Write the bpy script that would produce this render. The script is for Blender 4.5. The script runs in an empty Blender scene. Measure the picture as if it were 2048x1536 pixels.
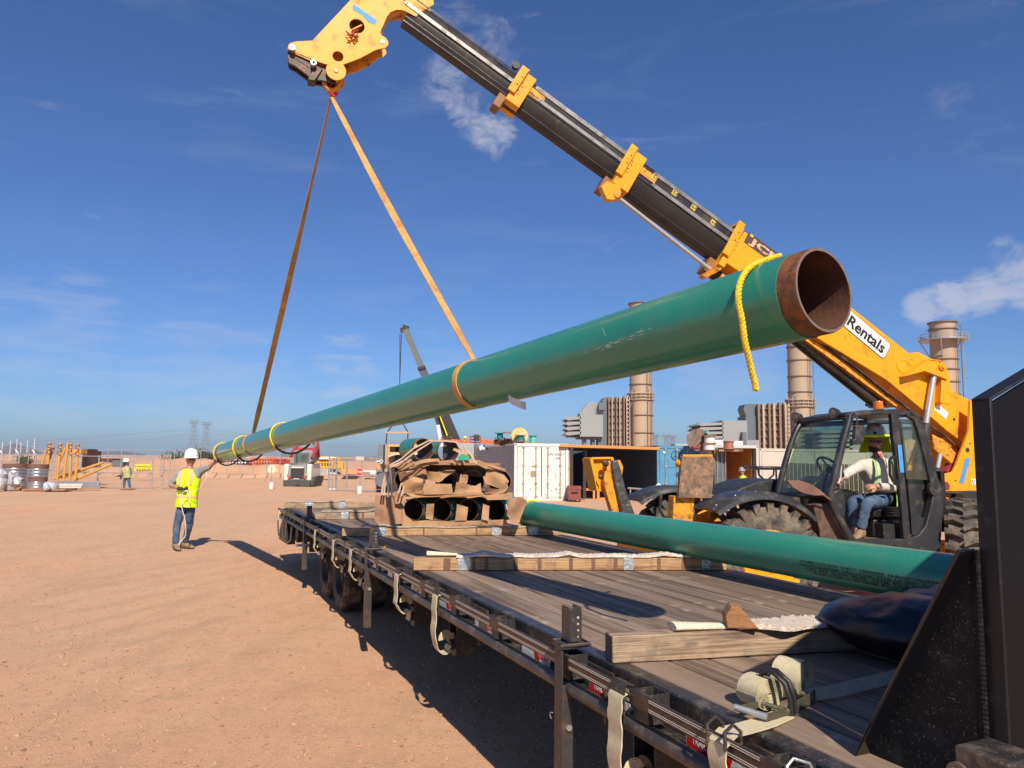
import bpy, bmesh, math, random
import numpy as np
from math import sin, cos, tan, atan, atan2, pi, sqrt, radians
from mathutils import Vector, Matrix, noise
random.seed(7); np.random.seed(7)
S = bpy.context.scene
COL = S.collection
V = Vector
def LS(*a, **k): return [float(q) for q in np.linspace(*a, **k)]
# ---------------------------------------------------------------- camera
FPX = 1480.0; PITCH = atan(149/1480.0); ROLL = .010; H = 1.80
Fw = V((0, cos(PITCH), sin(PITCH))); _r = V((1, 0, 0)); _u = V((0, -sin(PITCH), cos(PITCH)))
Rt = _r*cos(ROLL)+_u*sin(ROLL); Up = _u*cos(ROLL)-_r*sin(ROLL)
CAM = V((0, 0, H))
cd = bpy.data.cameras.new('camera'); cam = bpy.data.objects.new('camera', cd); COL.objects.link(cam)
cam.matrix_world = Matrix(((Rt.x, Up.x, -Fw.x, 0), (Rt.y, Up.y, -Fw.y, 0), (Rt.z, Up.z, -Fw.z, H), (0, 0, 0, 1)))
cd.sensor_width = 36; cd.lens = 36*FPX/2048; cd.clip_start = .05; cd.clip_end = 20000
S.camera = cam
S.view_settings.view_transform = 'Standard'; S.view_settings.look = 'None'
S.view_settings.exposure = 0.34; S.view_settings.gamma = 1
S.view_settings.use_curve_mapping = False
S.render.engine = 'CYCLES'
S.cycles.max_bounces = 6; S.cycles.transparent_max_bounces = 24
# ---------------------------------------------------------------- sun and sky
SUN = V((.27, -1.12, 1.0)).normalized()          # towards the sun
sd = bpy.data.lights.new('sun', 'SUN'); sd.energy = 4.9; sd.angle = radians(.55); sd.color = (1, .90, .76)
so = bpy.data.objects.new('sun', sd); COL.objects.link(so); so.location = (3, -8, 20)
so.rotation_euler = SUN.to_track_quat('Z', 'Y').to_euler()
W = bpy.data.worlds.new('World'); S.world = W; W.use_nodes = True
nt = W.node_tree; nt.nodes.clear()
def wn(t, **k):
    n = nt.nodes.new(t)
    for a, b in k.items(): setattr(n, a, b)
    return n
sky = wn('ShaderNodeTexSky', sky_type='NISHITA', sun_disc=False)
sky.sun_elevation = math.asin(SUN.z); sky.sun_rotation = atan2(SUN.x, SUN.y)
sky.altitude = 300; sky.air_density = 1.0; sky.dust_density = .6; sky.ozone_density = 4.0
tc = wn('ShaderNodeTexCoord')
mpn = wn('ShaderNodeMapping'); mpn.inputs['Scale'].default_value = (1, 1, 1.7)
nt.links.new(tc.outputs['Generated'], mpn.inputs[0])
def wnoise(scale, detail, rough, dist=0):
    n = wn('ShaderNodeTexNoise'); n.inputs['Scale'].default_value = scale; n.inputs['Detail'].default_value = detail
    n.inputs['Roughness'].default_value = rough; n.inputs['Distortion'].default_value = dist
    nt.links.new(mpn.outputs[0], n.inputs[0]); return n
def wmath(op, a, b=None, clamp=False):
    n = wn('ShaderNodeMath', operation=op, use_clamp=clamp)
    for i, v in enumerate((a, b)):
        if v is None: continue
        if isinstance(v, (int, float)): n.inputs[i].default_value = v
        else: nt.links.new(v, n.inputs[i])
    return n.outputs[0]
def wramp(src, lo, hi):
    n = wn('ShaderNodeMapRange', interpolation_type='SMOOTHSTEP'); nt.links.new(src, n.inputs[0])
    n.inputs[1].default_value = lo; n.inputs[2].default_value = hi; return n.outputs[0]
def pdir(x, y): return ((x-1024)/FPX*Rt+(768-y)/FPX*Up+Fw).normalized()
clouds = None
fine = wnoise(13, 10, .64, .9).outputs[0]; fine2 = wnoise(38, 6, .62, .3).outputs[0]
mixf = wmath('ADD', wmath('MULTIPLY', fine, .66), wmath('MULTIPLY', fine2, .34))
mps = wn('ShaderNodeMapping'); mps.inputs['Scale'].default_value = (1, 1, 5.5); nt.links.new(tc.outputs['Generated'], mps.inputs[0])
stn = wn('ShaderNodeTexNoise'); nt.links.new(mps.outputs[0], stn.inputs[0])
for k_, v_ in (('Scale', 9), ('Detail', 9), ('Roughness', .6), ('Distortion', .5)): stn.inputs[k_].default_value = v_
# cloud patches: a direction in the sky, a reach in degrees, a density, a threshold; flat streaks low down, torn puffs higher up
for (x, y, rad, dens, lo, flat) in ((895, 160, 2.4, .42, .38, 0), (985, 262, 2.6, .60, .38, 0), (930, 215, 2.2, .48, .40, 0), (965, 95, 3.4, .32, .38, 0), (900, 20, 2.6, .25, .38, 0),
                             (1850, 614, 1.6, .50, .30, 0), (1905, 602, 1.7, .58, .29, 0), (1965, 585, 1.9, .58, .30, 0), (2035, 565, 2.1, .5, .31, 0), (2015, 512, 1.5, .30, .36, 0), (1990, 45, 2.2, .2, .46, 0),
                             (1940, 240, 4.5, .10, .42, 0), (690, 730, 3.2, .26, .42, 1), (480, 712, 4.5, .15, .42, 1), (110, 655, 5.5, .15, .43, 1), (60, 760, 6, .13, .40, 1), (420, 780, 7, .14, .38, 1), (1450, 745, 5.0, .14, .38, 1), (890, 728, 3.0, .15, .40, 1)):
    dd = pdir(x, y)
    dot = wn('ShaderNodeVectorMath', operation='DOT_PRODUCT'); nt.links.new(tc.outputs['Generated'], dot.inputs[0]); dot.inputs[1].default_value = dd
    m = wramp(dot.outputs['Value'], cos(radians(rad*1.25)), cos(radians(rad*.1)))
    c1 = wmath('MULTIPLY', wramp(wmath('ADD', stn.outputs[0] if flat else mixf, wmath('MULTIPLY', wmath('SUBTRACT', m, 1.0), .34 if not flat else .22)), lo, lo+(.26 if not flat else .22)), dens)
    clouds = c1 if clouds is None else wmath('MAXIMUM', clouds, c1)
# thin cirrus everywhere above the horizon
mp2 = wn('ShaderNodeMapping'); mp2.inputs['Scale'].default_value = (1.3, 1.3, 6); nt.links.new(tc.outputs['Generated'], mp2.inputs[0])
ci = wn('ShaderNodeTexNoise'); ci.inputs['Scale'].default_value = 3.2; ci.inputs['Detail'].default_value = 8; ci.inputs['Roughness'].default_value = .62; ci.inputs['Distortion'].default_value = .6
nt.links.new(mp2.outputs[0], ci.inputs[0])
clouds = wmath('MAXIMUM', clouds, wmath('MULTIPLY', wramp(ci.outputs[0], .52, .80), .09))
tint = wn('ShaderNodeMix', data_type='RGBA', blend_type='MULTIPLY'); tint.inputs[0].default_value = 1
nt.links.new(sky.outputs[0], tint.inputs[6]); tint.inputs[7].default_value = (.60, .80, 1.13, 1)
cm = wn('ShaderNodeMix', data_type='RGBA'); nt.links.new(clouds, cm.inputs[0]); nt.links.new(tint.outputs[2], cm.inputs[6])
cm.inputs[7].default_value = (7.2, 7.0, 7.6, 1)
bg = wn('ShaderNodeBackground'); bg.inputs[1].default_value = .076
nt.links.new(cm.outputs[2], bg.inputs[0]); wo = wn('ShaderNodeOutputWorld'); nt.links.new(bg.outputs[0], wo.inputs[0])
# ---------------------------------------------------------------- picking points: a point of the photo put at a real distance
def ray(x, y): x = float(x); y = float(y); return (x-1024)/FPX*Rt+(768-y)/FPX*Up+Fw
def P(x, y, D): d = ray(x, y); return CAM+d*(D/d.y)
def G(x, y, z=0.0): d = ray(x, y); return CAM+d*((z-H)/d.z)
AZ = radians(24.2); TC = V((cos(AZ), sin(AZ), 0)); TD = V((-sin(AZ), cos(AZ), 0)); DK = .92
TO = G(1111, 1275, DK); TO.z = 0
TM = Matrix(((TC.x, TD.x, 0, TO.x), (TC.y, TD.y, 0, TO.y), (0, 0, 1, 0), (0, 0, 0, 1)))   # trailer frame: across, towards the rear, up
MO = V((2.84, 9.755, 0)); MFw = V((-.96, -.28, 0)); MLf = V((.28, -.96, 0))
MM = Matrix(((MFw.x, MLf.x, 0, MO.x), (MFw.y, MLf.y, 0, MO.y), (0, 0, 1, 0), (0, 0, 0, 1)))  # telehandler frame: forward, left, up
def onplane(x, y, o, n, off): d = ray(x, y); t = (off-(CAM-o).dot(n))/d.dot(n); return CAM+d*t
def TP(x, y, u): q = onplane(x, y, TO, TC, u)-TO; return V((u, q.dot(TD), q.z))
def TG(x, y, z=DK): q = G(x, y, z)-TO; return V((q.dot(TC), q.dot(TD), z))
def MP(x, y, yl): q = onplane(x, y, MO, MLf, yl)-MO; return V((q.dot(MFw), yl, q.z))
ID = Matrix.Identity(4)
# ---------------------------------------------------------------- materials
MATS = {}
def mat(name, base, rough=.6, metal=0.0, var=.12, vs=4.0, bump=.15, bs=60.0, dirt=None, spec=.5, coat=0.0, stretch=None, alpha=1.0, trans=0.0, rnd=0.0, emit=0, sss=0, croak=.1):
    if name in MATS: return MATS[name]
    m = bpy.data.materials.new(name); m.use_nodes = True; t = m.node_tree; N = t.nodes; L = t.links
    b = N['Principled BSDF']; b.inputs['Roughness'].default_value = rough; b.inputs['Metallic'].default_value = metal
    b.inputs['Specular IOR Level'].default_value = spec; b.inputs['Coat Weight'].default_value = coat; b.inputs['Coat Roughness'].default_value = croak
    if trans: b.inputs['Transmission Weight'].default_value = trans
    b.inputs['Alpha'].default_value = alpha
    c = N.new('ShaderNodeTexCoord'); mp = N.new('ShaderNodeMapping'); L.new(c.outputs['Object'], mp.inputs[0])
    if stretch: mp.inputs['Scale'].default_value = stretch
    if rnd:                                              # each copy gets its own stretch of the grain
        oi0 = N.new('ShaderNodeObjectInfo'); of = N.new('ShaderNodeVectorMath'); of.operation = 'SCALE'; of.inputs[0].default_value = (13, 71, 29)
        L.new(oi0.outputs['Random'], of.inputs['Scale']); L.new(of.outputs[0], mp.inputs['Location'])
    n = N.new('ShaderNodeTexNoise'); n.inputs['Scale'].default_value = vs; n.inputs['Detail'].default_value = 6; n.inputs['Roughness'].default_value = .6
    L.new(mp.outputs[0], n.inputs[0])
    r = N.new('ShaderNodeMapRange'); L.new(n.outputs[0], r.inputs[0]); r.inputs[1].default_value = .3; r.inputs[2].default_value = .7
    r.inputs[3].default_value = 1-var; r.inputs[4].default_value = 1+var
    last = r.outputs[0]
    if rnd:
        oi = N.new('ShaderNodeObjectInfo'); r2 = N.new('ShaderNodeMapRange'); L.new(oi.outputs['Random'], r2.inputs[0])
        r2.inputs[3].default_value = 1-rnd; r2.inputs[4].default_value = 1+rnd
        mu = N.new('ShaderNodeMath'); mu.operation = 'MULTIPLY'; L.new(last, mu.inputs[0]); L.new(r2.outputs[0], mu.inputs[1]); last = mu.outputs[0]
    hs = N.new('ShaderNodeVectorMath'); hs.operation = 'SCALE'; hs.inputs[0].default_value = base[:3]; L.new(last, hs.inputs['Scale'])
    col = hs.outputs[0]
    if dirt:
        for k, (dc, amt, ds) in enumerate(dirt if isinstance(dirt, list) else [dirt]):
            dn = N.new('ShaderNodeTexNoise'); dn.inputs['Scale'].default_value = ds; dn.inputs['Detail'].default_value = 9; dn.inputs['Roughness'].default_value = .68
            L.new(mp.outputs[0] if k == 0 and stretch else c.outputs['Object'], dn.inputs[0])
            dr = N.new('ShaderNodeMapRange'); L.new(dn.outputs[0], dr.inputs[0]); dr.inputs[1].default_value = .62-amt*.35; dr.inputs[2].default_value = .74-amt*.3
            mx = N.new('ShaderNodeMix'); mx.data_type = 'RGBA'; L.new(dr.outputs[0], mx.inputs[0]); L.new(col, mx.inputs[6]); mx.inputs[7].default_value = (*dc, 1); col = mx.outputs[2]
    L.new(col, b.inputs['Base Color'])
    if emit: L.new(col, b.inputs['Emission Color']); b.inputs['Emission Strength'].default_value = emit
    if bump:
        bn = N.new('ShaderNodeTexNoise'); bn.inputs['Scale'].default_value = bs; bn.inputs['Detail'].default_value = 4; L.new(mp.outputs[0], bn.inputs[0])
        bp = N.new('ShaderNodeBump'); bp.inputs['Strength'].default_value = bump; bp.inputs['Distance'].default_value = .02; L.new(bn.outputs[0], bp.inputs['Height']); L.new(bp.outputs[0], b.inputs['Normal'])
        rr = N.new('ShaderNodeMapRange'); L.new(n.outputs[0], rr.inputs[0]); rr.inputs[3].default_value = max(rough-.12, .03); rr.inputs[4].default_value = min(rough+.12, 1); L.new(rr.outputs[0], b.inputs['Roughness'])
    MATS[name] = m; return m
GREEN = mat('green_coating', (.026, .225, .155), .28, var=.10, vs=1.5, bump=.04, bs=14, dirt=[((.055, .20, .14), .25, 6), ((.16, .26, .19), .06, 45)], spec=.5, coat=.2)
RUST = mat('rusty_steel', (.25, .095, .030), .55, .2, var=.35, vs=9, bump=.12, bs=50, dirt=((.10, .045, .025), .5, 14))
STEELRIM = mat('bare_steel_rim', (.36, .24, .17), .45, .6, var=.2, vs=30, bump=.15)
DARKIN = mat('pipe_inside', (.085, .040, .028), .7, .1, var=.3, vs=6, dirt=((.13, .055, .03), .35, 6))
YEL = mat('yellow_paint', (.80, .325, .008), .46, var=.09, vs=3, bump=.03, bs=12, dirt=[((.46, .18, .02), .20, 6), ((.15, .085, .04), .05, 30)], spec=.35)
YELD = mat('worn_yellow_paint', (.72, .29, .015), .55, var=.12, vs=5, bump=.15, bs=40, dirt=[((.20, .085, .03), .30, 9), ((.09, .055, .035), .22, 16)])
BOOMD = mat('dark_boom_steel', (.058, .047, .038), .28, .3, var=.2, vs=3, bump=.08, bs=20, dirt=[((.19, .11, .055), .12, 3), ((.03, .026, .022), .4, 2)])
WEARS = mat('polished_wear_strip', (.24, .235, .225), .42, .45, var=.2, vs=5, bump=.05, bs=30, dirt=((.13, .12, .105), .3, 6))
CHROME = mat('chrome_rod', (.52, .51, .49), .36, .55, var=.08, bump=0)
BLK = mat('black_paint', (.012, .012, .013), .32, var=.2, vs=6, bump=.1, bs=80, dirt=((.05, .04, .033), .22, 30), spec=.45)
BLKD = mat('dusty_black_steel', (.026, .023, .021), .5, var=.25, vs=5, bump=.15, bs=60, dirt=[((.115, .085, .062), .26, 8), ((.22, .19, .16), .10, 120)])
DKFR = mat('dark_grey_plastic', (.026, .027, .029), .5, var=.2, vs=6, bump=.08, dirt=((.075, .062, .05), .22, 9), spec=.35)
RUB = mat('tyre_rubber', (.028, .026, .025), .8, var=.25, vs=8, bump=.3, dirt=((.16, .125, .09), .42, 7))
DUSTR = mat('dusty_tread', (.12, .098, .075), .9, var=.3, vs=12, bump=.35, dirt=((.04, .036, .032), .3, 10))
WHITE = mat('white_paint', (.62, .62, .60), .5, var=.08, vs=4, dirt=((.40, .33, .26), .12, 6))
WHITER = mat('rust_spotted_white', (.66, .65, .61), .5, var=.08, vs=3, bump=.1, dirt=[((.26, .12, .055), .10, 3.2), ((.40, .36, .30), .18, 6)])
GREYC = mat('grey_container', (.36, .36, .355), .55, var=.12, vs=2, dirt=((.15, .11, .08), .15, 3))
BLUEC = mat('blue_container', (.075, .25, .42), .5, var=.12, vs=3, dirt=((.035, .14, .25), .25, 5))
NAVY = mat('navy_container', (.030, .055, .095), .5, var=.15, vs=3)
PLY = mat('plywood', (.60, .27, .065), .6, var=.15, vs=5, dirt=((.30, .12, .03), .12, 12))
WOODO = mat('orange_lumber', (.62, .24, .06), .6, var=.15, vs=6, stretch=(1, 8, 8))
BOARD = mat('reflective_white', (.72, .72, .70), .4, var=.05)
RED = mat('red_vinyl', (.62, .018, .014), .35, var=.1, bump=.03)
REDP = mat('red_paint', (.36, .045, .045), .4, var=.12, vs=4)
ORNG = mat('orange_lift_paint', (.70, .12, .04), .45, var=.12)
BLACKV = mat('black_print', (.012, .012, .012), .5, var=.1, bump=0)
BROWNK = mat('brown_steel', (.20, .055, .035), .55, var=.15, vs=4)
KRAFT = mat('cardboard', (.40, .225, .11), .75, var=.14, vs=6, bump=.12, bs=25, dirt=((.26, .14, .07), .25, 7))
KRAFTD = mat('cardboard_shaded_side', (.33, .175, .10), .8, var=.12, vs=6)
DUCT = mat('duct_tape', (.50, .54, .56), .28, .55, var=.2, vs=20, bump=.5, bs=45)
CARPET = mat('carpet_pile', (.74, .63, .53), .95, var=.16, vs=30, bump=.8, bs=160)
CANVAS = mat('carpet_backing', (.72, .64, .46), .85, var=.12, vs=40, bump=.5, bs=120)
WEB = mat('webbing', (.54, .47, .30), .8, var=.12, vs=60, bump=.15, bs=300, dirt=((.38, .31, .19), .2, 9))
SLING = mat('sling_webbing', (.50, .28, .085), .75, var=.2, vs=14, bump=.15, bs=140, dirt=((.38, .17, .04), .3, 4))
ROPEY = mat('yellow_rope', (.72, .50, .015), .6, var=.15, vs=30, bump=.4, bs=140)
ROPEW = mat('white_rope', (.62, .55, .45), .8, var=.15, vs=30)
TARP = mat('navy_tarp', (.0045, .0055, .011), .36, var=.2, vs=4, bump=.35, bs=9)
GALV = mat('galvanised_steel', (.42, .42, .42), .42, .6, var=.15, vs=6)
CONC = mat('concrete', (.42, .37, .32), .85, var=.15, vs=4)
GLASS = None
def glassmat(name, col, a):
    m = bpy.data.materials.new(name); m.use_nodes = True; N = m.node_tree.nodes; L = m.node_tree.links; N.clear()
    o = N.new('ShaderNodeOutputMaterial'); tr = N.new('ShaderNodeBsdfTransparent'); tr.inputs[0].default_value = (*col, 1)
    gl = N.new('ShaderNodeBsdfGlossy'); gl.inputs['Roughness'].default_value = .03
    df = N.new('ShaderNodeBsdfDiffuse'); df.inputs[0].default_value = (.35, .33, .28, 1)
    lw = N.new('ShaderNodeLayerWeight'); lw.inputs[0].default_value = .5; pw = N.new('ShaderNodeMath'); pw.operation = 'POWER'; L.new(lw.outputs['Facing'], pw.inputs[0]); pw.inputs[1].default_value = 4; fr = N.new('ShaderNodeMath'); fr.operation = 'MULTIPLY_ADD'; L.new(pw.outputs[0], fr.inputs[0]); fr.inputs[1].default_value = .6; fr.inputs[2].default_value = .05
    nz = N.new('ShaderNodeTexNoise'); nz.inputs['Scale'].default_value = 5; nz.inputs['Detail'].default_value = 6
    mr = N.new('ShaderNodeMapRange'); L.new(nz.outputs[0], mr.inputs[0]); mr.inputs[1].default_value = .35; mr.inputs[2].default_value = .8; mr.inputs[3].default_value = a*.5; mr.inputs[4].default_value = a*2
    m1 = N.new('ShaderNodeMixShader'); L.new(mr.outputs[0], m1.inputs[0]); L.new(tr.outputs[0], m1.inputs[1]); L.new(df.outputs[0], m1.inputs[2])
    m2 = N.new('ShaderNodeMixShader'); L.new(fr.outputs[0], m2.inputs[0]); L.new(m1.outputs[0], m2.inputs[1]); L.new(gl.outputs[0], m2.inputs[2]); L.new(m2.outputs[0], o.inputs[0])
    return m
GLASS = glassmat('cab_glass', (.72, .82, .78), .07)
# ---------------------------------------------------------------- mesh builder
WM = {}
def frame_of(o):
    while o is not None:
        if o in WM: return WM[o]
        o = o.parent
    return ID
def perp(a):
    a = a.normalized(); b = V((0, 0, 1)) if abs(a.z) < .9 else V((1, 0, 0))
    e1 = a.cross(b).normalized(); return e1, e1.cross(a).normalized()
class MB:
    def __init__(s, fr=ID): s.bm = bmesh.new(); s.fr = fr; s.mi = 0
    def face(s, vs):
        try: f = s.bm.faces.new(vs); f.material_index = s.mi; return f
        except ValueError: return None
    def pts(s, ps): return [s.bm.verts.new(p) for p in ps]
    def box(s, c, sz, R=None):
        c = V(c); v = []
        for dx in (-.5, .5):
            for dy in (-.5, .5):
                for dz in (-.5, .5):
                    p = V((dx*sz[0], dy*sz[1], dz*sz[2])); v.append(c+(R @ p if R else p))
        v = s.pts(v)
        for q in ((0, 1, 3, 2), (4, 6, 7, 5), (0, 4, 5, 1), (2, 3, 7, 6), (0, 2, 6, 4), (1, 5, 7, 3)): s.face([v[i] for i in q])
        return s
    def rz(s, c, sz, a): return s.box(c, sz, Matrix.Rotation(a, 3, 'Z'))
    def beam(s, p0, p1, w, h, up=V((0, 0, 1))):
        p0 = V(p0); p1 = V(p1); a = (p1-p0).normalized(); e = a.cross(V(up))
        if e.length < 1e-4: e = a.cross(V((1, 0, 0)))
        e.normalize(); g = e.cross(a)
        v = s.pts([p+e*(i*w/2)+g*(j*h/2) for p in (p0, p1) for i, j in ((-1, -1), (1, -1), (1, 1), (-1, 1))])
        for q in ((3, 2, 1, 0), (4, 5, 6, 7), (0, 1, 5, 4), (1, 2, 6, 5), (2, 3, 7, 6), (3, 0, 4, 7)): s.face([v[i] for i in q])
        return s
    def cyl(s, p0, p1, r0, r1=None, n=16, cap=True):
        p0 = V(p0); p1 = V(p1); r1 = r0 if r1 is None else r1; e, g = perp(p1-p0)
        A = s.pts([p0+r0*(cos(2*pi*i/n)*e+sin(2*pi*i/n)*g) for i in range(n)]); B = s.pts([p1+r1*(cos(2*pi*i/n)*e+sin(2*pi*i/n)*g) for i in range(n)])
        for i in range(n): s.face([A[i], B[i], B[(i+1) % n], A[(i+1) % n]])
        if cap: s.face(A); s.face(B[::-1])
        return s
    def lathe(s, p0, ax, prof, n=24, closed=True):      # prof: (radius, height along the axis)
        p0 = V(p0); ax = V(ax).normalized(); e, g = perp(ax); rows = []
        for r, t in prof:
            if r < 1e-6: rows.append([s.bm.verts.new(p0+ax*t)])
            else: rows.append(s.pts([p0+ax*t+r*(cos(2*pi*i/n)*e+sin(2*pi*i/n)*g) for i in range(n)]))
        for A, B in zip(rows, rows[1:]):
            for i in range(n):
                j = (i+1) % n
                if len(A) == 1 and len(B) == 1: continue
                if len(A) == 1: s.face([A[0], B[i], B[j]])
                elif len(B) == 1: s.face([A[i], B[0], A[j]])
                else: s.face([A[i], B[i], B[j], A[j]])
        return s
    def tube(s, ps, r, n=8, closed=False):
        ps = [V(p) for p in ps]; m = len(ps); rows = []; e = None
        for i, p in enumerate(ps):
            if closed: t = ps[(i+1) % m]-ps[i-1]
            else: t = ps[min(i+1, m-1)]-ps[max(i-1, 0)]
            t.normalize()
            if e is None: e, _ = perp(t)
            e = (e-t*e.dot(t)).normalized(); g = e.cross(t); rr = r[i] if isinstance(r, (list, tuple)) else r
            rows.append(s.pts([p+rr*(cos(2*pi*k/n)*e+sin(2*pi*k/n)*g) for k in range(n)]))
        for i in range(m if closed else m-1):
            A, B = rows[i], rows[(i+1) % m]
            for k in range(n): s.face([A[k], B[k], B[(k+1) % n], A[(k+1) % n]])
        if not closed: s.face(rows[0]); s.face(rows[-1][::-1])
        return s
    def prism(s, ps, vec, holes=None):
        ps = [V(p) for p in ps]; vec = V(vec); A = s.pts(ps); B = s.pts([p+vec for p in ps]); n = len(ps)
        s.face(A); s.face(B[::-1])
        for i in range(n): s.face([A[i], B[i], B[(i+1) % n], A[(i+1) % n]])
        return s
    def loft(s, rows, cap=True, closed=True):
        R = [s.pts(r) for r in rows]; n = len(R[0])
        for A, B in zip(R, R[1:]):
            for i in range(n if closed else n-1): s.face([A[i], B[i], B[(i+1) % n], A[(i+1) % n]])
        if cap and closed: s.face(R[0][::-1]); s.face(R[-1])
        return s
    def ribbon(s, ps, w, th=.004, nrm=None):             # flat band following points; w is the width vector (or one per point)
        ps = [V(p) for p in ps]; rows = []
        for i, p in enumerate(ps):
            t = (ps[min(i+1, len(ps)-1)]-ps[max(i-1, 0)]).normalized(); ww = V(w[i] if isinstance(w, list) else w)
            g = t.cross(ww).normalized()*th
            rows.append([p-ww/2, p+ww/2, p+ww/2+g, p-ww/2+g])
        return s.loft(rows)
    def sph(s, c, r, n=12, m=8, R=None, f=None):
        c = V(c); r = V(r) if hasattr(r, '__len__') else V((r, r, r)); rows = []
        for i in range(m+1):
            th = pi*i/m
            if i in (0, m): q = [V((0, 0, cos(th)))]
            else: q = [V((sin(th)*cos(2*pi*k/n), sin(th)*sin(2*pi*k/n), cos(th))) for k in range(n)]
            o = []
            for p in q:
                p = V((p.x*r.x, p.y*r.y, p.z*r.z))
                if f: p = f(p)
                o.append(c+(R @ p if R else p))
            rows.append(s.pts(o))
        for A, B in zip(rows, rows[1:]):
            for i in range(n):
                j = (i+1) % n
                if len(A) == 1: s.face([A[0], B[i], B[j]])
                elif len(B) == 1: s.face([A[i], B[0], A[j]])
                else: s.face([A[i], B[i], B[j], A[j]])
        return s
    def build(s, name, m, parent=None, bevel=0, smooth=True, kind=None, label=None, subsurf=0, angle=38, loc=None):
        bm = s.bm; fr = frame_of(parent).inverted() @ s.fr
        bm.transform(fr)
        bmesh.ops.recalc_face_normals(bm, faces=bm.faces)
        if smooth:
            ca = radians(angle)
            for f in bm.faces: f.smooth = True
            for e in bm.edges:
                if len(e.link_faces) == 2 and e.calc_face_angle(0) > ca: e.smooth = False
        me = bpy.data.meshes.new(name); bm.to_mesh(me); bm.free()
        for q in (m if isinstance(m, (list, tuple)) else [m]): me.materials.append(q)
        o = bpy.data.objects.new(name, me); COL.objects.link(o)
        if parent is not None: o.parent = parent
        if loc is not None:
            l = V(loc); me.transform(Matrix.Translation(-l)); o.location = l
            if parent is None: WM[o] = Matrix.Translation(l)
        if bevel:
            bv = o.modifiers.new('bevel', 'BEVEL'); bv.width = bevel; bv.segments = 2; bv.limit_method = 'ANGLE'; bv.angle_limit = radians(40)
        if subsurf:
            ss = o.modifiers.new('sub', 'SUBSURF'); ss.levels = ss.render_levels = subsurf
        if kind: o['kind'] = kind
        if label: o['label'] = label
        return o
def CR(ps, k=7):                                         # a smooth curve through the given points
    ps = [V(p) for p in ps]; out = []
    for i in range(len(ps)-1):
        a, b, c, d = ps[max(i-1, 0)], ps[i], ps[i+1], ps[min(i+2, len(ps)-1)]
        for j in range(k): q = j/k; out.append(.5*((2*b)+(c-a)*q+(2*a-5*b+4*c-d)*q*q+(3*b-a-3*c+d)*q**3))
    return out+[ps[-1]]
def tag(o, label, cat, group=None):
    o['label'] = label; o['category'] = cat
    if group: o['group'] = group
    return o
def thing(name, label, cat, M=ID, group=None):
    if isinstance(M, Vector): M = Matrix.Translation(M)
    o = bpy.data.objects.new(name, None); COL.objects.link(o); o.empty_display_size = .2
    o.matrix_world = M; WM[o] = M.copy(); return tag(o, label, cat, group)
def at0(x, y, D, z=0): p = P(x, y, D); return V((p.x, p.y, z))
def inst(o, parent, loc=(0, 0, 0), rz=0, M=None):         # another copy of a piece, sharing its mesh
    c = o.copy(); COL.objects.link(c); c.parent = parent
    c.matrix_local = M if M is not None else Matrix.Translation(V(loc)) @ Matrix.Rotation(rz, 4, 'Z'); return c
def text(name, s, size, m, parent, M, depth=.002, bold=.0, fit=None, warp=None, shear=0):
    cu = bpy.data.curves.new(name, 'FONT'); cu.body = s; cu.size = size; cu.extrude = depth; cu.offset = bold; cu.align_x = 'CENTER'; cu.align_y = 'CENTER'; cu.shear = shear; cu.resolution_u = 2
    o = bpy.data.objects.new(name, cu); COL.objects.link(o); bpy.context.view_layer.update()
    me = bpy.data.meshes.new_from_object(o.evaluated_get(bpy.context.evaluated_depsgraph_get())); bpy.data.objects.remove(o); me.name = name
    if fit:
        xs = [v.co.x for v in me.vertices]; ys = [v.co.y for v in me.vertices]; w = max(xs)-min(xs); h = max(ys)-min(ys); cx = (max(xs)+min(xs))/2; cy = (max(ys)+min(ys))/2
        for v in me.vertices: v.co.x = (v.co.x-cx)*fit[0]/w; v.co.y = (v.co.y-cy)*fit[1]/h
    if warp:
        for v in me.vertices: v.co = warp(v.co)
    me.transform(frame_of(parent).inverted() @ M)
    me.materials.clear(); me.materials.append(m)
    o = bpy.data.objects.new(name, me); COL.objects.link(o); o.parent = parent; return o
def basis(o, x, y): x = V(x).normalized(); z = x.cross(V(y)).normalized(); y = z.cross(x); return Matrix(((x.x, y.x, z.x, o[0]), (x.y, y.y, z.y, o[1]), (x.z, y.z, z.z, o[2]), (0, 0, 0, 1)))
def box_px(mb, x0, y0, x1, y1, D, dep):                   # a box whose front face spans part of the view at distance D
    a = P(x0, y1, D); b = P(x1, y0, D); mb.box(((a.x+b.x)/2, D+dep/2, (a.z+b.z)/2), (abs(b.x-a.x), dep, abs(b.z-a.z))); return mb
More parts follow.
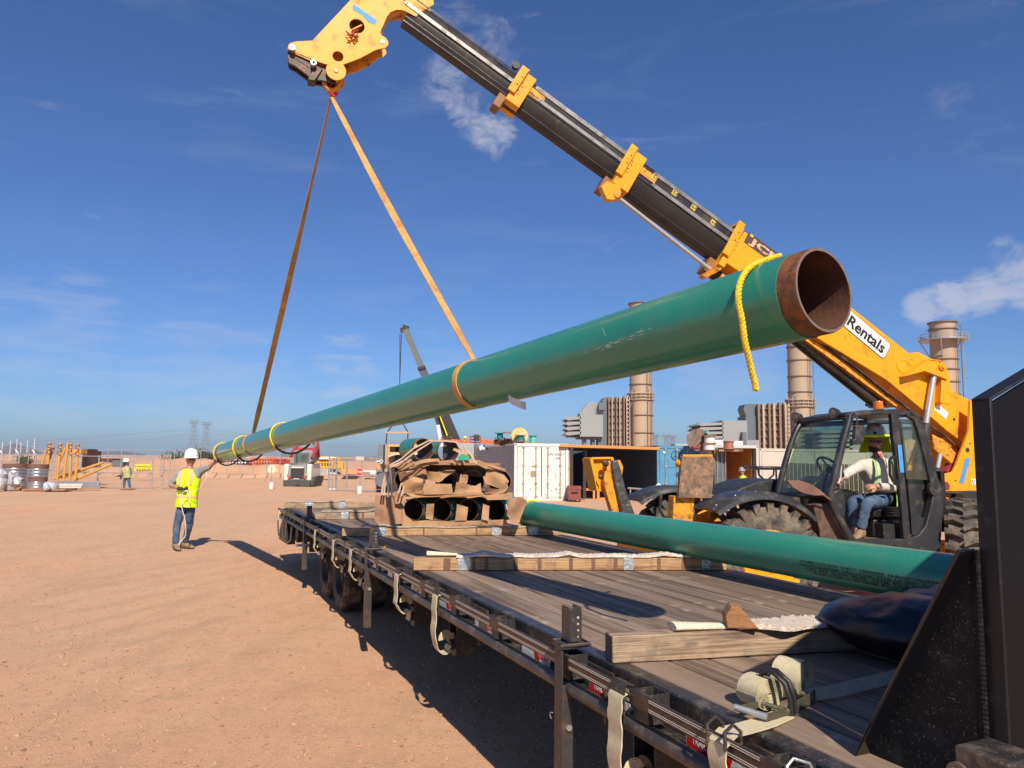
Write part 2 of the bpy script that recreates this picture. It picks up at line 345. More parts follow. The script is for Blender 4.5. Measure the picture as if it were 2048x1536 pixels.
# ---------------------------------------------------------------- ground, berm, hills
def dirtmat():
    m = bpy.data.materials.new('packed_dirt'); m.use_nodes = True; N = m.node_tree.nodes; L = m.node_tree.links; b = N['Principled BSDF']
    b.inputs['Roughness'].default_value = .93; b.inputs['Specular IOR Level'].default_value = .15
    g = N.new('ShaderNodeTexCoord')
    def nz(scale, det=8, rough=.6, st=None, rot=0):
        mp = N.new('ShaderNodeMapping'); L.new(g.outputs['Object'], mp.inputs[0])
        if st: mp.inputs['Scale'].default_value = st
        mp.inputs['Rotation'].default_value = (0, 0, rot)
        n = N.new('ShaderNodeTexNoise'); n.inputs['Scale'].default_value = scale; n.inputs['Detail'].default_value = det; n.inputs['Roughness'].default_value = rough
        L.new(mp.outputs[0], n.inputs[0]); return n.outputs[0]
    def mr(s, a, bb, c=0, d=1):
        r = N.new('ShaderNodeMapRange'); L.new(s, r.inputs[0]); r.inputs[1].default_value = a; r.inputs[2].default_value = bb; r.inputs[3].default_value = c; r.inputs[4].default_value = d; return r.outputs[0]
    def mix(f, a, c):
        x = N.new('ShaderNodeMix'); x.data_type = 'RGBA'; L.new(f, x.inputs[0])
        for k, q in ((6, a), (7, c)):
            if isinstance(q, tuple): x.inputs[k].default_value = (*q, 1)
            else: L.new(q, x.inputs[k])
        return x.outputs[2]
    c = mix(mr(nz(.35, 6), .38, .64), (.65, .360, .212), (.65, .395, .240))
    c = mix(mr(nz(1.1, 8, .7, (1, .16, 1), radians(-70)), .50, .72), c, (.52, .31, .18))
    wv = N.new('ShaderNodeTexWave'); wm = N.new('ShaderNodeMapping'); L.new(g.outputs['Object'], wm.inputs[0]); wm.inputs['Rotation'].default_value = (0, 0, radians(20)); L.new(wm.outputs[0], wv.inputs[0]); wv.inputs['Scale'].default_value = .55; wv.inputs['Distortion'].default_value = 5; wv.inputs['Detail'].default_value = 4; wv.inputs['Detail Scale'].default_value = .35
    tk = N.new('ShaderNodeMath'); tk.operation = 'MULTIPLY'; L.new(mr(wv.outputs[1], .6, .95, 0, .4), tk.inputs[0]); L.new(mr(nz(.3, 4), .45, .62), tk.inputs[1])
    c = mix(tk.outputs[0], c, (.44, .27, .17))
    c = mix(mr(nz(9, 8, .75), .50, .70, 0, .6), c, (.42, .25, .155))
    c = mix(mr(nz(2.2, 9, .78), .53, .62, 0, .4), c, (.43, .27, .175))
    c = mix(mr(nz(70, 4, .7), .62, .85, 0, .16), c, (.64, .43, .28))
    c = mix(mr(nz(38, 6, .8), .60, .74, 0, .38), c, (.40, .245, .16))
    c = mix(mr(nz(.08, 4, .6, (1, .3, 1)), .52, .66, 0, .6), c, (.54, .36, .235))
    vo = N.new('ShaderNodeTexVoronoi'); vo.inputs['Scale'].default_value = 42; L.new(g.outputs['Object'], vo.inputs[0])
    L.new(c, b.inputs['Base Color'])
    h = N.new('ShaderNodeMath'); h.operation = 'MULTIPLY'; L.new(mr(vo.outputs['Distance'], 0, .45, 1, 0), h.inputs[0]); L.new(mr(nz(5, 4), .5, .68), h.inputs[1])
    h2 = N.new('ShaderNodeMath'); h2.operation = 'ADD'; L.new(h.outputs[0], h2.inputs[0]); L.new(nz(60, 6, .75), h2.inputs[1])
    h3 = N.new('ShaderNodeMath'); h3.operation = 'ADD'; L.new(h2.outputs[0], h3.inputs[0]); L.new(nz(9, 6, .7, (1, .35, 1), radians(-66)), h3.inputs[1])
    bp = N.new('ShaderNodeBump'); bp.inputs['Strength'].default_value = .7; bp.inputs['Distance'].default_value = .024; L.new(h3.outputs[0], bp.inputs['Height']); L.new(bp.outputs[0], b.inputs['Normal'])
    return m
DIRT = dirtmat()
def zof(x, y):
    d = math.hypot(x, y)
    k = min(1, d/6)
    z = .016*noise.noise(V((x*.7, y*.7, 1)))+.007*noise.noise(V((x*2.5, y*2.5, 5)))
    if d < 45:
        a = x*cos(.35)+y*sin(.35)                      # wheel ruts running off towards the left
        z += .005*noise.noise(V((a*5, (y*cos(.35)-x*sin(.35))*.35, 9)))
    if d > 46:
        z += 0
    return z-.006
def ground():
    def axis(lo, hi, fine, n):                         # dense near the camera, coarse out to the horizon
        a = list(np.arange(fine[0], fine[1], n)); s = n
        x = a[-1]
        while x < hi: s *= 1.22; x += s; a.append(x)
        x = a[0]; s = n; b = []
        while x > lo: s *= 1.22; x -= s; b.append(x)
        return b[::-1]+a
    xs = axis(-9000, 9000, (-13, 5), .075); ys = axis(-200, 9500, (3.0, 21), .075)
    nx, ny = len(xs), len(ys); vs = []
    for y in ys:
        for x in xs: vs.append((x, y, zof(x, y) if -40 < x < 30 and y < 60 else 0))
    fs = [(j*nx+i, j*nx+i+1, (j+1)*nx+i+1, (j+1)*nx+i) for j in range(ny-1) for i in range(nx-1)]
    me = bpy.data.meshes.new('ground'); me.from_pydata(vs, [], fs); me.materials.append(DIRT)
    me.polygons.foreach_set('use_smooth', [True]*len(fs))
    o = bpy.data.objects.new('ground', me); COL.objects.link(o); o['kind'] = 'structure'; o['label'] = 'packed reddish tan dirt of the laydown yard'; return o
ground()
def pebbles(name, n, region, smin, smax, m, label):
    ico = bmesh.new(); bmesh.ops.create_icosphere(ico, subdivisions=1, radius=1); base = np.array([v.co[:] for v in ico.verts]); tri = np.array([[v.index for v in f.verts] for f in ico.faces]); ico.free()
    rs = np.random.RandomState(3); allv = []; allf = []; k = 0
    for i in range(n):
        x, y = region(rs); s = smin*(smax/smin)**(rs.rand()**2.6)
        z = zof(x, y)
        b = base*(1+.45*(rs.rand(12, 1)-.5))*np.array([s*(.7+.7*rs.rand()), s*(.7+.7*rs.rand()), s*.6]); a = rs.rand()*6.28
        R = np.array([[cos(a), -sin(a), 0], [sin(a), cos(a), 0], [0, 0, 1]]); b = b@R.T+np.array([x, y, z+s*.12])
        allv.append(b); allf.append(tri+k); k += 12
    me = bpy.data.meshes.new(name); me.from_pydata(np.concatenate(allv).tolist(), [], np.concatenate(allf).tolist()); me.materials.append(m)
    o = bpy.data.objects.new(name, me); COL.objects.link(o); o['kind'] = 'stuff'; o['label'] = label; o['category'] = 'gravel'
STONE = mat('small_stones', (.40, .225, .135), .9, var=.4, vs=9, bump=.2)
def reg(rs):
    D = 3.6+ (rs.rand()**1.5)*15; xl = -D*.72; xr = min(.6, 3)
    x = xl+(xr-xl)*rs.rand(); c = noise.noise(V((x*.6, D*.6, 3)))
    return x, D
pebbles('loose_gravel', 24000, reg, .0022, .018, STONE, 'loose gravel scattered over the packed dirt')
HILLM = mat('desert_mountain', (.16, .12, .11), .95, var=.25, vs=.004)
BERM = mat('bulldozed_earth', (.54, .31, .18), .95, var=.2, vs=.25, bump=.4, bs=2, dirt=((.36, .22, .13), .4, .15))
BERMR = mat('scrubby_desert', (.34, .235, .15), .95, var=.25, vs=.08, dirt=((.12, .12, .06), .25, .3))
def ridge(name, pts, D, depth, m, label, seed=1, base=-2, rough=.06):
    # pts: the skyline as (photo x, photo y); a body of earth with a slope on both sides
    xs = [p[0] for p in pts]; cols = 70*2; rows = 9; vs = []
    for i in range(cols+1):
        x = xs[0]+(xs[-1]-xs[0])*i/cols; y = np.interp(x, xs, [p[1] for p in pts]); q = P(x, y, D)
        for j in range(rows+1):
            t = j/rows*2-1; h = (q.z-base)*(1-abs(t)**1.4); n = (noise.noise(V((q.x*6/D*3, t*2.2, seed)))+.6*noise.noise(V((q.x*60/D, t*7, seed))))*rough*(q.z-base)*(1-abs(t))*4
            vs.append((q.x*(1+t*depth/2/D), D+t*depth/2, base+h+n*(.3 if abs(t) < .12 else 1)))
    R = rows+1
    fs = [(i*R+j, (i+1)*R+j, (i+1)*R+j+1, i*R+j+1) for i in range(cols) for j in range(rows)]
    me = bpy.data.meshes.new(name); me.from_pydata(vs, [], fs); me.materials.append(m)
    me.polygons.foreach_set('use_smooth', [True]*len(fs))
    o = bpy.data.objects.new(name, me); COL.objects.link(o); o['kind'] = 'structure'; o['label'] = label; return o
ridge('mountain', [(-260, 905), (-160, 893), (-60, 903), (0, 897), (18, 890), (30, 886), (44, 892), (62, 896), (82, 904), (100, 912), (125, 915)], 3200, 900, HILLM, 'peaked blue grey mountain at the left edge', 2)
ridge('mountain', [(110, 914), (150, 909), (190, 904), (235, 902), (262, 904), (300, 911), (345, 910), (380, 912), (430, 913)], 3500, 900, HILLM, 'low flat blue grey mountain behind the left fence', 5)
ridge('mountain', [(520, 916), (570, 912), (610, 907), (650, 913), (690, 915), (712, 914), (735, 916), (748, 912), (765, 917), (1100, 918), (1600, 922), (2300, 925)], 3700, 900, HILLM, 'faint blue ridge on the horizon behind the gate', 8)
ridge('desert_bank', [(-500, 912), (-100, 913), (0, 913), (60, 914), (160, 913), (230, 916), (330, 917), (420, 914), (500, 917), (640, 918), (760, 916), (900, 920), (1200, 922)], 420, 120, BERMR, 'scrubby desert rise on the horizon', 11)
ridge('earth_bank', [(-420, 918), (-100, 919), (0, 918), (60, 920), (140, 922), (220, 925), (300, 921), (345, 918), (372, 914), (410, 917), (470, 929), (505, 931), (560, 927), (640, 933), (700, 938), (800, 941), (900, 944)], 66, 14, BERM, 'low bulldozed bank of orange earth behind the fence', 14, base=-.5, rough=.12)
# ---------------------------------------------------------------- trailer
tr = thing('flatbed_trailer', 'long black flatbed trailer with weathered plank deck and pinstriped side rail', 'trailer', TM)
WOODP = mat('weathered_plank', (.225, .160, .115), .72, var=.25, vs=7, bump=.4, bs=26, stretch=(1, .055, 1), dirt=[((.105, .075, .056), .42, 11), ((.42, .33, .25), .13, 3.5)], rnd=.22)
V0, V1 = -2.12, 10.0
PW = .1870; NPK = 12
PEDGE = mat('dark_plank_edge', (.035, .026, .02), .9, var=.3, vs=20)  # darker than the plank tops, used on every face below them
def plank_mesh(seed):
    rs = random.Random(seed); mb = MB(TM); n = 40; rows = []
    for i in range(n+1):
        v = V0+.02+(V1-V0-.04)*i/n; w = PW/2-.0062+rs.uniform(-.0012, .0012)
        z1 = DK+rs.uniform(-.0015, .0015)
        h2 = PW/2-.0004; w2 = w; rows.append([V((-h2, v, DK-.036)), V((h2, v, DK-.036)), V((h2, v, DK-.020)), V((w2, v, DK-.018)), V((w2, v, z1-.006)), V((w2-.004, v, z1)), V((-w2+.004, v, z1)), V((-w2, v, z1-.006)), V((-w2, v, DK-.018)), V((-h2, v, DK-.020))])  # full-width lower lip added to keep light from passing between planks
    mb.loft(rows); mb.bm.normal_update()
    for f in mb.bm.faces:
        c = f.calc_center_median(); f.material_index = 0 if c.z > DK-.0045 else 1
    return mb.build('plank', [WOODP, PEDGE], tr)
pl = [plank_mesh(k) for k in range(4)]
for k in range(NPK):
    src = pl[k % 4]
    x = .08+PW/2+k*PW
    if k < 4: src.matrix_local = Matrix.Translation((x, 0, 0))
    else: inst(src, tr, M=Matrix.Translation((x, 0, random.uniform(-.002, .002))))
WD = .08+NPK*PW+.08
# steel edges of the deck
mb = MB(TM)
for u, s in ((0, 1), (WD, -1)):
    a = u; b = u+s*.074
    mb.loft([[V((a, v, DK-.20)), V((a, v, DK-.004)), V((a+s*.006, v, DK+.003)), V((b, v, DK+.003)), V((b, v, DK-.008)), V((a+s*.012, v, DK-.012)), V((a+s*.012, v, DK-.2))] for v in (V0-.1, V1)])
mb.box((WD/2, V1+.03, DK-.09), (WD, .06, .2))
mb.build('edge_channel', mat('worn_black_edge', (.022, .022, .024), .4, var=.3, vs=5, bump=.15, dirt=[((.10, .082, .066), .28, 6), ((.26, .24, .22), .08, 60)]), tr)
mb = MB(TM)
for v in [V0+.3+.42*k for k in range(28)]: mb.box((WD/2, v, DK-.10), (WD-.1, .06, .10))
for u in (.62, 1.86): mb.box((u, (V0+V1)/2, DK-.36), (.14, V1-V0, .42))
mb.build('crossmember', BLKD, tr)
# side rails
RAILM = mat('side_rail_paint', (.034, .025, .021), .38, var=.2, vs=6, bump=.08, dirt=((.10, .075, .055), .16, 10))
STRM = mat('pinstripe', (.60, .53, .45), .5, var=.1, bump=0)
for u, s in ((-.13, 1),):
    mb = MB(TM); mb.box((u+s*.006, (V1-2.3)/2+.0, .899), (.010, V1+2.3, .058)); mb.build('rub_rail', RAILM, tr, bevel=.002)
pk = [-2.02, -1.62, -.92, -.31, .48, 1.15, 1.78, 2.42, 3.10, 3.74, 4.45, 5.2, 5.95, 6.75, 7.45, 8.15, 8.9, 9.6]
mb = MB(TM)
for a, b in zip(pk, pk[1:]):
    for zz in (.921, .914, .888, .881): mb.box((-.1306, (a+b)/2, zz), (.0012, b-a-.13, .0024))
mb.build('pinstripes', STRM, tr)
# stake pockets
def pocket(v):
    mb = MB(TM)
    for du, w, l in ((-.118, .006, .10), (-.028, .006, .10)): mb.box((du, v, .877), (w, l, .105))
    for dv in (-.047, .047): mb.box((-.073, v+dv, .877), (.084, .006, .105))
    return mb.build('stake_pocket', BLKD, tr, loc=None)
p0 = pocket(0.0)
for i, v in enumerate(pk):
    if i == 0: p0.matrix_local = Matrix.Translation((0, v, 0))
    else: inst(p0, tr, (0, v, 0))
# lower pipe rail
mb = MB(TM)
for a, b in ((-2.2, -.345), (-.235, 3.36), (3.46, V1)): mb.cyl((-.10, a, .785), (-.10, b, .785), .031, n=16); mb.cyl((WD-.03, a, .70), (WD-.03, b, .70), .031, n=12)
mb.build('pipe_rail', mat('dusty_pipe_rail', (.05, .042, .038), .42, var=.25, vs=5, bump=.12, dirt=((.15, .115, .085), .3, 7)), tr)
mb = MB(TM)
for v in (-1.75, -.62, .78, 2.1, 4.1, 5.6, 7.1, 8.6):
    mb.box((-.045, v, .80), (.10, .012, .17)); mb.box((-.02, v+.2, .845), (.012, .30, .10))
mb.build('rail_bracket', BLKD, tr)
# winch track with rollers under the side
mb = MB(TM); mb.box((.0, (V0+V1)/2, .745), (.06, V1-V0, .05)); mb.box((-.045, (V0+V1)/2, .788), (.105, V1-V0, .006)); mb.build('winch_track', BLKD, tr)  # shelf plate made unbroken to block light slots in the ground shadow
WEBL = [-.80, 1.42, 2.36, 4.03, 4.92, 6.10]
def winch(v, hang):
    mb = MB(TM); mb.cyl((-.02, v+.0, .57), (.10, v, .57), .074, n=20); mb.cyl((-.05, v, .57), (-.02, v, .57), .035, n=12)
    mb.box((.04, v-.07, .63), (.13, .008, .20)); mb.box((.04, v+.075, .63), (.13, .008, .20))
    w = mb.build('winch', BLKD, tr)
    m2 = MB(TM)
    z = [.905, .90, .86, .80, .74, .68, hang+.06, hang+.01, hang, hang+.02, .545, .57]
    u = [-.118, -.152, -.160, -.163, -.158, -.166, -.150, -.12, -.085, -.05, -.06, -.05]; z, u = [q.z for q in CR([V((0, 0, a)) for a in z], 3)], [q.x for q in CR([V((a, 0, 0)) for a in u], 3)]
    m2.ribbon([V((a, v+.004*sin(k*1.7), b)) for k, (a, b) in enumerate(zip(u, z))], V((0, .095, 0)), .005)
    m2.build('strap', WEB, w)
    m3 = MB(TM); m3.ribbon([V((-.10, v, .935)), V((-.136, v, .945)), V((-.150, v, .92)), V((-.152, v, .86)), V((-.15, v, .80))], V((0, .10, 0)), .006); m3.build('hook', BLKD, w)
    m4 = MB(TM)
    for k in range(7): r = .012+.008*k; m4.tube([V((-.055+.0*k, v+cos(t)*0, 0))+V((cos(t)*r*.8-.02, 0, hang+.085+sin(t)*r)) for t in LS(-.4, 3.2, 9)], .0035, 5)
    m4.build('strap_roll', WEB, w)
for v in WEBL: winch(v, {-.80: .50, 1.42: .52}.get(v, .60))
# white and red maker plates under the rail
for i, v in enumerate([-1.26, -.58, .12, .80, 1.47, 2.14, 2.85, 3.62, 4.6]):
    M0 = TM @ basis((-.044, v, .838), (0, -1, 0), (0, 0, 1))
    redp = v < -.4
    mb = MB(TM); mb.box((-.050, v, .820), (.002, .32, .056)); s = mb.build('maker_plate', BOARD, tr)
    mb = MB(TM); mb.prism([V((-.0512, v+(.155 if redp else .03), .847)), V((-.0512, v-(.09 if redp else .02), .847)), V((-.0512, v-(.07 if redp else .05), .793)), V((-.0512, v+(.155 if redp else -.0), .793))], V((-.0006, 0, 0))); mb.build('red_field', RED, s)
    if redp: text('lettering', 'TRAIL MAXX', .04, BOARD, s, TM @ basis((-.0522, v+.04, .823), (0, -1, 0), (0, 0, 1)), .0003, .0007, fit=(.17, .028))
    else: text('lettering', 'TRAIL MAXX', .04, RED, s, TM @ basis((-.0516, v-.095, .816), (0, -1, 0), (0, 0, 1)), .0003, .0006, fit=(.11, .018))
mb = MB(TM); mb.box((-.1325, -2.06, .90), (.002, .10, .045)); mb.build('amber_reflector', mat('amber', (.75, .30, .01), .3, bump=0), tr)
# wheels
def wheel(v, u=.17):
    w = .24
    prof = [(.25, -w/2+.02), (.35, -w/2), (.380, -w/2+.02), (.395, -w/2+.045)]
    for k in range(5):
        a = -w/2+.05+k*(w-.1)/5; prof += [(.400, a+.002), (.400, a+(w-.1)/5-.008), (.388, a+(w-.1)/5-.006), (.388, a+(w-.1)/5-.001)]
    prof += [(.395, w/2-.045), (.380, w/2-.02), (.35, w/2), (.25, w/2-.02)]
    t = MB(TM).lathe((0, 0, 0), (1, 0, 0), prof, 48).build('tyre', RUB, tr)
    t.matrix_local = Matrix.Translation((u, v, .400))
    r = MB(TM).lathe((0, 0, 0), (1, 0, 0), [(0, -w/2+.09), (.10, -w/2+.06), (.11, -w/2+.09), (.20, -w/2+.10), (.225, -w/2+.01), (.25, -w/2+.0), (.25, w/2), (0, w/2)], 32).build('rim', BLKD, t)
    for k in (1,): 
        r2 = inst(t, tr, (u+.30, v, .400))
    return t
for v in (5.62, 6.55):
    wheel(v); 
    for uu in (WD-.2-.30, WD-.2):
        pass
tt = [o for o in tr.children if o.name.startswith('tyre')]
for v in (5.62, 6.55):
    for uu in (WD-.2, WD-.5): inst(tt[0], tr, (uu, v, .400))
mb = MB(TM); 
for v in (5.62, 6.55): mb.cyl((.1, v, .400), (WD-.1, v, .400), .06)
mb.build('axle', BLKD, tr)
# rear end
mb = MB(TM); mb.box((.35, 8.05, .62), (.5, .01, .46)); mb.build('mud_flap', RUB, tr)
mb = MB(TM); mb.prism([V((-.03, 10.5, .34)), V((-.03, 10.5, .50)), V((-.03, 9.95, .86)), V((-.03, 9.75, .86)), V((-.03, 9.4, .50)), V((-.03, 9.4, .36))], V((.12, 0, 0))); mb.box((.7, 10.1, .46), (1.3, .08, .22)); mb.build('rear_bumper', BLKD, tr)
mb = MB(TM)
for k, v in enumerate((9.7, 9.1)): mb.tube([V((-.14, v, .9)), V((-.16, v, .7)), V((-.15, v-.05, .50)), V((-.10, v-.2, .44)), V((-.07, v-.32, .50)), V((-.06, v-.34, .8))], .011, 8)
mb.build('hanging_strap', WEB, tr)
mb = MB(TM); mb.lathe((-.0, 8.65, .60), (1, 0, 0), [(0, 0), (.13, 0), (.13, .3), (0, .3)], 20); mb.build('air_tank', BLKD, tr)
# stake posts
POSTM = mat('stake_steel', (.045, .042, .042), .45, .2, var=.3, vs=6, bump=.15, dirt=[((.11, .07, .05), .3, 5), ((.15, .12, .10), .12, 40)])
def post(v, z1, z0, lab):
    M = TM @ Matrix.Translation((0, v, 0)); t = thing('stake_post', lab, 'stake post', M, 'steel stake posts standing in the side pockets')
    mb = MB(M)
    mb.box((-.108, 0, (z1+.984)/2), (.007, .078, z1-.984)); mb.box((-.080, -.0375, (z1+.984)/2), (.049, .007, z1-.984)); mb.box((-.052, 0, (z1+.984)/2), (.007, .078, z1-.984))
    b = mb.build('upright', POSTM, t, bevel=.002)
    m2 = MB(M); m2.tube([V((-.155, .055, .978)), V((-.16, -.05, .975)), V((-.02, -.06, .975)), V((-.015, .05, .978))], .0085, 8, closed=True); m2.box((-.087, 0, .966), (.125, .10, .012)); m2.build('collar', POSTM, t)
    m3 = MB(M); m3.box((-.145, 0, (z0+.965)/2), (.006, .075, .965-z0)); m3.box((-.118, -.036, (z0+.8)/2), (.05, .006, .8-z0)); m3.build('leg', POSTM, t, bevel=.002)
    m4 = MB(M); m4.cyl((-.118, -.052, .62), (-.118, -.036, .62), .014, n=6); m4.tube([V((-.15, .05, .66)), V((-.15, .07, .655)), V((-.15, .075, .64)), V((-.15, .06, .63))], .003, 6); m4.build('bolt', GALV, t)
    m5 = MB(M)
    for k in range(4): m5.cyl((-.070, -.0418, z1-.045-k*.028), (-.070, -.0411, z1-.045-k*.028), .0062-.0008*k, n=12)
    m5.build('bolt_hole', mat('light_through_hole', (.40, .37, .34), .8, bump=0), t)
    return t
post(-.31, 1.135, .18, 'nearest steel stake post with four round holes near its top')
post(3.42, 1.16, .28, 'steel stake post beside the second timber from the front')
post(7.05, 1.135, .29, 'farthest steel stake post near the back of the trailer')
# bulkhead: a sheet in a raised rim, with sloping shoulders, braced by gussets
bh = thing('bulkhead', 'tall black steel bulkhead at the front of the trailer', 'headboard', TM)
UB, VB = .22, -2.02
def TB(x, y, v):
    q = onplane(x, y, TO, TD, v)-TO; return V((q.dot(TC), v, q.z))
top0 = TB(1942, 798, VB); top1 = TB(2048, 735, VB); UB = top0.x
sl = (top1.z-top0.z)/(top1.x-top0.x); zpk = 2.95; upk = UB+(zpk-top0.z)/sl
BSH = mat('black_sheet', (.0035, .0035, .005), .55, var=.2, bump=.05, spec=.2)
mb = MB(TM); mb.prism([V((UB+.012, VB-.035, .94)), V((2.25, VB-.035, .94)), V((2.25, VB-.035, zpk)), V((upk, VB-.035, zpk)), V((UB+.012, VB-.035, top0.z-.02))], V((0, .008, 0))); mb.build('plate', BSH, bh)
mb = MB(TM)
mb.box((UB+.005, VB-.026, (top0.z+DK)/2), (.010, .052, top0.z-DK-.004))
mb.prism([V((UB, VB, top0.z)), V((upk, VB, zpk)), V((upk, VB, zpk-.010)), V((UB, VB, top0.z-.010))], V((0, -.052, 0)))
mb.build('rim_flange', mat('rim_black', (.010, .010, .012), .45, var=.25, vs=8, bump=.04, dirt=((.026, .025, .026), .2, 25), spec=.3), bh, bevel=.0025)
ug = UB-.002
a = TP(1955, 1100, ug); b = TP(1730, 1536, ug); dd = (b-a); tlow = (DK-a.z)/dd.z; blow = a+dd*tlow
for q in (0, 2.05):
    mb = MB(TM); mb.prism([V((ug-.010+q, a.y, a.z)), V((ug-.010+q, VB+.0, a.z)), V((ug-.010+q, VB+.0, DK)), V((ug-.010+q, blow.y, DK))], V((.010, 0, 0)))
    mb.build('gusset', mat('speckled_black', (.008, .009, .012), .42, var=.2, vs=10, bump=.05, bs=120, dirt=[((.020, .020, .023), .22, 9), ((.26, .235, .20), .06, 140)], spec=.12), bh)
    mb = MB(TM); e = dd.normalized(); nrm = V((0, -e.z, e.y)); nrm = nrm if nrm.z > 0 else -nrm
    mb.prism([V((ug-.001+q, a.y, a.z)), V((ug-.001+q, blow.y, blow.z)), V((ug-.001+q, blow.y, blow.z))+nrm*.010, V((ug-.001+q, a.y, a.z))+nrm*.010], V((-.070, 0, 0)))
    mb.build('gusset_flange', mat('gloss_black', (.006, .006, .009), .16, bump=.02, spec=.6), bh, bevel=.003)
mb = MB(TM)
for k in range(46): mb.sph((ug-.0115, VB-.004, 1.0+k*.0125), (.004, .008, .008), 6, 4)
mb.build('weld_bead', BLK, bh)
lb = thing('marker_light', 'black steel marker light box with a bolt at the bottom right corner', 'light', TM)
q0 = TP(1902, 1470, -.14); q1 = TP(2010, 1536, -.14)
mb = MB(TM); mb.box((-.10, (q0.y+q1.y)/2-.02, q0.z-.075), (.12, abs(q1.y-q0.y)+.0, .13)); mb.build('housing', BLKD, lb, bevel=.006)
mb = MB(TM); mb.cyl((-.165, q0.y-.03, q0.z-.07), (-.20, q0.y-.03, q0.z-.07), .016, n=6); mb.cyl((-.16, q0.y-.03, q0.z-.07), (-.168, q0.y-.03, q0.z-.07), .026, n=20); mb.build('bolt', mat('brown_bolt', (.16, .12, .095), .5, .4, dirt=((.08, .05, .035), .3, 20)), lb)
# ---------------------------------------------------------------- cargo on the deck
TIMB = mat('fresh_timber', (.44, .265, .125), .7, var=.28, vs=9, bump=.35, bs=40, stretch=(.10, 2.2, 2.2), dirt=[((.20, .10, .05), .40, 10), ((.25, .14, .08), .30, 12)])
TIMBG = mat('weathered_timber', (.38, .27, .175), .8, var=.3, vs=9, bump=.5, bs=34, stretch=(.10, 2.2, 2.2), dirt=[((.12, .08, .055), .42, 11), ((.22, .155, .105), .38, 9)])
TIMBE = mat('timber_end_grain', (.13, .095, .07), .85, var=.4, vs=30, bump=.5)
STAINM = mat('batten_stain', (.17, .085, .05), .8, var=.3, vs=20)
def timber(L0, R0, w, h, m, lab, stains=(), tape=(), z=DK+.003):
    # L0, R0: the two ends of the front bottom edge in the trailer frame
    a = V((L0[0], L0[1], z)); b = V((R0[0], R0[1], z)); x = (b-a).normalized(); y = V((0, 0, 1)).cross(x)
    M = TM @ Matrix(((x.x, y.x, 0, a.x), (x.y, y.y, 0, a.y), (0, 0, 1, z), (0, 0, 0, 1))); L = (b-a).length
    t = thing('timber', lab, 'timber', M, 'timbers laid across the trailer deck')
    mb = MB(M); n = 14; rows = []
    for i in range(n+1):
        s = L*i/n; j = .0016*noise.noise(V((s*3, h*50, 2))); rows.append([V((s, 0+j, 0)), V((s, j, h+j)), V((s, w+j, h+j)), V((s, w+j, 0))])
    mb.loft(rows); o = mb.build('beam', m, t, bevel=.005)
    mb = MB(M); mb.box((-.0012, w/2, h/2), (.0016, w*.93, h*.93)); mb.build('end_grain', TIMBE, t)
    if stains:
        mb = MB(M)
        for s, ww in stains: mb.box((s, -.0014, h*.5), (ww, .0012, h*.96))
        mb.build('stain', STAINM, t)
    for s, ww in tape:
        mb = MB(M); k = 5
        mb.loft([[V((s-ww/2+q, -.004+.001*k2, .002)), V((s-ww/2+q*1.2, -.006, h*.5)), V((s-ww/2+q, -.004, h+.012)), V((s-ww/2+q, w*.6, h+.028)), V((s-ww/2+q, w*.6, h+.024)), V((s-ww/2+q, -.001, h+.008)), V((s-ww/2+q, -.001, .002))] for k2, q in enumerate(LS(0, ww, k))])
        mb.build('tape_band', DUCT, t)
    t['len'] = L; return t, M
t4 = timber((.005, -.523), (2.34, -1.0), .092, .115, TIMBG, 'nearest heavy weathered timber with a brown wedge and carpet on it', stains=[])
t3 = timber((-.03, 2.33), (2.33, 1.48), .09, .097, TIMB, 'yellow brown timber with dark batten marks and white carpet, second from the front', stains=[(.26, .055), (.47, .02), (.57, .03), (.80, .035), (.99, .03), (1.24, .03), (1.42, .03), (1.60, .03), (1.95, .03), (2.15, .03)], tape=[(.39, .085), (1.70, .075), (2.33, .06)])
t2 = timber((-.04, 5.03), (2.37, 4.35), .09, .085, TIMB, 'timber under the near end of the wrapped pipe stack', stains=[(.9, .02), (1.5, .02)], tape=[(.42, .10), (1.72, .09), (2.15, .10)])
t1 = timber((.02, 7.40), (2.35, 6.85), .09, .095, TIMBG, 'timber with a rumpled carpet behind the brown cardboard flap', stains=[(.5, .03), (.7, .03)], tape=[(.44, .09)])
t0 = timber((-.04, 9.86), (2.38, 9.2), .09, .095, TIMBG, 'farthest timber on the back edge of the trailer', tape=[(.40, .12), (.95, .1), (1.6, .1)])
def carpet(T, s0, s1, wfun, zfun, lab, m=CARPET, w0=-.01, w1=.10, pile=.006, seed=1, res=.02):
    t, M = T; mb = MB(M); n = max(8, int((s1-s0)/res)); k = 7; rows = []
    rs = random.Random(seed)
    for i in range(n+1):
        s = s0+(s1-s0)*i/n; a, b = wfun(s); z = zfun(s); up = []; dn = []
        for j in range(k+1):
            y = a+(b-a)*j/k; e = rs.uniform(-1, 1)*pile*.45; up.append(V((s+rs.uniform(-1, 1)*.002, y+rs.uniform(-.0015, .0015), z+pile+.006+e)))
            dn.append(V((s, y, z)))
        rows.append(up+dn[::-1])
    mb.loft(rows); o = mb.build('carpet', m, t, angle=80, loc=None); return o
def own(o, lab, cat, grp):                              # a strip that only lies on its timber is a thing of its own
    M = o.parent.matrix_world.copy(); M2 = WM[o.parent]; o.parent = None; o.matrix_world = M2; WM[o] = M2; return tag(o, lab, cat, grp)
GC = 'carpet strips laid on the timbers'
h = .115
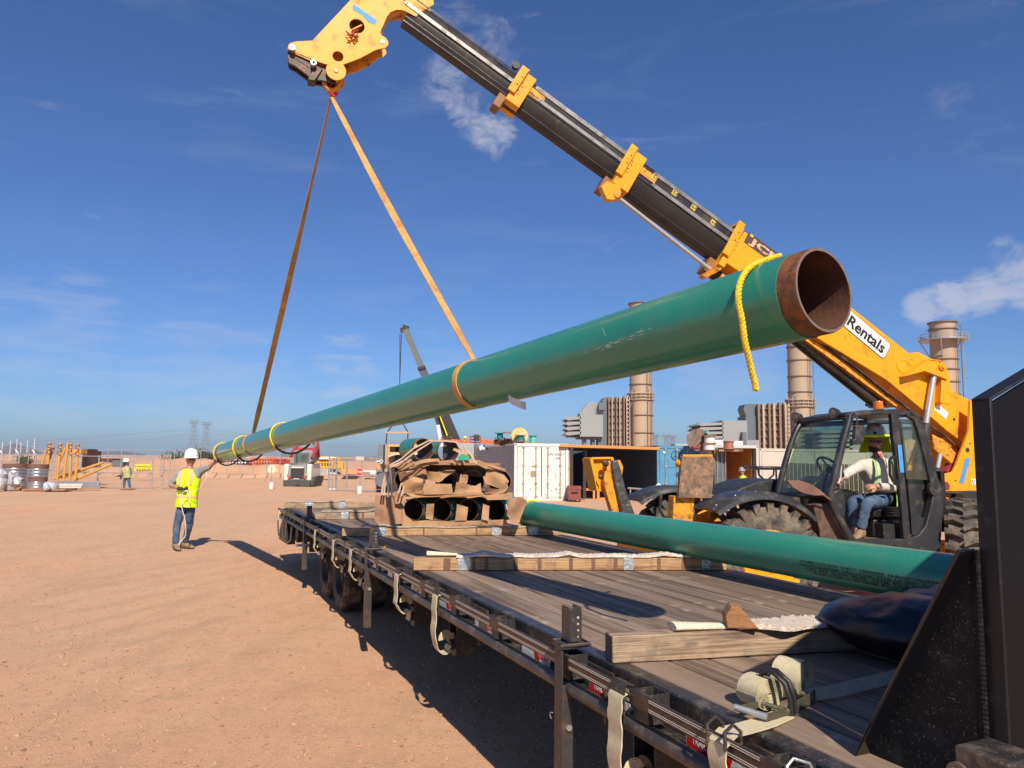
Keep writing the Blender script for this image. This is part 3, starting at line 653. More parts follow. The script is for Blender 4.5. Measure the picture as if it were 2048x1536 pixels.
own(carpet(t4, .60, 1.62, lambda s: (-.012-.035*math.exp(-((s-.82)/.10)**2)-.006*sin(s*9), .115+.10*math.exp(-((s-.95)/.2)**2)*.5+.01*sin(s*7)), lambda s: h+.003+.004*sin(s*11)-.006*math.exp(-((s-.82)/.07)**2), '', pile=.012, res=.008), 'thick white shaggy carpet strip beside the brown wedge on the nearest timber', 'carpet', GC)
t_, M_ = t4
mb = MB(M_); rows = []                                   # the strip's end rolled over, its woven back up
for i in range(9):
    s = .30+.34*i/8; r = .030-.010*i/8
    rows.append([V((s, .052+cos(t)*(.05-.003*i), h+.004+r*.55+sin(t)*r*.62-.001*i)) for t in LS(0, 2*pi, 14)[:-1]])
mb.loft(rows); o = mb.build('carpet_fold', CANVAS, t_); own(o, 'rolled back end of the carpet with its woven cream back showing', 'carpet', GC)
def bumpy(h, bumps, a=.003, f=13): return lambda s: h+.002+a*(1+sin(s*f))*.5+sum(q*math.exp(-((s-c)/w)**2) for c, w, q in bumps)
own(carpet(t3, .33, 2.36, lambda s: (-.010, .105), bumpy(.097, [(.55, .07, .020), (.82, .05, .006), (1.22, .06, .022), (2.0, .08, .014)]), '', pile=.012, res=.014, seed=2), 'long white carpet strip rippling along the timber with dark marks', 'carpet', GC)
mb = MB(t3[1]); mb.loft([[V((.10+.24*i/6, .045+cos(t)*(.034-.002*i), .097+.020+sin(t)*(.022-.002*i)+.008*(1-i/6))) for t in LS(0, 2*pi, 12)[:-1]] for i in range(7)])
own(mb.build('carpet_fold', CANVAS, t3[0]), 'folded cream carpet end at the left of the second timber', 'carpet', GC)
own(carpet(t2, .20, 2.42, lambda s: (-.012, .11), bumpy(.085, [(.45, .12, .03), (.25, .05, .012)], .008, 9), '', m=mat('dusty_carpet', (.46, .36, .27), .95, var=.2, vs=20, bump=.6, bs=120), pile=.007, seed=3, res=.025), 'dusty carpet strip under the pipe stack', 'carpet', GC)
DC = MATS['dusty_carpet']
own(carpet(t1, .12, 2.2, lambda s: (-.012, .11), bumpy(.095, [(.95, .12, .05), (.5, .1, .012)], .008, 9), '', m=DC, pile=.006, seed=4, res=.03), 'rumpled dusty carpet strip arching off its timber near the cardboard flap', 'carpet', GC)
own(carpet(t0, .08, 2.3, lambda s: (-.015, .14), bumpy(.095, [(1.35, .28, .10), (.3, .08, .01)], .008, 8), '', m=DC, pile=.006, seed=5, res=.03), 'dusty carpet strip peaking like a tent on the farthest timber', 'carpet', GC)
# wedge on the nearest timber
M = t4[1] @ Matrix.Translation((.565, .045, h+.012)) @ Matrix.Rotation(radians(-18), 4, 'Z'); w = thing('wood_wedge', 'brown triangular wooden wedge sitting on the nearest timber', 'wedge', M)
mb = MB(M); sec = [(-.005, 0), (-.012, .055), (.018, .098), (.05, .098), (.082, .06), (.135, 0)]
mb.prism([V((x, -.05, z)) for x, z in sec], V((0, .10, 0))); mb.build('block', mat('brown_wedge_wood', (.34, .15, .055), .6, var=.25, vs=5, bump=.3, stretch=(1, 1, 5), dirt=((.18, .07, .03), .3, 12)), w, bevel=.004)
# coiled strap and ratchet
rt = thing('ratchet_strap', 'tan ratchet strap in two rolls held by a black rubber band', 'strap', TM)
def roll(c, axis, r, wid, turns, name, squash=1.0, seed=0):
    c = V(c); axis = V(axis).normalized(); e = axis.cross(V((0, 0, 1))).normalized(); g = V((0, 0, 1)); mb = MB(TM)
    pts = []; n = 22*turns; rs = random.Random(seed)
    for i in range(n+1):
        t = 2*pi*i/22; q = .008+(r-.008)*i/n; q += rs.uniform(-.0004, .0004)
        pts.append(c+e*cos(t)*q+g*(sin(t)*q*squash))
    mb.ribbon(pts, axis*wid, .0024); return mb.build(name, WEB, rt, angle=60)
zc = DK+.065
ax = V((.02, -1, .02)).normalized()
c1 = V((.190, -1.21, DK+.062)); c2 = V((.385, -1.17, DK+.082))
roll(c1, ax, .066, .10, 10, 'strap_roll', .86, 1); roll(c2, V((.30, -1, .02)), .070, .10, 11, 'strap_roll', .98, 2)
hd0 = V((.025, -1.27, DK+.043)); hd1 = V((.085, -1.36, DK+.030))
mb = MB(TM); mb.cyl(hd0, hd1, .0115, n=14); mb.build('handle_bar', GALV, rt)
RATM = mat('ratchet_steel', (.13, .12, .085), .5, .5, var=.25, dirt=((.10, .08, .05), .35, 20))
mb = MB(TM)
f0 = hd1.copy(); f1 = V((.215, -1.325, DK+.022)); f2 = V((.39, -1.265, DK+.032)); off = (hd0-hd1)*.82
for o_ in (V((0, 0, 0)), off):
    mb.beam(f0+o_, f1+o_, .004, .024); mb.beam(f1+o_+V((0, 0, .0)), f2+o_, .004, .040)
    dx = (f2-f1).normalized()
    mb.cyl(f2+o_-off.normalized()*.003, f2+o_+off.normalized()*.004, .026, n=18); mb.cyl(f1+o_-off.normalized()*.006, f1+o_+off.normalized()*.006, .020, n=12)
mb.cyl(f2, f2+off, .011, n=10); mb.cyl(f1, f1+off, .008, n=10); mb.build('ratchet_frame', RATM, rt, bevel=.001)
mb = MB(TM)
for q in (0, .030):
    b0 = V((.215+q, -1.335+q*.4, DK+.012)); mb.tube([b0, b0+V((-.006, -.003, .05)), b0+V((-.018, .008, .105)), b0+V((-.03, .05, .132)), b0+V((-.03, .10, .128)), b0+V((-.01, .15, .06))], .0085, 8)
mb.build('rubber_band', mat('black_rubber', (.02, .019, .019), .5, bump=.1), rt)
mb = MB(TM); mb.ribbon([f2+V((.0, .03, -.004)), V((.52, -1.245, DK+.03)), V((.68, -1.24, DK+.038)), V((.90, -1.225, DK+.045)), V((1.2, -1.19, DK+.04))], V((0, .035, .034)), .004)
mb.build('long_strap', mat('faded_strap', (.42, .35, .25), .8, var=.15, vs=30, bump=.4, bs=120), rt)
mb = MB(TM); wv = V((.0, .085, 0))
mb.ribbon([f1+V((0, .02, -.012)), V((.10, -1.345, DK+.012)), V((.04, -1.36, DK+.014)), V((-.03, -1.37, DK+.014)), V((-.10, -1.38, DK+.016)), V((-.146, -1.385, DK-.01)), V((-.152, -1.385, DK-.055)), V((-.146, -1.39, DK-.10)), V((-.12, -1.39, DK-.135))], wv, .005)
mb.build('anchor_strap', WEB, rt)
mb = MB(TM); mb.tube([V((-.152, -1.345, .90)), V((-.153, -1.345, .955)), V((-.12, -1.345, .975)), V((-.09, -1.345, .95)), V((-.09, -1.345, .89))], .006, 8); mb.tube([V((-.152, -1.43, .90)), V((-.153, -1.43, .955)), V((-.12, -1.43, .975)), V((-.09, -1.43, .95)), V((-.09, -1.43, .89))], .006, 8); mb.build('flat_hook', BLKD, rt)
for k, v in enumerate((-1.70, -1.86)):
    t = thing('wire_hook', ['bent wire hook over the side rail, nearer the strap rolls', 'bent wire hook over the side rail, nearer the bulkhead'][k], 'hook', TM, 'wire hooks over the rail')
    mb = MB(TM); mb.tube([V((-.145, v-.02, .84)), V((-.148, v, .90)), V((-.145, v+.02, .945)), V((-.12, v+.02, .962)), V((-.08, v, .95)), V((-.06, v-.01, .90))], .005, 8); mb.build('wire', GALV, t)
# tarp bundle
tb = thing('tarp_bundle', 'dark navy tarp bundle lying by the black bulkhead', 'tarp', TM)
mb = MB(TM)
def tf(p):
    n = (.5-abs(noise.noise(p*5)))*.22+(.5-abs(noise.noise(p*11+V((3, 1, 2)))))*.10; return p*(.90+n)
mb.sph((1.38, -1.00, DK+.135), (.32, .46, .145), 48, 30, Matrix.Rotation(radians(35), 3, 'Z'), tf)
for v in mb.bm.verts: v.co.z = max(v.co.z, DK+.004); v.co.z = min(v.co.z, DK+.32+.1*noise.noise(v.co*4))
mb.build('sheet', TARP, tb, angle=70)
mb = MB(TM); mb.sph((1.62, -.96, DK+.20), (.28, .22, .08), 36, 22, Matrix.Rotation(radians(40), 3, 'Z'), lambda p: p*(.95+.5*abs(noise.noise(p*8))))
mb.build('grey_flap', mat('grey_tarp', (.075, .075, .095), .5, var=.2, vs=5, bump=.5, bs=12), tb, angle=70)
# ---------------------------------------------------------------- pipes
def pipe(name, lab, A, B, r, wall, bare0, bare1, grp, M=ID, dark_disc=False):
    A = V(A); B = V(B); ax = (B-A); L = ax.length; ax.normalize()
    e, g = perp(ax); MX = Matrix(((e.x, g.x, ax.x, A.x), (e.y, g.y, ax.y, A.y), (e.z, g.z, ax.z, A.z), (0, 0, 0, 1)))
    t = thing(name, lab, 'pipe', M @ MX, grp); MX = M @ MX; n = 64; ri = r-wall
    rows = [(r, bare0+(L-bare0-bare1)*i/24) for i in range(25)]
    MB(MX).lathe((0, 0, 0), (0, 0, 1), [(r-.003, rows[0][1])]+rows+[(r-.003, rows[-1][1])], n).build('green_coat', GREEN, t)
    MB(MX).lathe((0, 0, 0), (0, 0, 1), [(r-.007, .0), (r-.003, .012), (r-.003, bare0)], n).build('bare_end', RUST, t)
    MB(MX).lathe((0, 0, 0), (0, 0, 1), [(r-.003, L-bare1), (r-.003, L-.012), (r-.007, L)], n).build('bare_end', RUST, t)
    MB(MX).lathe((0, 0, 0), (0, 0, 1), [(r-.007, 0), (ri, 0), (ri, .0)], n).build('rim', STEELRIM, t)
    MB(MX).lathe((0, 0, 0), (0, 0, 1), [(ri, 0), (ri, L), (r-.007, L)], n).build('bore', DARKIN, t)
    if dark_disc: MB(MX).lathe((0, 0, 0), (0, 0, 1), [(0, L*.8), (ri, L*.8), (ri, L*.8+.01), (0, L*.8+.01)], 24).build('bore_dark_disc', BLKD, t)  # dark disc added inside the bore, standing in for its unlit depth
    return t, MX
PA = P(1649, 580, 2.75); PB = P(449, 905, 13.8)
hp, HM = pipe('suspended_pipe', 'long green coated pipe hanging from two slings, its rusty open end towards the camera', PA, PB, .170, .017, .085, .20, None)
PL = (PB-PA).length; pax = (PB-PA).normalized()
# scuffs, marks and the paper tag in the bore
def onpipe(s, a, r): # s metres along, a angle from straight up turning towards the camera side
    side = pax.cross(V((0, 0, 1))).normalized(); 
    if side.y > 0: side = -side
    upv = side.cross(pax).normalized()
    if upv.z < 0: upv = -upv
    return PA+pax*s+(upv*cos(a)+side*sin(a))*r
SCUFF = mat('scuff', (.30, .42, .36), .7, var=.3, vs=40, bump=0)
rs = random.Random(5); mb = MB()
for k in range(26):
    s = 1.02+rs.gauss(0, .13); a0 = 1.72+rs.gauss(0, .03)+(s-1.02)*.35; l = rs.uniform(.01, .09); w = rs.uniform(.0015, .006)
    q = [onpipe(s-l/2, a0, .1708), onpipe(s, a0+w/.17, .1708), onpipe(s+l/2, a0+.01, .1708), onpipe(s, a0-w/.17*.4, .1708)]; mb.face(mb.pts(q))
q = [onpipe(1.16-.0006*k-.03*k/12, 1.18+.34*k/12, .1710) for k in range(13)]; mb.ribbon(q, pax*.003, .0004)
mb.build('scuff', SCUFF, hp)
mb = MB()
for k in range(60):
    s = rs.uniform(.3, 9.5); a0 = rs.uniform(.5, 2.6); l = rs.uniform(.01, .12); w = rs.uniform(.0006, .003)
    q = [onpipe(s-l/2, a0, .1706), onpipe(s, a0+w/.17, .1706), onpipe(s+l/2, a0+rs.uniform(-.04, .04), .1706), onpipe(s, a0-w/.17, .1706)]; mb.face(mb.pts(q))
mb.build('scuff', mat('faint_scuff', (.09, .24, .18), .7, bump=0), hp)
mb = MB(); MBx = HM
tagp = []
for k in range(7):
    a = 2.35+.035*k*1.4
    tagp.append(onpipe(.045, a+.25, .1545))
mb.ribbon(tagp, pax*.05, .0006); mb.build('paper_tag', BOARD, hp)
# ---- slings, ropes
def pd(x): # depth on the hanging pipe at photo column x
    a = 1/PA.y; b = 1/PB.y; t = (1649-x)/(1649-449.); return 1/(a+(b-a)*t)
def spos(x): D = pd(x); t = (D-PA.y)/(PB.y-PA.y); return PL*t
HK = P(662, 192, 8.35)
def loop_on_pipe(s, w, th, m, name, parent, r=.172, lean=0.0, a0=0, a1=2*pi, n=40):
    mb = MB(); pts = [onpipe(s+lean*cos(a), a, r) for a in LS(a0, a1, n)]
    mb.ribbon(pts, pax*w, th); return mb.build(name, m, parent)
def sling(lab, x, twist, wid):
    t = thing('lifting_sling', lab, 'sling', V(HK), 'slings carrying the pipe'); s = spos(x); top = onpipe(s, 0.1, .175)
    loop_on_pipe(s, .075, .006, SLING, 'choker_loop', t, lean=.02); loop_on_pipe(s-.012, .06, .006, SLING, 'choker_loop', t, r=.179, lean=.035, a0=.1, a1=2.9, n=24)
    n = 40; dr = (top-HK); view = (HK-CAM).normalized(); sd_ = dr.normalized().cross(view).normalized(); fr_ = sd_.cross(dr.normalized()).normalized(); pts = []; ws = []
    for i in range(n+1):
        q = i/n; a = twist[0]+(twist[1]-twist[0])*q+.25*sin(q*9); pts.append(HK+dr*q+V((0, 0, -.10*sin(pi*q)))*.3); ww = wid*(.55+.45*min(1, q*8, (1-q)*14)); ws.append((sd_*cos(a)+fr_*sin(a))*ww)
    mb = MB(); mb.ribbon(pts, ws, .007); mb.build('web', SLING, t); return t
sling('tan lifting sling running down to the middle of the pipe', 945, (.25, .55), .062)
sling('tan twisted lifting sling running down to the far end of the pipe', 507, (1.15, .25), .085)
def ropeloop(lab, x, r=.011, m=ROPEY, ex=None, lean=.04, a0=0, a1=2*pi, n=40, ss=None, tail=None):
    t = thing('rope', lab, 'rope', onpipe(spos(x), 0, .17), 'ropes tied round the hanging pipe'); s = spos(x)
    pts = [onpipe(s+lean*cos(a)+.01*sin(3*a), a, .172+r) for a in LS(a0, a1, n)]
    if tail: pts += tail
    mb = MB()
    # three strands laid round each other
    P2 = []
    for p, q in zip(pts, pts[1:]):
        k = max(1, int((q-p).length/(r*.9)))
        for i in range(k): P2.append(p+(q-p)*i/k)
    P2.append(pts[-1])
    if len(P2) > 60 and r > .009 and x > 1300:
        for ph in range(3):
            L = []; acc = 0
            for i, p in enumerate(P2):
                tg = (P2[min(i+1, len(P2)-1)]-P2[max(i-1, 0)]).normalized(); e, g = perp(tg)
                e = (V((.3, .2, .9))-tg*tg.dot(V((.3, .2, .9)))).normalized(); g = tg.cross(e); a = acc+ph*2*pi/3; acc += .62
                L.append(p+(e*cos(a)+g*sin(a))*r*.5)
            mb.tube(L, r*.62, 7)
    else: mb.tube(pts, r, 8)
    mb.build('strands', m, t); return t
s_ = spos(1497); D_ = pd(1497)-.12
tail = [P(1484, 640, D_-.13), P(1489, 680, D_-.12), P(1497, 715, D_-.10), P(1504, 745, D_-.08), P(1510, 768, D_-.07), P(1512, 781, D_-.07)]
pts0 = [P(1560, 512, D_+.17), P(1535, 519, D_+.08), P(1508, 530, D_-.03), P(1489, 548, D_-.09), P(1478, 575, D_-.12), P(1477, 605, D_-.13)]
t = thing('rope', 'thick yellow twisted rope draped over the near end of the pipe with its end dangling', 'rope', P(1497, 530, D_), 'ropes tied round the hanging pipe')
pts = pts0+tail; mb = MB(); P2 = []
sm = []
for i in range(len(pts)-1):
    a, b = pts[max(i-1, 0)], pts[i]; c, d = pts[i+1], pts[min(i+2, len(pts)-1)]
    for k in range(14):
        q = k/14; sm.append(.5*((2*b)+(c-a)*q+(2*a-5*b+4*c-d)*q*q+(3*b-a-3*c+d)*q**3))
sm.append(pts[-1])
for ph in range(3):
    L = []; acc = 0
    for i, p in enumerate(sm):
        tg = (sm[min(i+1, len(sm)-1)]-sm[max(i-1, 0)]).normalized(); e = (V((.1, -.9, .3))-tg*tg.dot(V((.1, -.9, .3)))).normalized(); g = tg.cross(e)
        if i: acc += (sm[i]-sm[i-1]).length/.0075
        a = acc*.95+ph*2*pi/3; L.append(p+(e*cos(a)+g*sin(a))*.0062)
    mb.tube(L, .0072, 7)
mb.build('strands', ROPEY, t)
ropeloop('yellow rope looped round the pipe just right of the far sling', 566, .012, lean=.03, a0=-.3, a1=2.5)
ropeloop('yellow rope looped round the pipe at the far sling', 488, .012, lean=.02, a0=-.3, a1=2.9)
ropeloop('yellow rope tied round the far tip of the pipe', 448, .012, lean=.02, a0=-.4, a1=3.2)
BROPE = mat('dark_rope', (.05, .04, .035), .8)
for x, lab in ((566, 'dark slack line hanging under the pipe by the rope near the far sling'), (488, 'dark slack line hanging under the pipe at the far sling'), (448, 'dark slack line hanging under the far tip of the pipe')):
    t = thing('slack_line', lab, 'rope', onpipe(spos(x), pi, .17), 'dark lines under the pipe'); s = spos(x)
    mb = MB(); mb.tube([onpipe(s-.0-q*.9, 2.5+q*1.2, .18+.07*sin(pi*q)) for q in LS(0, 1, 12)], .014, 6); mb.build('line', BROPE, t)
t = thing('paper_strip', 'loose white paper strip hanging under the middle of the pipe', 'tag', P(1030, 803, 4.8))
D_ = pd(1030)-.1
mb = MB(); mb.ribbon([P(1017, 796, D_), P(1024, 802, D_), P(1034, 806, D_-.02), P(1043, 810, D_-.03), P(1052, 812, D_-.02)], V((-.004, 0, .048)), .001); mb.build('strip', BOARD, t)
# ---- pipe lying on the timbers
LR = .144; lz = DK+.095+LR
LA = V((2.06, 4.72, lz)); LB = V((2.15, -2.05, lz+.005))
lp, LM = pipe('deck_pipe', 'long green coated pipe lying on the timbers along the right side of the deck', LB, LA, LR, .012, .02, .06, None, M=TM)
def onlie(s, a, r, A=TM @ LA, B=TM @ LB):
    ax = (B-A).normalized(); side = -TC.copy(); side = (side-ax*side.dot(ax)).normalized(); upv = V((0, 0, 1)); return A+ax*s+(upv*cos(a)+side*sin(a))*r
t = thing('rope', 'bright yellow rope round the far end of the pipe on the deck', 'rope', onlie(.12, 0, LR))
mb = MB(); mb.tube([onlie(.14+.05*cos(a), a, LR+.012) for a in LS(0, 2*pi, 40)], .011, 8, closed=False); mb.tube([onlie(.10+.05*cos(a), a, LR+.010) for a in LS(-.3, 3.3, 26)], .008, 8); mb.build('loop', mat('bright_yellow_rope', (.80, .74, .02), .5, bump=.2), t)
# printed pipe marking
axl = (TM @ LB-TM @ LA).normalized()
def stamp(s, row, txt, ln):
    a_mid = 1.62+row*.155
    def wf(co):
        p = onlie(s+co.x, a_mid-co.y/LR, LR+.0008+co.z*.3); return p
    text('stencil_print', txt, .035, BLACKV, lp, ID, .0003, .0004, fit=(ln, .021), warp=wf)
s1850 = None
def slie(x): # metres along the pipe from its far end for photo column x
    A = TM @ LA; best = None
    for k in range(700):
        s = k*.01; q = onlie(s, 1.6, LR)-CAM; w = q.dot(Fw); xx = 1024+FPX*q.dot(Rt)/w
        if best is None or abs(xx-x) < best[0]: best = (abs(xx-x), s)
    return best[1]
sa, sb = slie(1598), slie(1880); Lx = sb-sa
stamp((sa+sb)/2, 0, 'WYMBLE CO.(XO)  S14517  120584502  14-INCH  VALSPAR', Lx)
stamp((sa+sb)/2, 1, 'TPN P5-00450300  VALLOUREC STAR API SPEC 5L-001', Lx)
stamp((sa+sb)/2+.02, 2, 'UN .365  X.504  60.00  X52M  PSL2  HR 010', Lx*.93)
stamp((sa+sb)/2+.05, 3, 'X.365 0.500 10 00 X52M  PSL 2  HT 010 - 001', Lx*.9)
# ---- stack of wrapped pipe spools
GS = 'short green pipes in the wrapped stack'
def spool(x, y, D, az, L, r, lab, tilt=0, tagm=True):
    A = P(x, y, D); ax = V((sin(az), cos(az), tilt)).normalized()
    t, MX = pipe('pipe_spool', lab, A, A+ax*L, r, .012, .05, .05, GS, dark_disc=L > .51)
    if tagm:
        mb = MB(MX); e, g = V((1, 0, 0)), V((0, 1, 0)); ang = None
        rgt = (MX.inverted().to_3x3() @ V((1, 0, .25))); a0 = atan2(rgt.y, rgt.x)
        mb.ribbon([V((cos(a)*(r+.001), sin(a)*(r+.001), .03)) for a in LS(a0-.2, a0+.25, 6)], V((0, 0, .028)), .001); mb.build('label_tag', BOARD, t)
    return t
D0 = 8.75
for k, (x, w) in enumerate(((826, 'leftmost'), (882, 'second from the left'), (937, 'third from the left'), (991, 'rightmost'))):
    spool(x, 1020, D0+.04*k, radians(24), .55, .138, w+' dark mouthed pipe in the bottom row of the stack')
for k, (x, y, lab) in enumerate(((812, 960, 'hidden left pipe in the middle row behind torn cardboard'), (893, 958, 'middle row pipe behind the cardboard box flap'), (945, 963, 'middle row pipe whose round mouth shows above torn cardboard'), (1000, 963, 'right pipe in the middle row crossed by a cardboard sheet'))):
    spool(x, y, D0+.08+.04*k, radians(-2), .9, .143, lab, tagm=False)
spool(847, 899, D0-.02, radians(-28), .50, .137, 'left of the two open pipes on top of the stack', tagm=False)
spool(897, 902, D0-.08, radians(-22), .42, .137, 'right of the two open pipes on top of the stack', tagm=False)
# cardboard: sheets with real thickness, each bent its own way
def sheet(lab, pts, D, dd=None, th=.006, m=KRAFT, wob=.02, seed=0, par=None):
    # pts: outline in the photo with optional depth offset; filled as a fan of quads with a wavy surface
    c = [(p[0], p[1], D+(p[2] if len(p) > 2 else 0)) for p in pts]; bm = bmesh.new()
    vs = [bm.verts.new(P(*q)) for q in c]; f = bm.faces.new(vs); bmesh.ops.triangulate(bm, faces=[f])
    bmesh.ops.subdivide_edges(bm, edges=bm.edges[:], cuts=3, use_grid_fill=True)
    for v in bm.verts: v.co.y += wob*noise.noise(v.co*6+V((seed, 0, 0)))*1.6
    nrm = sum((f.normal for f in bm.faces), V((0, 0, 0)))
    g = bmesh.ops.extrude_face_region(bm, geom=bm.faces[:]); vv = [e for e in g['geom'] if isinstance(e, bmesh.types.BMVert)]; bmesh.ops.translate(bm, verts=vv, vec=V((0, th, 0)))
    mb = MB(); mb.bm.free(); mb.bm = bm; o = mb.build('cardboard_sheet', m, par, angle=25)
    if par is None: tag(o, lab, 'cardboard', 'cardboard round the pipe stack')
    return o
DN = 8.58
sheet('brown cardboard flap standing at the left of the bottom row', [(750, 990), (785, 991), (800, 1001), (808, 1018, .05), (803, 1047), (788, 1049), (749, 1047)], DN-.12, m=KRAFTD, wob=.03, seed=1)
sheet('crumpled cardboard scrap at the top of the standing flap', [(786, 985), (800, 979), (812, 998), (809, 1005), (790, 1008)], DN-.16, wob=.05, seed=2)
sheet('torn cardboard between the first and second bottom pipes', [(853, 1008), (869, 1007), (868, 1022), (865, 1040), (851, 1037)], DN-.05, wob=.04, seed=3)
sheet('square cardboard patch between the second and third bottom pipes', [(914, 1008), (936, 1015), (933, 1041), (910, 1042)], DN-.06, wob=.03, seed=4)
sheet('torn cardboard between the third and fourth bottom pipes', [(966, 1008), (979, 1012), (977, 1041), (963, 1038)], DN-.05, wob=.05, seed=5)
sheet('cardboard skirt under the left bottom pipe', [(803, 1046), (806, 1008), (811, 1030), (817, 1041), (835, 1044), (835, 1051), (806, 1052)], DN-.07, wob=.03, seed=6)
sheet('long flat cardboard layer between the bottom and middle rows', [(808, 985), (850, 989), (968, 988), (975, 990), (1023, 985), (1024, 996), (974, 998), (965, 994), (848, 995), (810, 992)], DN-.03, wob=.02, seed=7)
sheet('wide folded cardboard strip at the right of the middle layer', [(972, 990), (1026, 986), (1024, 999), (974, 1000)], DN-.08, wob=.01, seed=8)
sheet('rectangular cardboard flap in front of the middle row', [(847, 967), (903, 968), (906, 988), (847, 989)], DN-.04, wob=.015, seed=9)
sheet('arched cardboard over the second middle pipe', [(854, 942), (873, 944), (890, 940), (911, 940), (908, 946), (893, 950), (884, 962), (877, 965), (854, 960)], DN-.02, wob=.05, seed=10)
sheet('torn cardboard below the round mouth of the middle row', [(913, 964), (924, 966), (933, 971), (950, 972), (961, 966), (963, 985), (950, 990), (908, 988)], DN-.03, wob=.04, seed=11)
sheet('narrow cardboard tongue left of the round mouth', [(921, 948), (937, 950), (934, 966), (926, 974), (917, 966)], DN-.05, wob=.03, seed=12)
sheet('crumpled cardboard bunched at the left of the middle row', [(803, 966), (827, 953), (846, 958), (842, 968), (833, 976), (844, 990), (822, 993), (808, 985), (812, 977)], DN-.05, wob=.08, seed=13)
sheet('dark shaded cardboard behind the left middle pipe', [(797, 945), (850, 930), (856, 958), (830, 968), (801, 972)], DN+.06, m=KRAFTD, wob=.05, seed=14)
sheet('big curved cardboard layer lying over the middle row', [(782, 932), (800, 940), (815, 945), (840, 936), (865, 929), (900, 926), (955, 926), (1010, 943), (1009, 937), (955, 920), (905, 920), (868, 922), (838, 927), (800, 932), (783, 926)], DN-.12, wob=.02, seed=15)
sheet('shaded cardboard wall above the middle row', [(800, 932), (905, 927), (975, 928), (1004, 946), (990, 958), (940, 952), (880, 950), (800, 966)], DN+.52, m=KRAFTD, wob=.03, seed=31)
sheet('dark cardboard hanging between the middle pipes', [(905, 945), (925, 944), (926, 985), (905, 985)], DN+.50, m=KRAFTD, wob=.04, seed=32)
sheet('cardboard flap folded down on the left of the upper layer', [(784, 929), (815, 926), (829, 929), (802, 941)], DN-.18, wob=.02, seed=16)
sheet('bulging cardboard roll at the left end of the upper layer', [(751, 926), (770, 929), (778, 925), (782, 932), (772, 937), (756, 940), (751, 934)], DN-.15, wob=.06, seed=17)
sheet('curved cardboard under the left top pipe', [(824, 925), (852, 918), (878, 917), (880, 922), (852, 925), (830, 930)], DN-.16, wob=.03, seed=18)
sheet('small folded cardboard under the left top pipe', [(807, 921), (819, 916), (828, 924), (812, 925)], DN-.17, wob=.05, seed=19)
sheet('cardboard scrap on the right end of the upper layer', [(957, 919), (976, 930), (974, 939), (954, 929)], DN-.16, wob=.02, seed=20)
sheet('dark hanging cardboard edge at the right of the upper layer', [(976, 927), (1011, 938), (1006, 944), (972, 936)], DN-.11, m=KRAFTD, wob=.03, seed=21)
sheet('broad cardboard sheet across the right middle pipe', [(977, 938), (1005, 946), (1018, 962), (1010, 978), (998, 977), (971, 967), (966, 955)], DN-.08, wob=.04, seed=22)
sheet('crumpled cardboard cuff round the right middle pipe', [(968, 958), (976, 976), (1000, 979), (1014, 964), (1017, 975), (1008, 986), (985, 990), (970, 980)], DN-.10, wob=.06, seed=23)
sheet('brown cardboard sleeve round the end of the deck pipe', [(1018, 996), (1040, 994), (1055, 1002), (1041, 1016), (1037, 1047), (1024, 1044), (1014, 1030), (1016, 1008)], DN-.2, wob=.06, seed=24, m=KRAFTD)
sheet('flat cardboard layer under the bottom row', [(808, 1044), (850, 1041), (905, 1043), (1012, 1039), (1016, 1050), (900, 1052), (810, 1052)], DN-.03, wob=.02, seed=25)
# solid layers behind the sheets so the stack has depth
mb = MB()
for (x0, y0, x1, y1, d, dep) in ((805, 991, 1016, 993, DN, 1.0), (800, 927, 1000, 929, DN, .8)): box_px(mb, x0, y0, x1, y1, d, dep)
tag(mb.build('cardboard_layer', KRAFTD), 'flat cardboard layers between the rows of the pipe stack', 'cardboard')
t = thing('tie_down_straps', 'pink tan straps over the top pipes of the stack and down its left side', 'straps', P(800, 930, 8.4)); SP = mat('pinkish_strap', (.52, .36, .27), .7, var=.15)
for pl_ in ([(858, 881), (825, 898), (802, 918), (777, 932)], [(862, 884), (832, 903), (806, 922), (779, 935)], [(858, 881), (893, 882), (915, 884)], [(777, 932), (776, 960), (777, 994)], [(779, 935), (782, 960), (784, 994)],
            [(772, 945), (766, 970), (763, 990)], [(776, 945), (770, 970), (768, 990)], [(803, 966), (797, 987)], [(808, 972), (803, 992)], [(932, 898), (946, 915), (950, 928)], [(912, 902), (925, 906), (934, 908)]):
    mb = MB(); mb.ribbon([P(x, y, 8.32) for x, y in pl_], V((.020, .0, .006)) if abs(pl_[0][0]-pl_[-1][0]) < abs(pl_[0][1]-pl_[-1][1]) else V((0, 0, .018)), .004); mb.build('strap', SP, t)
t = thing('green_wrap', 'bright green folded wrap behind the right top pipe', 'tarp', P(935, 915, 8.9)); mb = MB(); mb.prism([P(917, 912, 8.9), P(933, 905, 8.9), P(937, 908, 8.9), P(940, 925, 8.9), P(915, 925, 8.9)], V((0, .3, 0))); mb.build('fold', mat('green_plastic', (.03, .35, .2), .4), t)
t = thing('broken_lath', 'splintered pale lath sticking out right of the top pipes', 'lath', P(930, 903, 8.4)); mb = MB(); mb.beam(P(907, 898, 8.4), P(935, 909, 8.3), .012, .03); mb.beam(P(918, 895, 8.4), P(934, 912, 8.3), .012, .02); mb.beam(P(928, 894, 8.4), P(953, 929, 8.3), .02, .02); mb.build('stick', mat('pale_wood', (.55, .38, .22), .7), t)
t = thing('wood_chip', 'small orange wood chip lying on the planks', 'wood chip', TM @ TG(772, 1095)); mb = MB(); c_ = TM @ TG(772, 1095); mb.prism([c_+V((-.03, 0, 0)), c_+V((.03, -.01, 0)), c_+V((.005, 0, .03))], V((0, .03, 0))); mb.build('chip', WOODO, t)
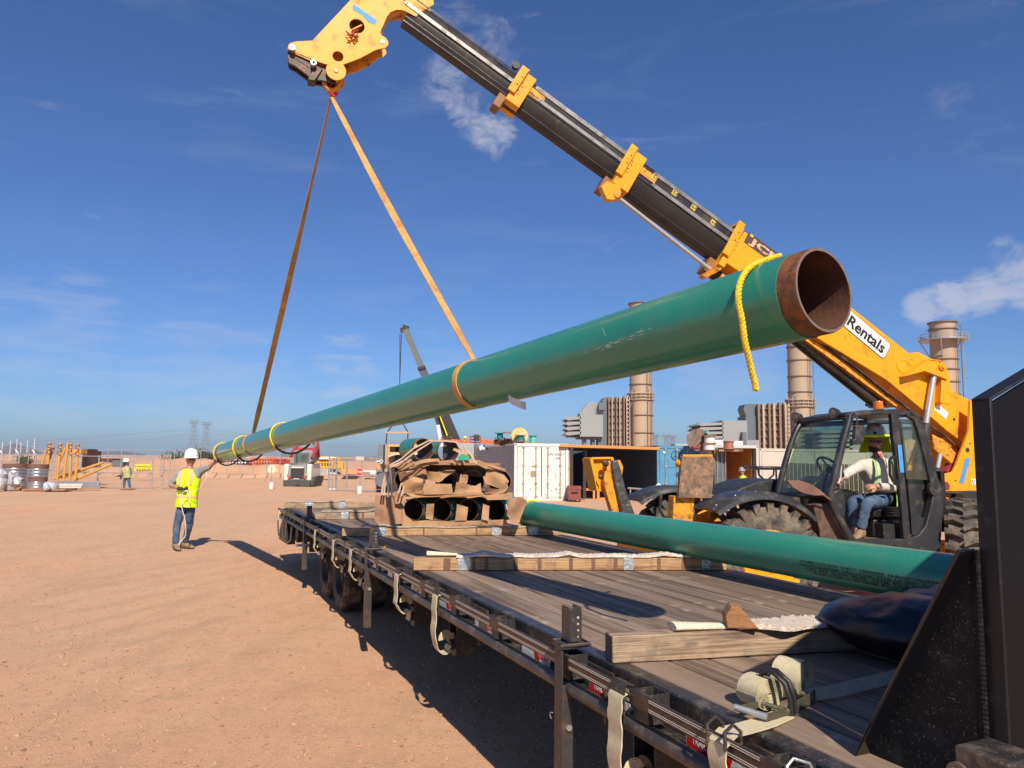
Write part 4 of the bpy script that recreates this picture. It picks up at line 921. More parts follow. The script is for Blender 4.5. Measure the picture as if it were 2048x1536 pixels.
# ---------------------------------------------------------------- telehandler
th = thing('telehandler', 'yellow telescopic handler with black open cab lifting the green pipe', 'telehandler', MM)
BD = V((.8681, 0, .4964)); BNn = V((-.4964, 0, .8681))          # along the boom, and square to it upwards
BT = V((4.188, 0, 7.32))                                      # a point of the boom's top line
def bp(s, n, y=0): return BT+BD*s+BNn*n+V((0, y, 0))           # s along the boom (0 at the head), n above the top line
def sx(x): return (x-BT.x)/BD.x
BOOMSHADE = mat('shade_toned_steel', (.020, .016, .013), .45, .2, var=.3, vs=3, bump=.08, bs=20, dirt=((.09, .055, .03), .12, 4))  # near-black colour puts the shade of the boom's lower half into the material
def section(s0, s1, hh, w, m, name, drop=0, cham=.55):
    mb = MB(MM); zc = drop+hh*(1-cham); k = 14; rows = []
    for i in range(k+1):
        s = s0+(s1-s0)*i/k; rows.append([bp(s, -drop, -w*.40), bp(s, -drop, w*.40), bp(s, -drop-.03, w/2), bp(s, -zc, w/2), bp(s, -zc-.004, w/2-.02), bp(s, -zc-.004, -w/2+.02), bp(s, -zc, -w/2), bp(s, -drop-.03, -w/2)])
    mb.loft(rows); o = mb.build(name, m, th, bevel=.004)
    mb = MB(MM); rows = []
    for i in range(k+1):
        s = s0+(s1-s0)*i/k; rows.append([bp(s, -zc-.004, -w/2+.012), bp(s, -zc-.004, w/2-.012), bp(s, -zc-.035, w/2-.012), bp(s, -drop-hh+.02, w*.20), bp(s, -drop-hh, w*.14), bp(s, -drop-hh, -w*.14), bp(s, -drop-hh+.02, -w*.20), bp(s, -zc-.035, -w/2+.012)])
    mb.loft(rows); mb.build('section_underside', BOOMSHADE, o)
    for q_, dy in ((.70, .335), (.86, .25)): mb = MB(MM); mb.beam(bp(s0, -drop-hh*q_, w*dy), bp(s1, -drop-hh*q_, w*dy), .016, .012, up=V((0, 1, 0))); mb.build('hydraulic_line', BOOMD, o)
    return o
S4, S3, S2, S1 = 0, sx(2.90), sx(1.42), sx(-.10)
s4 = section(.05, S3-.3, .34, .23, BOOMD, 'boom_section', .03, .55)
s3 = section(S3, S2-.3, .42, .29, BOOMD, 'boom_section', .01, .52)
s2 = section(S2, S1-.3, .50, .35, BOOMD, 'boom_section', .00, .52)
def strips(par, s0, s1, n, y, w=.05):
    mb = MB(MM); mb.beam(bp(s0, n, y), bp(s1, n, y), w, .012, up=V((0, 1, 0))); mb.cyl(bp(s0, n, y-.004), bp(s0, n, y+.006), w/2, n=12); mb.build('wear_strip', WEARS, par)
strips(s4, .12, S3, -.15, .120, .045)
for par_, s0_, s1_, hh_, y_ in ((s4, .3, S3, .34, .116), (s3, S3+.02, S2, .42, .146), (s2, S2+.02, S1, .50, .176)):
    for q_, w_ in ((.34, .012), (.03, .014)): mb = MB(MM); mb.beam(bp(s0_, -hh_*q_-.015, y_), bp(s1_, -hh_*q_-.015, y_), w_, .010, up=V((0, 1, 0))); mb.build('weld_ridge', BOOMD, par_)
strips(s3, S3-.35, S2, -.17, .150, .045); strips(s3, S3-.25, S2, -.05, .150, .055)
strips(s2, S2-.45, S1, -.205, .180, .05); strips(s2, S2-.40, S1, -.055, .180, .05)
def collar(x, n0, n1, w, L, name, lean=0):
    s = sx(x); mb = MB(MM)
    mb.prism([bp(s+.06, n0, -w/2), bp(s+.06, n0, w/2), bp(s+.06, n1, w/2), bp(s+.06, n1, -w/2)], BD*-L)
    mb.prism([bp(s+.10, n0+.03, w/2), bp(s+.10, n0+.03, w/2+.035), bp(s+.10, n1*.75, w/2+.035), bp(s+.10, n1*.75, w/2)], BD*-.10)
    mb.prism([bp(s+.08, n0+.04, -w/2-.02), bp(s+.08, n0+.04, w/2+.02), bp(s+.08, n0+.0, w/2+.02), bp(s+.08, n0+.0, -w/2-.02)], BD*-.09)
    o = mb.build(name, YEL, th, bevel=.006)
    m2 = MB(MM)
    for k, (a, b) in enumerate(((.03, -.08), (.03, -.2), (-.02, -.14), (-.02, -.26))): m2.cyl(bp(s+a, b, w/2+.034), bp(s+a, b, w/2+.040), .010, n=8)
    m2.build('bolt', BLKD, o)
    m3 = MB(MM); m3.prism([bp(s+.16, n1*.85, -.10), bp(s+.16, n1*.85, .10), bp(s+.16, n1-.12, .10), bp(s+.16, n1-.12, -.10)], BD*-.10); m3.build('lower_bracket', mat('rusty_bracket', (.26, .11, .035), .6, var=.3, dirt=((.10, .05, .03), .3, 8)), o, bevel=.005)
    return o
collar(2.86, .035, -.43, .33, .20, 'collar'); collar(1.40, .04, -.52, .39, .24, 'collar'); collar(-.13, .05, -.60, .46, .09, 'collar')
mb = MB(MM); mb.beam(bp(S2+.02, .02, .02), bp(S1, .02, .02), .12, .03); mb.beam(bp(S3, .0, .02), bp(S2, .02, .02), .10, .02); mb.build('hose_track', BLKD, th)
# worn yellow nose ends of the sliding sections
for s, n0, w, L in ((S3-.10, .0, .294, .30), (S2-.10, .005, .354, .35)):
    mb = MB(MM); mb.prism([bp(s, -.075, w/2-.004), bp(s, -.085, w/2+.003), bp(s, -.18, w/2+.003), bp(s, -.19, w/2-.004)], BD*-L); mb.build('worn_nose', YELD, th)
# numbered range plates 1 to 4
YP = mat('yellow_sticker', (.62, .46, .08), .45, bump=0, dirt=((.25, .13, .04), .35, 22))
for k, (px, py) in enumerate(((1309, 355), (1349, 386), (1387, 415), (1426, 445))):
    q = MP(px, py, .184); M0 = MM @ basis(q, -BD, BNn)
    mb = MB(MM); e = BD*.038; g = BNn*.036; mb.prism([q-e-g, q+e-g, q+e+g, q-e+g], V((0, .002, 0))); s = mb.build('range_plate', YP, th)
    text('number', str(k+1), .05, BLACKV, s, MM @ basis(q+V((0, .0026, 0))+BD*.008, -BD, BNn), .0004, .002, fit=(.026 if k else .012, .046))
    mb = MB(MM); mb.prism([q-BD*.036+BNn*0, q-BD*.018+BNn*.024, q-BD*.018-BNn*.024], V((0, .003, 0))); mb.build('arrow', BLACKV, s)
# outer yellow section, tapering into the rear pivot casting
def PLn(pts, y): return [MP(x, y_, y) for x, y_ in pts]
wy = .215
outer = [(1490, 463), (1564, 515), (1707, 618), (1818, 706), (1838, 704), (1860, 716), (1894, 735), (1899, 752), (1903, 780), (1941, 801), (1990, 850), (1990, 960), (1925, 885), (1893, 861), (1856, 829), (1773, 760), (1634, 676), (1485, 548), (1447, 522)]
pp = PLn(outer, wy)
mb = MB(MM); mb.prism(pp, V((0, -2*wy, 0)))
ob1 = mb.build('outer_boom', YEL, th, bevel=.012)
mb = MB(MM)
a0, a1 = MP(1560, 600, .0), MP(1812, 820, .0)
mb.beam(bp(sx(-.2), -.66, .0), bp(sx(-3.0), -.70, 0), .26, .07); mb.build('boom_underside', YELD, th)
mb = MB(MM); mb.cyl(bp(sx(-.15), -.62, -.02), bp(sx(-2.9), -.80, -.02), .085, n=20); mb.build('extension_cylinder', BOOMD, th)
mb = MB(MM)
for k in range(2): mb.tube(CR([bp(sx(-1.2), -.60, .13+.03*k), bp(sx(-2.0), -.62, .14+.03*k), bp(sx(-2.8), -.66, .14+.03*k), MP(1880, 865, .16), MP(1905, 885, .16+.03*k), MP(1921, 905, .16), MP(1915, 925, .12)]), .012, 8)
mb.build('hose', RUB, th)
# raised bosses and hood of the lift ram
mb = MB(MM)
for (x, y, r) in ((1805, 732, .10), (1822, 724, .055), (1895, 796, .09)): q = MP(x, y, wy); mb.lathe(q, (0, 1, 0), [(r, 0), (r, .008), (r-.014, .010), (r-.018, .004), (0, .004)], 24)
mb.build('boss', YEL, th)
mb = MB(MM)
mb.prism(PLn([(1812, 752), (1860, 718), (1877, 722), (1890, 735), (1896, 760), (1882, 754), (1850, 742)], wy+.13), V((0, -.13, 0)))
mb.prism([MP(1812, 752, wy), MP(1860, 720, wy+.14), MP(1880, 722, wy+.14), MP(1893, 740, wy+.14), MP(1893, 740, wy), MP(1860, 716, wy)], V((0, 0, .012)))
mb.prism(PLn([(1884, 750), (1897, 752), (1890, 808), (1881, 805)], wy+.10), V((0, -.10, 0)))
mb.build('ram_hood', YEL, th, bevel=.006)
q = MP(1884, 733, wy+.14); mb = MB(MM); mb.lathe(q, (0, 1, 0), [(.055, -.03), (.055, .012), (.03, .016), (.03, .03), (0, .03)], 20); mb.build('pivot_pin', YEL, th)
# the lift ram
r0, r1 = MP(1869, 742, wy+.07), MP(1852, 845, wy+.07); dr = (r1-r0)
mb = MB(MM); mb.cyl(r0, r0+dr*1.25, .040, n=20); mb.build('ram_rod', CHROME, th)
mb = MB(MM); mb.cyl(r0-dr*.02, r0+dr*.08, .058, n=20); mb.cyl(r0+dr*1.02, r0+dr*1.10, .062, n=20); mb.cyl(r0+dr*1.10, r0+dr*2.6, .075, n=20); mb.build('ram_barrel', BLKD, th)
mb = MB(MM); a, b = MP(1880, 908, .45), MP(1869, 965, .45); mb.cyl(a, a+(b-a)*.55, .032, n=16); s = mb.build('ram_rod', CHROME, th)
mb = MB(MM); mb.cyl(a+(b-a)*.5, b+(b-a)*.8, .055, n=16); mb.build('ram_barrel', BLKD, s)
mb = MB(MM); mb.box((-1.7, -.85, 1.10), (1.5, .62, .6)); mb.build('engine_pod', DKFR, th, bevel=.06)
# labels
q = MP(1736, 672, wy+.001); a, b = MP(1688, 623, wy), MP(1782, 702, wy); ex = (b-a).normalized(); ey = V((-ex.z, 0, ex.x)); ey = ey if ey.z > 0 else -ey
def rr(c, w, h, r, y, m, par, name, th_=.002, n=5):
    pts = []
    for (sx_, sy_, a0) in ((1, 1, 0), (-1, 1, 90), (-1, -1, 180), (1, -1, 270)):
        for k in range(n+1): t = radians(a0+90*k/n); pts.append(c+ex*(sx_*(w/2-r)+r*cos(t))+ey*(sy_*(h/2-r)+r*sin(t))+V((0, y, 0)))
    mb = MB(MM); mb.prism(pts, V((0, th_, 0))); return mb.build(name, m, par)
LW = .86; cL = q-ex*.06
sg = rr(cL, LW+.03, .262, .05, .002, BLACKV, th, 'sign_border'); rr(cL, LW+.01, .245, .045, .0045, BOARD, sg, 'sign_face')
text('sign_lettering', 'Rentals', .2, BLACKV, sg, MM @ basis(cL+ex*.03+V((0, .0072, 0)), ex, ey), .0006, .006, fit=(.70, .165))
q = MP(1532, 511, wy); ex2 = (MP(1564, 517, wy)-MP(1494, 466, wy)).normalized(); ex_, ey_ = ex, ey
ex = ex2; ey = V((-ex.z, 0, ex.x)); ey = ey if ey.z > 0 else -ey
c0 = MP(1528, 500, wy)
sg = rr(c0, .62, .165, .01, .002, mat('dark_maker_plate', (.06, .045, .035), .5, dirt=((.22, .12, .06), .2, 18)), th, 'boom_plate')
text('sign_lettering', 'JCB', .2, mat('flaked_lettering', (.80, .42, .28), .6, var=.3, vs=20, dirt=((.09, .06, .05), .30, 30)), sg, MM @ basis(c0+ex*.005-ey*.012+V((0, .0052, 0)), ex, ey), .0005, .007, fit=(.50, .125))
mb = MB(MM); k = c0-ex*.255+ey*.062; mb.prism([k-ex*.02-ey*.018, k+ex*.03-ey*.018, k+ex*.03+ey*.018, k-ex*.02+ey*.018], V((0, .006, 0))); mb.build('logo_square', YP, sg)
ex, ey = ex_, ey_
pq = PLn([(1875, 807), (1897, 826), (1892, 838), (1868, 819)], wy+.002); mb = MB(MM); mb.prism(pq, V((0, .002, 0))); sg = mb.build('paper_sticker', BOARD, th)
text('sticker_marks', '5-17', .05, mat('faded_marks', (.35, .34, .30), .6), sg, MM @ basis(sum(pq, V())/4+V((0, .003, 0)), pq[1]-pq[0], pq[0]-pq[3]), .0003, .0, fit=(.10, .03))
# head of the boom
NH = [(575.5, 97), (577, 90), (580.6, 86), (592, 83), (625, 81), (700, 1), (735, -45), (800, -55), (862, -20), (868, 8), (846, 22), (832, 33), (817, 25), (806, 20), (794, 19), (781, 24), (774, 33), (769, 45), (763, 58), (760, 66), (764, 71), (772, 76), (776, 82), (777, 89), (771, 95), (757, 98), (748, 101), (741, 105), (718, 117), (675, 133), (662, 131), (639, 124), (600, 108), (578, 99)]
hw = .115
def headplate(y, nm):
    # a thick plate with two round windows, cut by a quad ring round each hole
    pts = PLn(NH, y); bm = bmesh.new()
    def loop(ps): 
        vs = [bm.verts.new(p) for p in ps]; return [bm.edges.new((vs[i], vs[(i+1) % len(vs)])) for i in range(len(vs))]
    E = loop(pts)
    for (x, y_, r) in ((714, 52, .090), (676, 112.5, .064)):
        c = MP(x, y_, y); E += loop([c+V((cos(t)*r, 0, sin(t)*r)) for t in LS(0, 2*pi, 24, endpoint=False)])
    bmesh.ops.triangle_fill(bm, use_beauty=True, use_dissolve=False, edges=E)
    g = bmesh.ops.extrude_face_region(bm, geom=bm.faces[:]); bmesh.ops.translate(bm, verts=[e for e in g['geom'] if isinstance(e, bmesh.types.BMVert)], vec=V((0, -.022, 0)))
    mb = MB(MM); mb.bm.free(); mb.bm = bm; return mb.build(nm, YEL, th, angle=25)
hp1 = headplate(hw, 'head_plate')
pts_far = PLn(NH, hw)                                      # the far plate is the same plate on the other side
mb = MB(MM); bm_pts = [p+V((0, -2*hw+.022, 0)) for p in pts_far]; mb.prism(bm_pts, V((0, -.022, 0))); mb.build('head_plate', YELD, th)
mb = MB(MM)
def web(p, q, inset=.0):                                   # plates tying the two head plates together
    a, b = MP(*p, hw), MP(*q, hw); mb.prism([a+V((0, -.03, 0)), b+V((0, -.03, 0)), b+V((0, -2*hw+.03, 0)), a+V((0, -2*hw+.03, 0))], (b-a).cross(V((0, 1, 0))).normalized()*.015)
web((641, 66), (700, 4)); web((700, 4), (735, -42)); web((735, -42), (800, -52)); web((832, 33), (806, 20)); web((806, 20), (781, 24)); web((781, 24), (765, 55)); web((765, 62), (700, 90)); web((820, 0), (700, 60))
mb.build('head_web', YELD, th)
mb = MB(MM)
for (x, y_, r, l) in ((585, 97, .034, .03), (765, 84, .022, .012)): c = MP(x, y_, hw); mb.cyl(c+V((0, l, 0)), c+V((0, -2*hw-.02, 0)), r, n=18)
mb.build('cross_pin', GALV, th)
mb = MB(MM)
c = MP(672, 143, hw+.0); mb.cyl(c+V((0, .022, 0)), c, .115, n=28); mb.cyl(c+V((0, -2*hw, 0)), c+V((0, -2*hw-.02, 0)), .115, n=28)
k = MP(672, 128, hw); mb.build('link_plate', YEL, th, bevel=.004)
mb = MB(MM); mb.cyl(c+V((0, .034, 0)), c+V((0, -2*hw-.03, 0)), .026, n=16); mb.build('link_pin', mat('dull_pin', (.30, .24, .15), .5, .4), th)
# the dark hitch frame under the head
mb = MB(MM)
hitch = PLn([(576, 100), (600, 112), (640, 130), (670, 150), (672, 168), (640, 160), (622, 158), (612, 148), (590, 132), (578, 126), (575, 115)], hw-.045)
mb.prism(hitch, V((0, -.03, 0))); mb.prism([p+V((0, -.12, 0)) for p in hitch], V((0, -.03, 0)))
a, b = MP(590, 112, hw-.04), MP(640, 145, hw-.04); mb.beam(a+V((0, -.07, 0)), b+V((0, -.07, 0)), .14, .05)
a, b = MP(631, 135, hw-.02), MP(624, 160, hw-.02); mb.prism([a+V((0, 0, .03)), a+V((-.08, 0, .0)), b+V((-.03, 0, -.0)), b+V((.05, 0, 0))], V((0, -.16, 0)))
mb.build('hitch_frame', mat('dark_hitch', (.05, .028, .022), .5, .2, var=.3, dirt=((.20, .07, .03), .3, 10)), th, bevel=.004)
mb = MB(MM); c = MP(627, 128, hw-.0); mb.lathe(c+V((0, .0, 0)), (0, 1, 0), [(.016, 0), (.016, .04), (.034, .04), (.034, -.04), (.016, -.04)], 16); mb.build('hose_port', GALV, th)
mb = MB(MM); mb.prism(PLn([(688, 110), (735, 95), (772, 92), (765, 108), (742, 128), (712, 143), (690, 148), (684, 150)], -hw+.02), V((0, -.03, 0))); mb.build('lower_link', YELD, th, bevel=.004)
mb = MB(MM); mb.tube([MP(650, 150, .02), MP(648, 162, .02), MP(652, 176, .0), MP(664, 182, .0), MP(676, 176, .0), MP(680, 165, 0), MP(682, 150, 0)], .030, 10); mb.build('hook_eye', YELD, th)
t = thing('shackle', 'red shackle joining both slings to the boom head', 'shackle', Matrix.Translation(HK))
mb = MB(); mb.tube([P(664, 162, 8.38), P(661, 172, 8.33), P(662, 186, 8.30), P(668, 193, 8.32), P(673, 188, 8.34), P(673, 176, 8.36), P(668, 164, 8.4)], .020, 10); mb.build('bow', mat('red_shackle', (.62, .01, .03), .4), t)
mb = MB(); mb.cyl(P(655, 188, 8.36), P(676, 184, 8.33), .016, n=10); mb.build('pin', GALV, t)
pq = PLn([(705, 8), (709, 9), (754, 41), (750, 49), (736, 43), (724, 30), (705, 18)], hw+.002); mb = MB(MM); mb.prism(pq, V((0, .002, 0))); mb.build('blue_tape', mat('blue_tape', (.055, .27, .62), .6, dirt=((.45, .55, .62), .1, 30)), th)
mb = MB(MM); rs = random.Random(2)
c = MP(706, 72, hw+.02)
for k in range(9): p = c+V((rs.uniform(-.04, .04), rs.uniform(0, .02), rs.uniform(-.03, .035))); mb.tube([p, p+V((rs.uniform(-.06, .06), .02, rs.uniform(-.05, .05))), p+V((rs.uniform(-.08, .08), .03, rs.uniform(-.07, .03)))], .008, 6)
mb.build('red_rag', mat('red_rag', (.35, .05, .04), .8), th)
c = MP(1231, 383, .20); mb = MB(MM); mb.prism(PLn([(1203, 372), (1215, 362), (1240, 372), (1243, 385), (1238, 395), (1226, 400), (1214, 398), (1208, 385)], .20), V((0, -.10, 0))); mb.build('ram_bracket', YEL, th, bevel=.005)
mb = MB(MM); mb.lathe(MP(1234, 389, .20), (0, 1, 0), [(.045, 0), (.045, .015), (.025, .02), (0, .02)], 18); mb.build('bracket_pin', YELD, th)
mb = MB(MM); mb.cyl(MP(1240, 398, .10), MP(1422, 540, .10), .028, n=18); mb.build('extension_rod', CHROME, th)
mb = MB(MM); mb.prism([MP(1447, 522, wy), MP(1405, 549, .12), MP(1412, 556, .05), MP(1440, 541, wy), MP(1475, 505, wy)], V((0, -.12, 0))); mb.build('throat_plate', YELD, th)
q = bp(S3+.05, .05, .06); mb = MB(MM); mb.lathe(MP(1030, 134, .08), (0, 1, 0), [(0, 0), (.045, 0), (.05, .01), (.035, .02), (.035, .05), (.05, .06), (0, .06)], 16); mb.build('hose_roller', BLKD, th)
# ---- wheels
def ty(prefix):
    R0, w = .60, .42; mb = MB(MM)
    mb.lathe((0, 0, 0), (0, 1, 0), [(.33, -w/2+.03), (.42, -w/2+.0), (.53, -w/2+.01), (.60, -w/2+.05), (.615, -.08), (.615, .08), (.60, w/2-.05), (.53, w/2-.01), (.42, w/2), (.33, w/2-.03)], 48)
    n = 22
    for k in range(n):
        for s in (-1, 1):
            a = 2*pi*(k+(.5 if s > 0 else 0))/n; pts = []
            for (y, da, hw_) in ((.0, .0, .034), (.11, .085, .034), (.205, .115, .046)):
                pts.append((y*s, a+da, hw_))
            for (y0, aa, h0), (y1, ab, h1) in zip(pts, pts[1:]):
                ro = .68; ri = .60 if y1*s < .15 else .55; q = []
                for (y, an, hh, rr_) in ((y0, aa, h0, ri), (y1, ab, h1, ri-.03)):
                    q.append([V((cos(an-hh/.66)*rr_, y, sin(an-hh/.66)*rr_)), V((cos(an+hh/.66)*rr_, y, sin(an+hh/.66)*rr_)), V((cos(an+hh/.72)*(ro if y1*s < .15 or y == y0 else ro-.03), y, sin(an+hh/.72)*(ro if y1*s < .15 or y == y0 else ro-.03))), V((cos(an-hh/.72)*(ro if y1*s < .15 or y == y0 else ro-.03), y, sin(an-hh/.72)*(ro if y1*s < .15 or y == y0 else ro-.03)))])
                mb.mi = 0; mb.loft(q)
    mb.fr = MM; return mb.build('tyre', mat('dusty_tyre', (.085, .072, .058), .85, var=.3, vs=9, bump=.35, dirt=[((.175, .14, .10), .45, 8), ((.03, .028, .027), .35, 5)]), th, angle=30)
T0 = ty('a')
mb = MB(MM); mb.lathe((0, 0, 0), (0, 1, 0), [(0, .09), (.10, .09), (.12, .06), (.24, .05), (.30, .14), (.33, .185), (.345, .185), (.345, .17), (.33, .1), (.33, -.16), (0, -.16)], 40)
for k in range(8): a = k*pi/4; mb.cyl((cos(a)*.16, .05, sin(a)*.16), (cos(a)*.16, .08, sin(a)*.16), .016, n=6)
R0 = mb.build('rim', YEL, T0)
def Tm(x, y, rz, fl=1, sp=0): return Matrix.Translation((x, y, .675)) @ Matrix.Rotation(rz, 4, 'Z') @ Matrix.Rotation(sp, 4, 'Y') @ (Matrix.Identity(4) if fl > 0 else Matrix.Rotation(pi, 4, 'Z'))
T0.matrix_local = Tm(.20, .98, radians(-4), sp=.1)
for (x, y, rz, fl, sp) in ((.16, -.98, radians(-4), -1, .3), (-2.78, 1.00, radians(42), 1, .2), (-2.75, -1.0, radians(42), -1, .5)):
    c = inst(T0, th, M=Tm(x, y, rz, fl, sp)); inst(R0, c, M=Matrix.Identity(4))
mb = MB(MM); mb.box((.16, 0, .66), (.22, 1.7, .24)); mb.box((-2.76, 0, .66), (.22, 1.7, .24)); mb.build('axle', YELD, th)
# ---- chassis
mb = MB(MM); mb.box((-1.2, -.05, .78), (3.6, .62, .42)); mb.box((.55, 0, .80), (.9, .5, .5)); mb.build('chassis', YEL, th, bevel=.02)
mb = MB(MM); mb.prism(PLn([(1941, 800), (1990, 830), (1990, 1010), (1951, 1008), (1896, 1009), (1892, 993), (1881, 950), (1906, 944), (1913, 930), (1938, 862)], .42), V((0, -.04, 0)))
mb.prism([p+V((0, -.8, 0)) for p in PLn([(1941, 840), (1990, 850), (1990, 1010), (1896, 1009), (1881, 950), (1906, 944)], .42)], V((0, -.04, 0)))
mb.build('boom_tower', YEL, th, bevel=.004)
mb = MB(MM)
for (x, y_, r) in ((1935, 900, .034), (1911, 961, .012), (1940, 887, .012), (1899, 996, .012), (1908, 839, .022)): q = MP(x, y_, .421); mb.cyl(q, q+V((0, .003, 0)), r, n=16)
mb.build('bolt_hole', BLKD, th)
pq = PLn([(1931, 916), (1940, 917), (1927, 967), (1918, 966)], .423); mb = MB(MM); mb.prism(pq, V((0, .002, 0))); mb.build('blue_tape', MATS['blue_tape'], th)
pq = PLn([(1943, 958), (1975, 958), (1975, 969), (1943, 969)], .423); mb = MB(MM); mb.prism(pq, V((0, .002, 0))); sg = mb.build('white_label', BOARD, th); text('label_letter', 'U', .05, BLACKV, sg, MM @ basis(MP(1947, 963.5, .427), V((-1, 0, 0)), V((0, 0, 1))), .0003, .001, fit=(.035, .06))
mb = MB(MM); mb.prism(PLn([(1872, 880), (1900, 870), (1925, 890), (1935, 905), (1930, 925), (1900, 915)], .10), V((0, -.3, 0))); mb.prism(PLn([(1866, 868), (1890, 880), (1912, 905), (1925, 925), (1905, 930), (1870, 900)], .30), V((0, -.05, 0))); mb.build('pivot_casting', YELD, th, bevel=.02)
mb = MB(MM); mb.prism(PLn([(1893, 942), (1905, 925), (1916, 930), (1912, 945), (1900, 950)], .3), V((0, -.1, 0))); mb.build('red_fitting', REDP, th)
mb = MB(MM); mb.tube([MP(1903, 1015, .75), MP(1904, 998, .75), MP(1908, 990, .75), MP(1918, 986, .75), MP(1950, 985, .75)], .028, 8); mb.prism(PLn([(1916, 987), (1930, 984), (1990, 984), (1990, 998), (1945, 1000)], .9), V((0, -.35, 0))); mb.build('rear_fender', DKFR, th)
# ---- front frame, stabilisers
mb = MB(MM)
mb.prism(PLn([(1402, 990), (1406, 1003), (1448, 1003), (1452, 1006), (1430, 1040), (1395, 1060), (1386, 1046), (1392, 1030), (1415, 1018), (1404, 1012)], .45), V((0, -.05, 0)))
mb.prism(PLn([(1418, 1030), (1430, 1010), (1448, 1003), (1446, 1022), (1432, 1040), (1420, 1038)], .62), V((0, -.05, 0)))
mb.box((1.0, -.1, .62), (.5, 1.3, .28)); mb.build('front_frame', YEL, th, bevel=.01)
def stab(pts_leg, y, lab_pad):
    mb = MB(MM); mb.prism(PLn(pts_leg, y), V((0, -.14, 0))); return mb.build('stabiliser_leg', YELD, th, bevel=.008)
stab([(1348, 992), (1390, 992), (1386, 1040), (1384, 1075), (1345, 1070)], .72, 0)
PADM = mat('rusty_pad', (.235, .145, .09), .8, .1, var=.35, vs=10, bump=.4, dirt=[((.42, .22, .12), .36, 9), ((.12, .085, .06), .4, 14)])
pq = PLn([(1364, 914), (1366, 912), (1425, 912), (1430, 920), (1423, 996), (1357, 995)], .80)
mb = MB(MM); mb.prism(pq, V((0, -.05, 0))); pad = mb.build('stabiliser_pad', PADM, th)
mb = MB(MM); mb.beam(pq[1]+V((0, -.02, .006)), pq[2]+V((0, -.02, .006)), .045, .022); mb.lathe(MP(1360, 927, .74), (0, 1, 0), [(0, -.04), (.045, -.04), (.045, 0), (.025, .03), (0, .03)], 16); mb.build('pad_edge', YEL, th)
# the far stabiliser, folded up, seen edge on
yl = -.95
mb = MB(MM); mb.prism(PLn([(1180, 917), (1224, 915), (1226, 922), (1206, 982), (1193, 982)], yl), V((0, .05, 0))); mb.prism(PLn([(1180, 917), (1194, 982), (1198, 982), (1186, 917)], yl+.12), V((0, -.30, 0))); mb.prism(PLn([(1184, 915), (1226, 914), (1226, 918), (1184, 919)], yl+.12), V((0, -.3, 0))); mb.build('stabiliser_pad', YEL, th, bevel=.004)
mb = MB(MM); mb.prism(PLn([(1212, 925), (1220, 921), (1226, 935), (1241, 1035), (1226, 1030), (1207, 965)], yl+.16), V((0, -.12, 0))); mb.build('stabiliser_leg', YELD, th, bevel=.008)
mb = MB(MM); mb.lathe(MP(1210, 927, yl+.2), (0, 1, 0), [(0, 0), (.045, 0), (.045, .03), (.02, .05), (0, .05)], 14); mb.lathe(MP(1201, 954, yl+.2), (0, 1, 0), [(0, 0), (.035, 0), (.035, .03), (0, .05)], 14); mb.build('pad_pin', BLKD, th)
DG = mat('greasy_grey_steel', (.075, .075, .072), .4, .3, var=.4, vs=12, bump=.3, dirt=((.25, .24, .22), .22, 18))
mb = MB(MM); mb.prism(PLn([(1224, 922), (1236, 920), (1243, 940), (1254, 985), (1272, 1032), (1244, 1030), (1232, 975), (1226, 945)], yl+.22), V((0, -.18, 0))); mb.build('stabiliser_ram', DG, th, bevel=.02)
mb = MB(MM); mb.prism(PLn([(1234, 924), (1240, 920), (1246, 934), (1244, 950), (1238, 940)], yl+.05), V((0, -.1, 0))); mb.build('stabiliser_lug', YEL, th)
# ---- mudguards
def guard(y0, y1, cx, cz, r, a0, a1, name):
    mb = MB(MM); rows = []
    for k in range(21):
        a = radians(a0+(a1-a0)*k/20); d = V((cos(a), 0, sin(a))); e = .05*sin(pi*k/20)
        c = V((cx, 0, cz))
        rows.append([c+d*r+V((0, y0, 0)), c+d*(r+e*.3)+V((0, y1-.05, 0)), c+d*(r-.03)+V((0, y1, 0)), c+d*(r-.075)+V((0, y1+.01, 0)), c+d*(r-.075)+V((0, y1-.01, 0)), c+d*(r-.025)+V((0, y1-.06, 0)), c+d*(r-.02)+V((0, y0, 0))])
    mb.loft(rows); return mb.build(name, mat('matt_black_guard', (.026, .027, .03), .42, var=.2, dirt=((.10, .085, .07), .25, 6)), th)
GX, GZ, GR, GA, GB = .32, .34, 1.10, 56, 132
guard(.70, 1.22, GX, GZ, GR, GA, GB, 'mudguard')
guard(-1.2, -.70, GX, GZ, GR, 56, 132, 'mudguard')
mb = MB(MM)
for k in range(5): a = radians(60+k*14); d = V((cos(a), 0, sin(a))); mb.sph(V((GX, 1.12, GZ))+d*(GR+.008), .012, 8, 5)
mb.build('guard_bolt', GALV, th)
mb = MB(MM); mb.tube([MP(1322, 990, -.62), MP(1320, 1020, -.62), MP(1328, 1034, -.62), MP(1345, 1034, -.62), MP(1350, 1020, -.62), MP(1350, 990, -.62)], .022, 8); mb.build('guard_loop', DKFR, th)
# sloping nose in front of the cab
mb = MB(MM); mb.prism(PLn([(1455, 992), (1484, 975), (1520, 962), (1562, 958), (1562, 1000)], .10), V((0, -.75, 0))); mb.build('engine_cover', DKFR, th, bevel=.02)
mb = MB(MM); mb.prism(PLn([(1500, 998), (1562, 990), (1640, 1000), (1680, 1040), (1600, 1040)], .62), V((0, -.5, 0))); mb.build('inner_panel', BLKD, th)
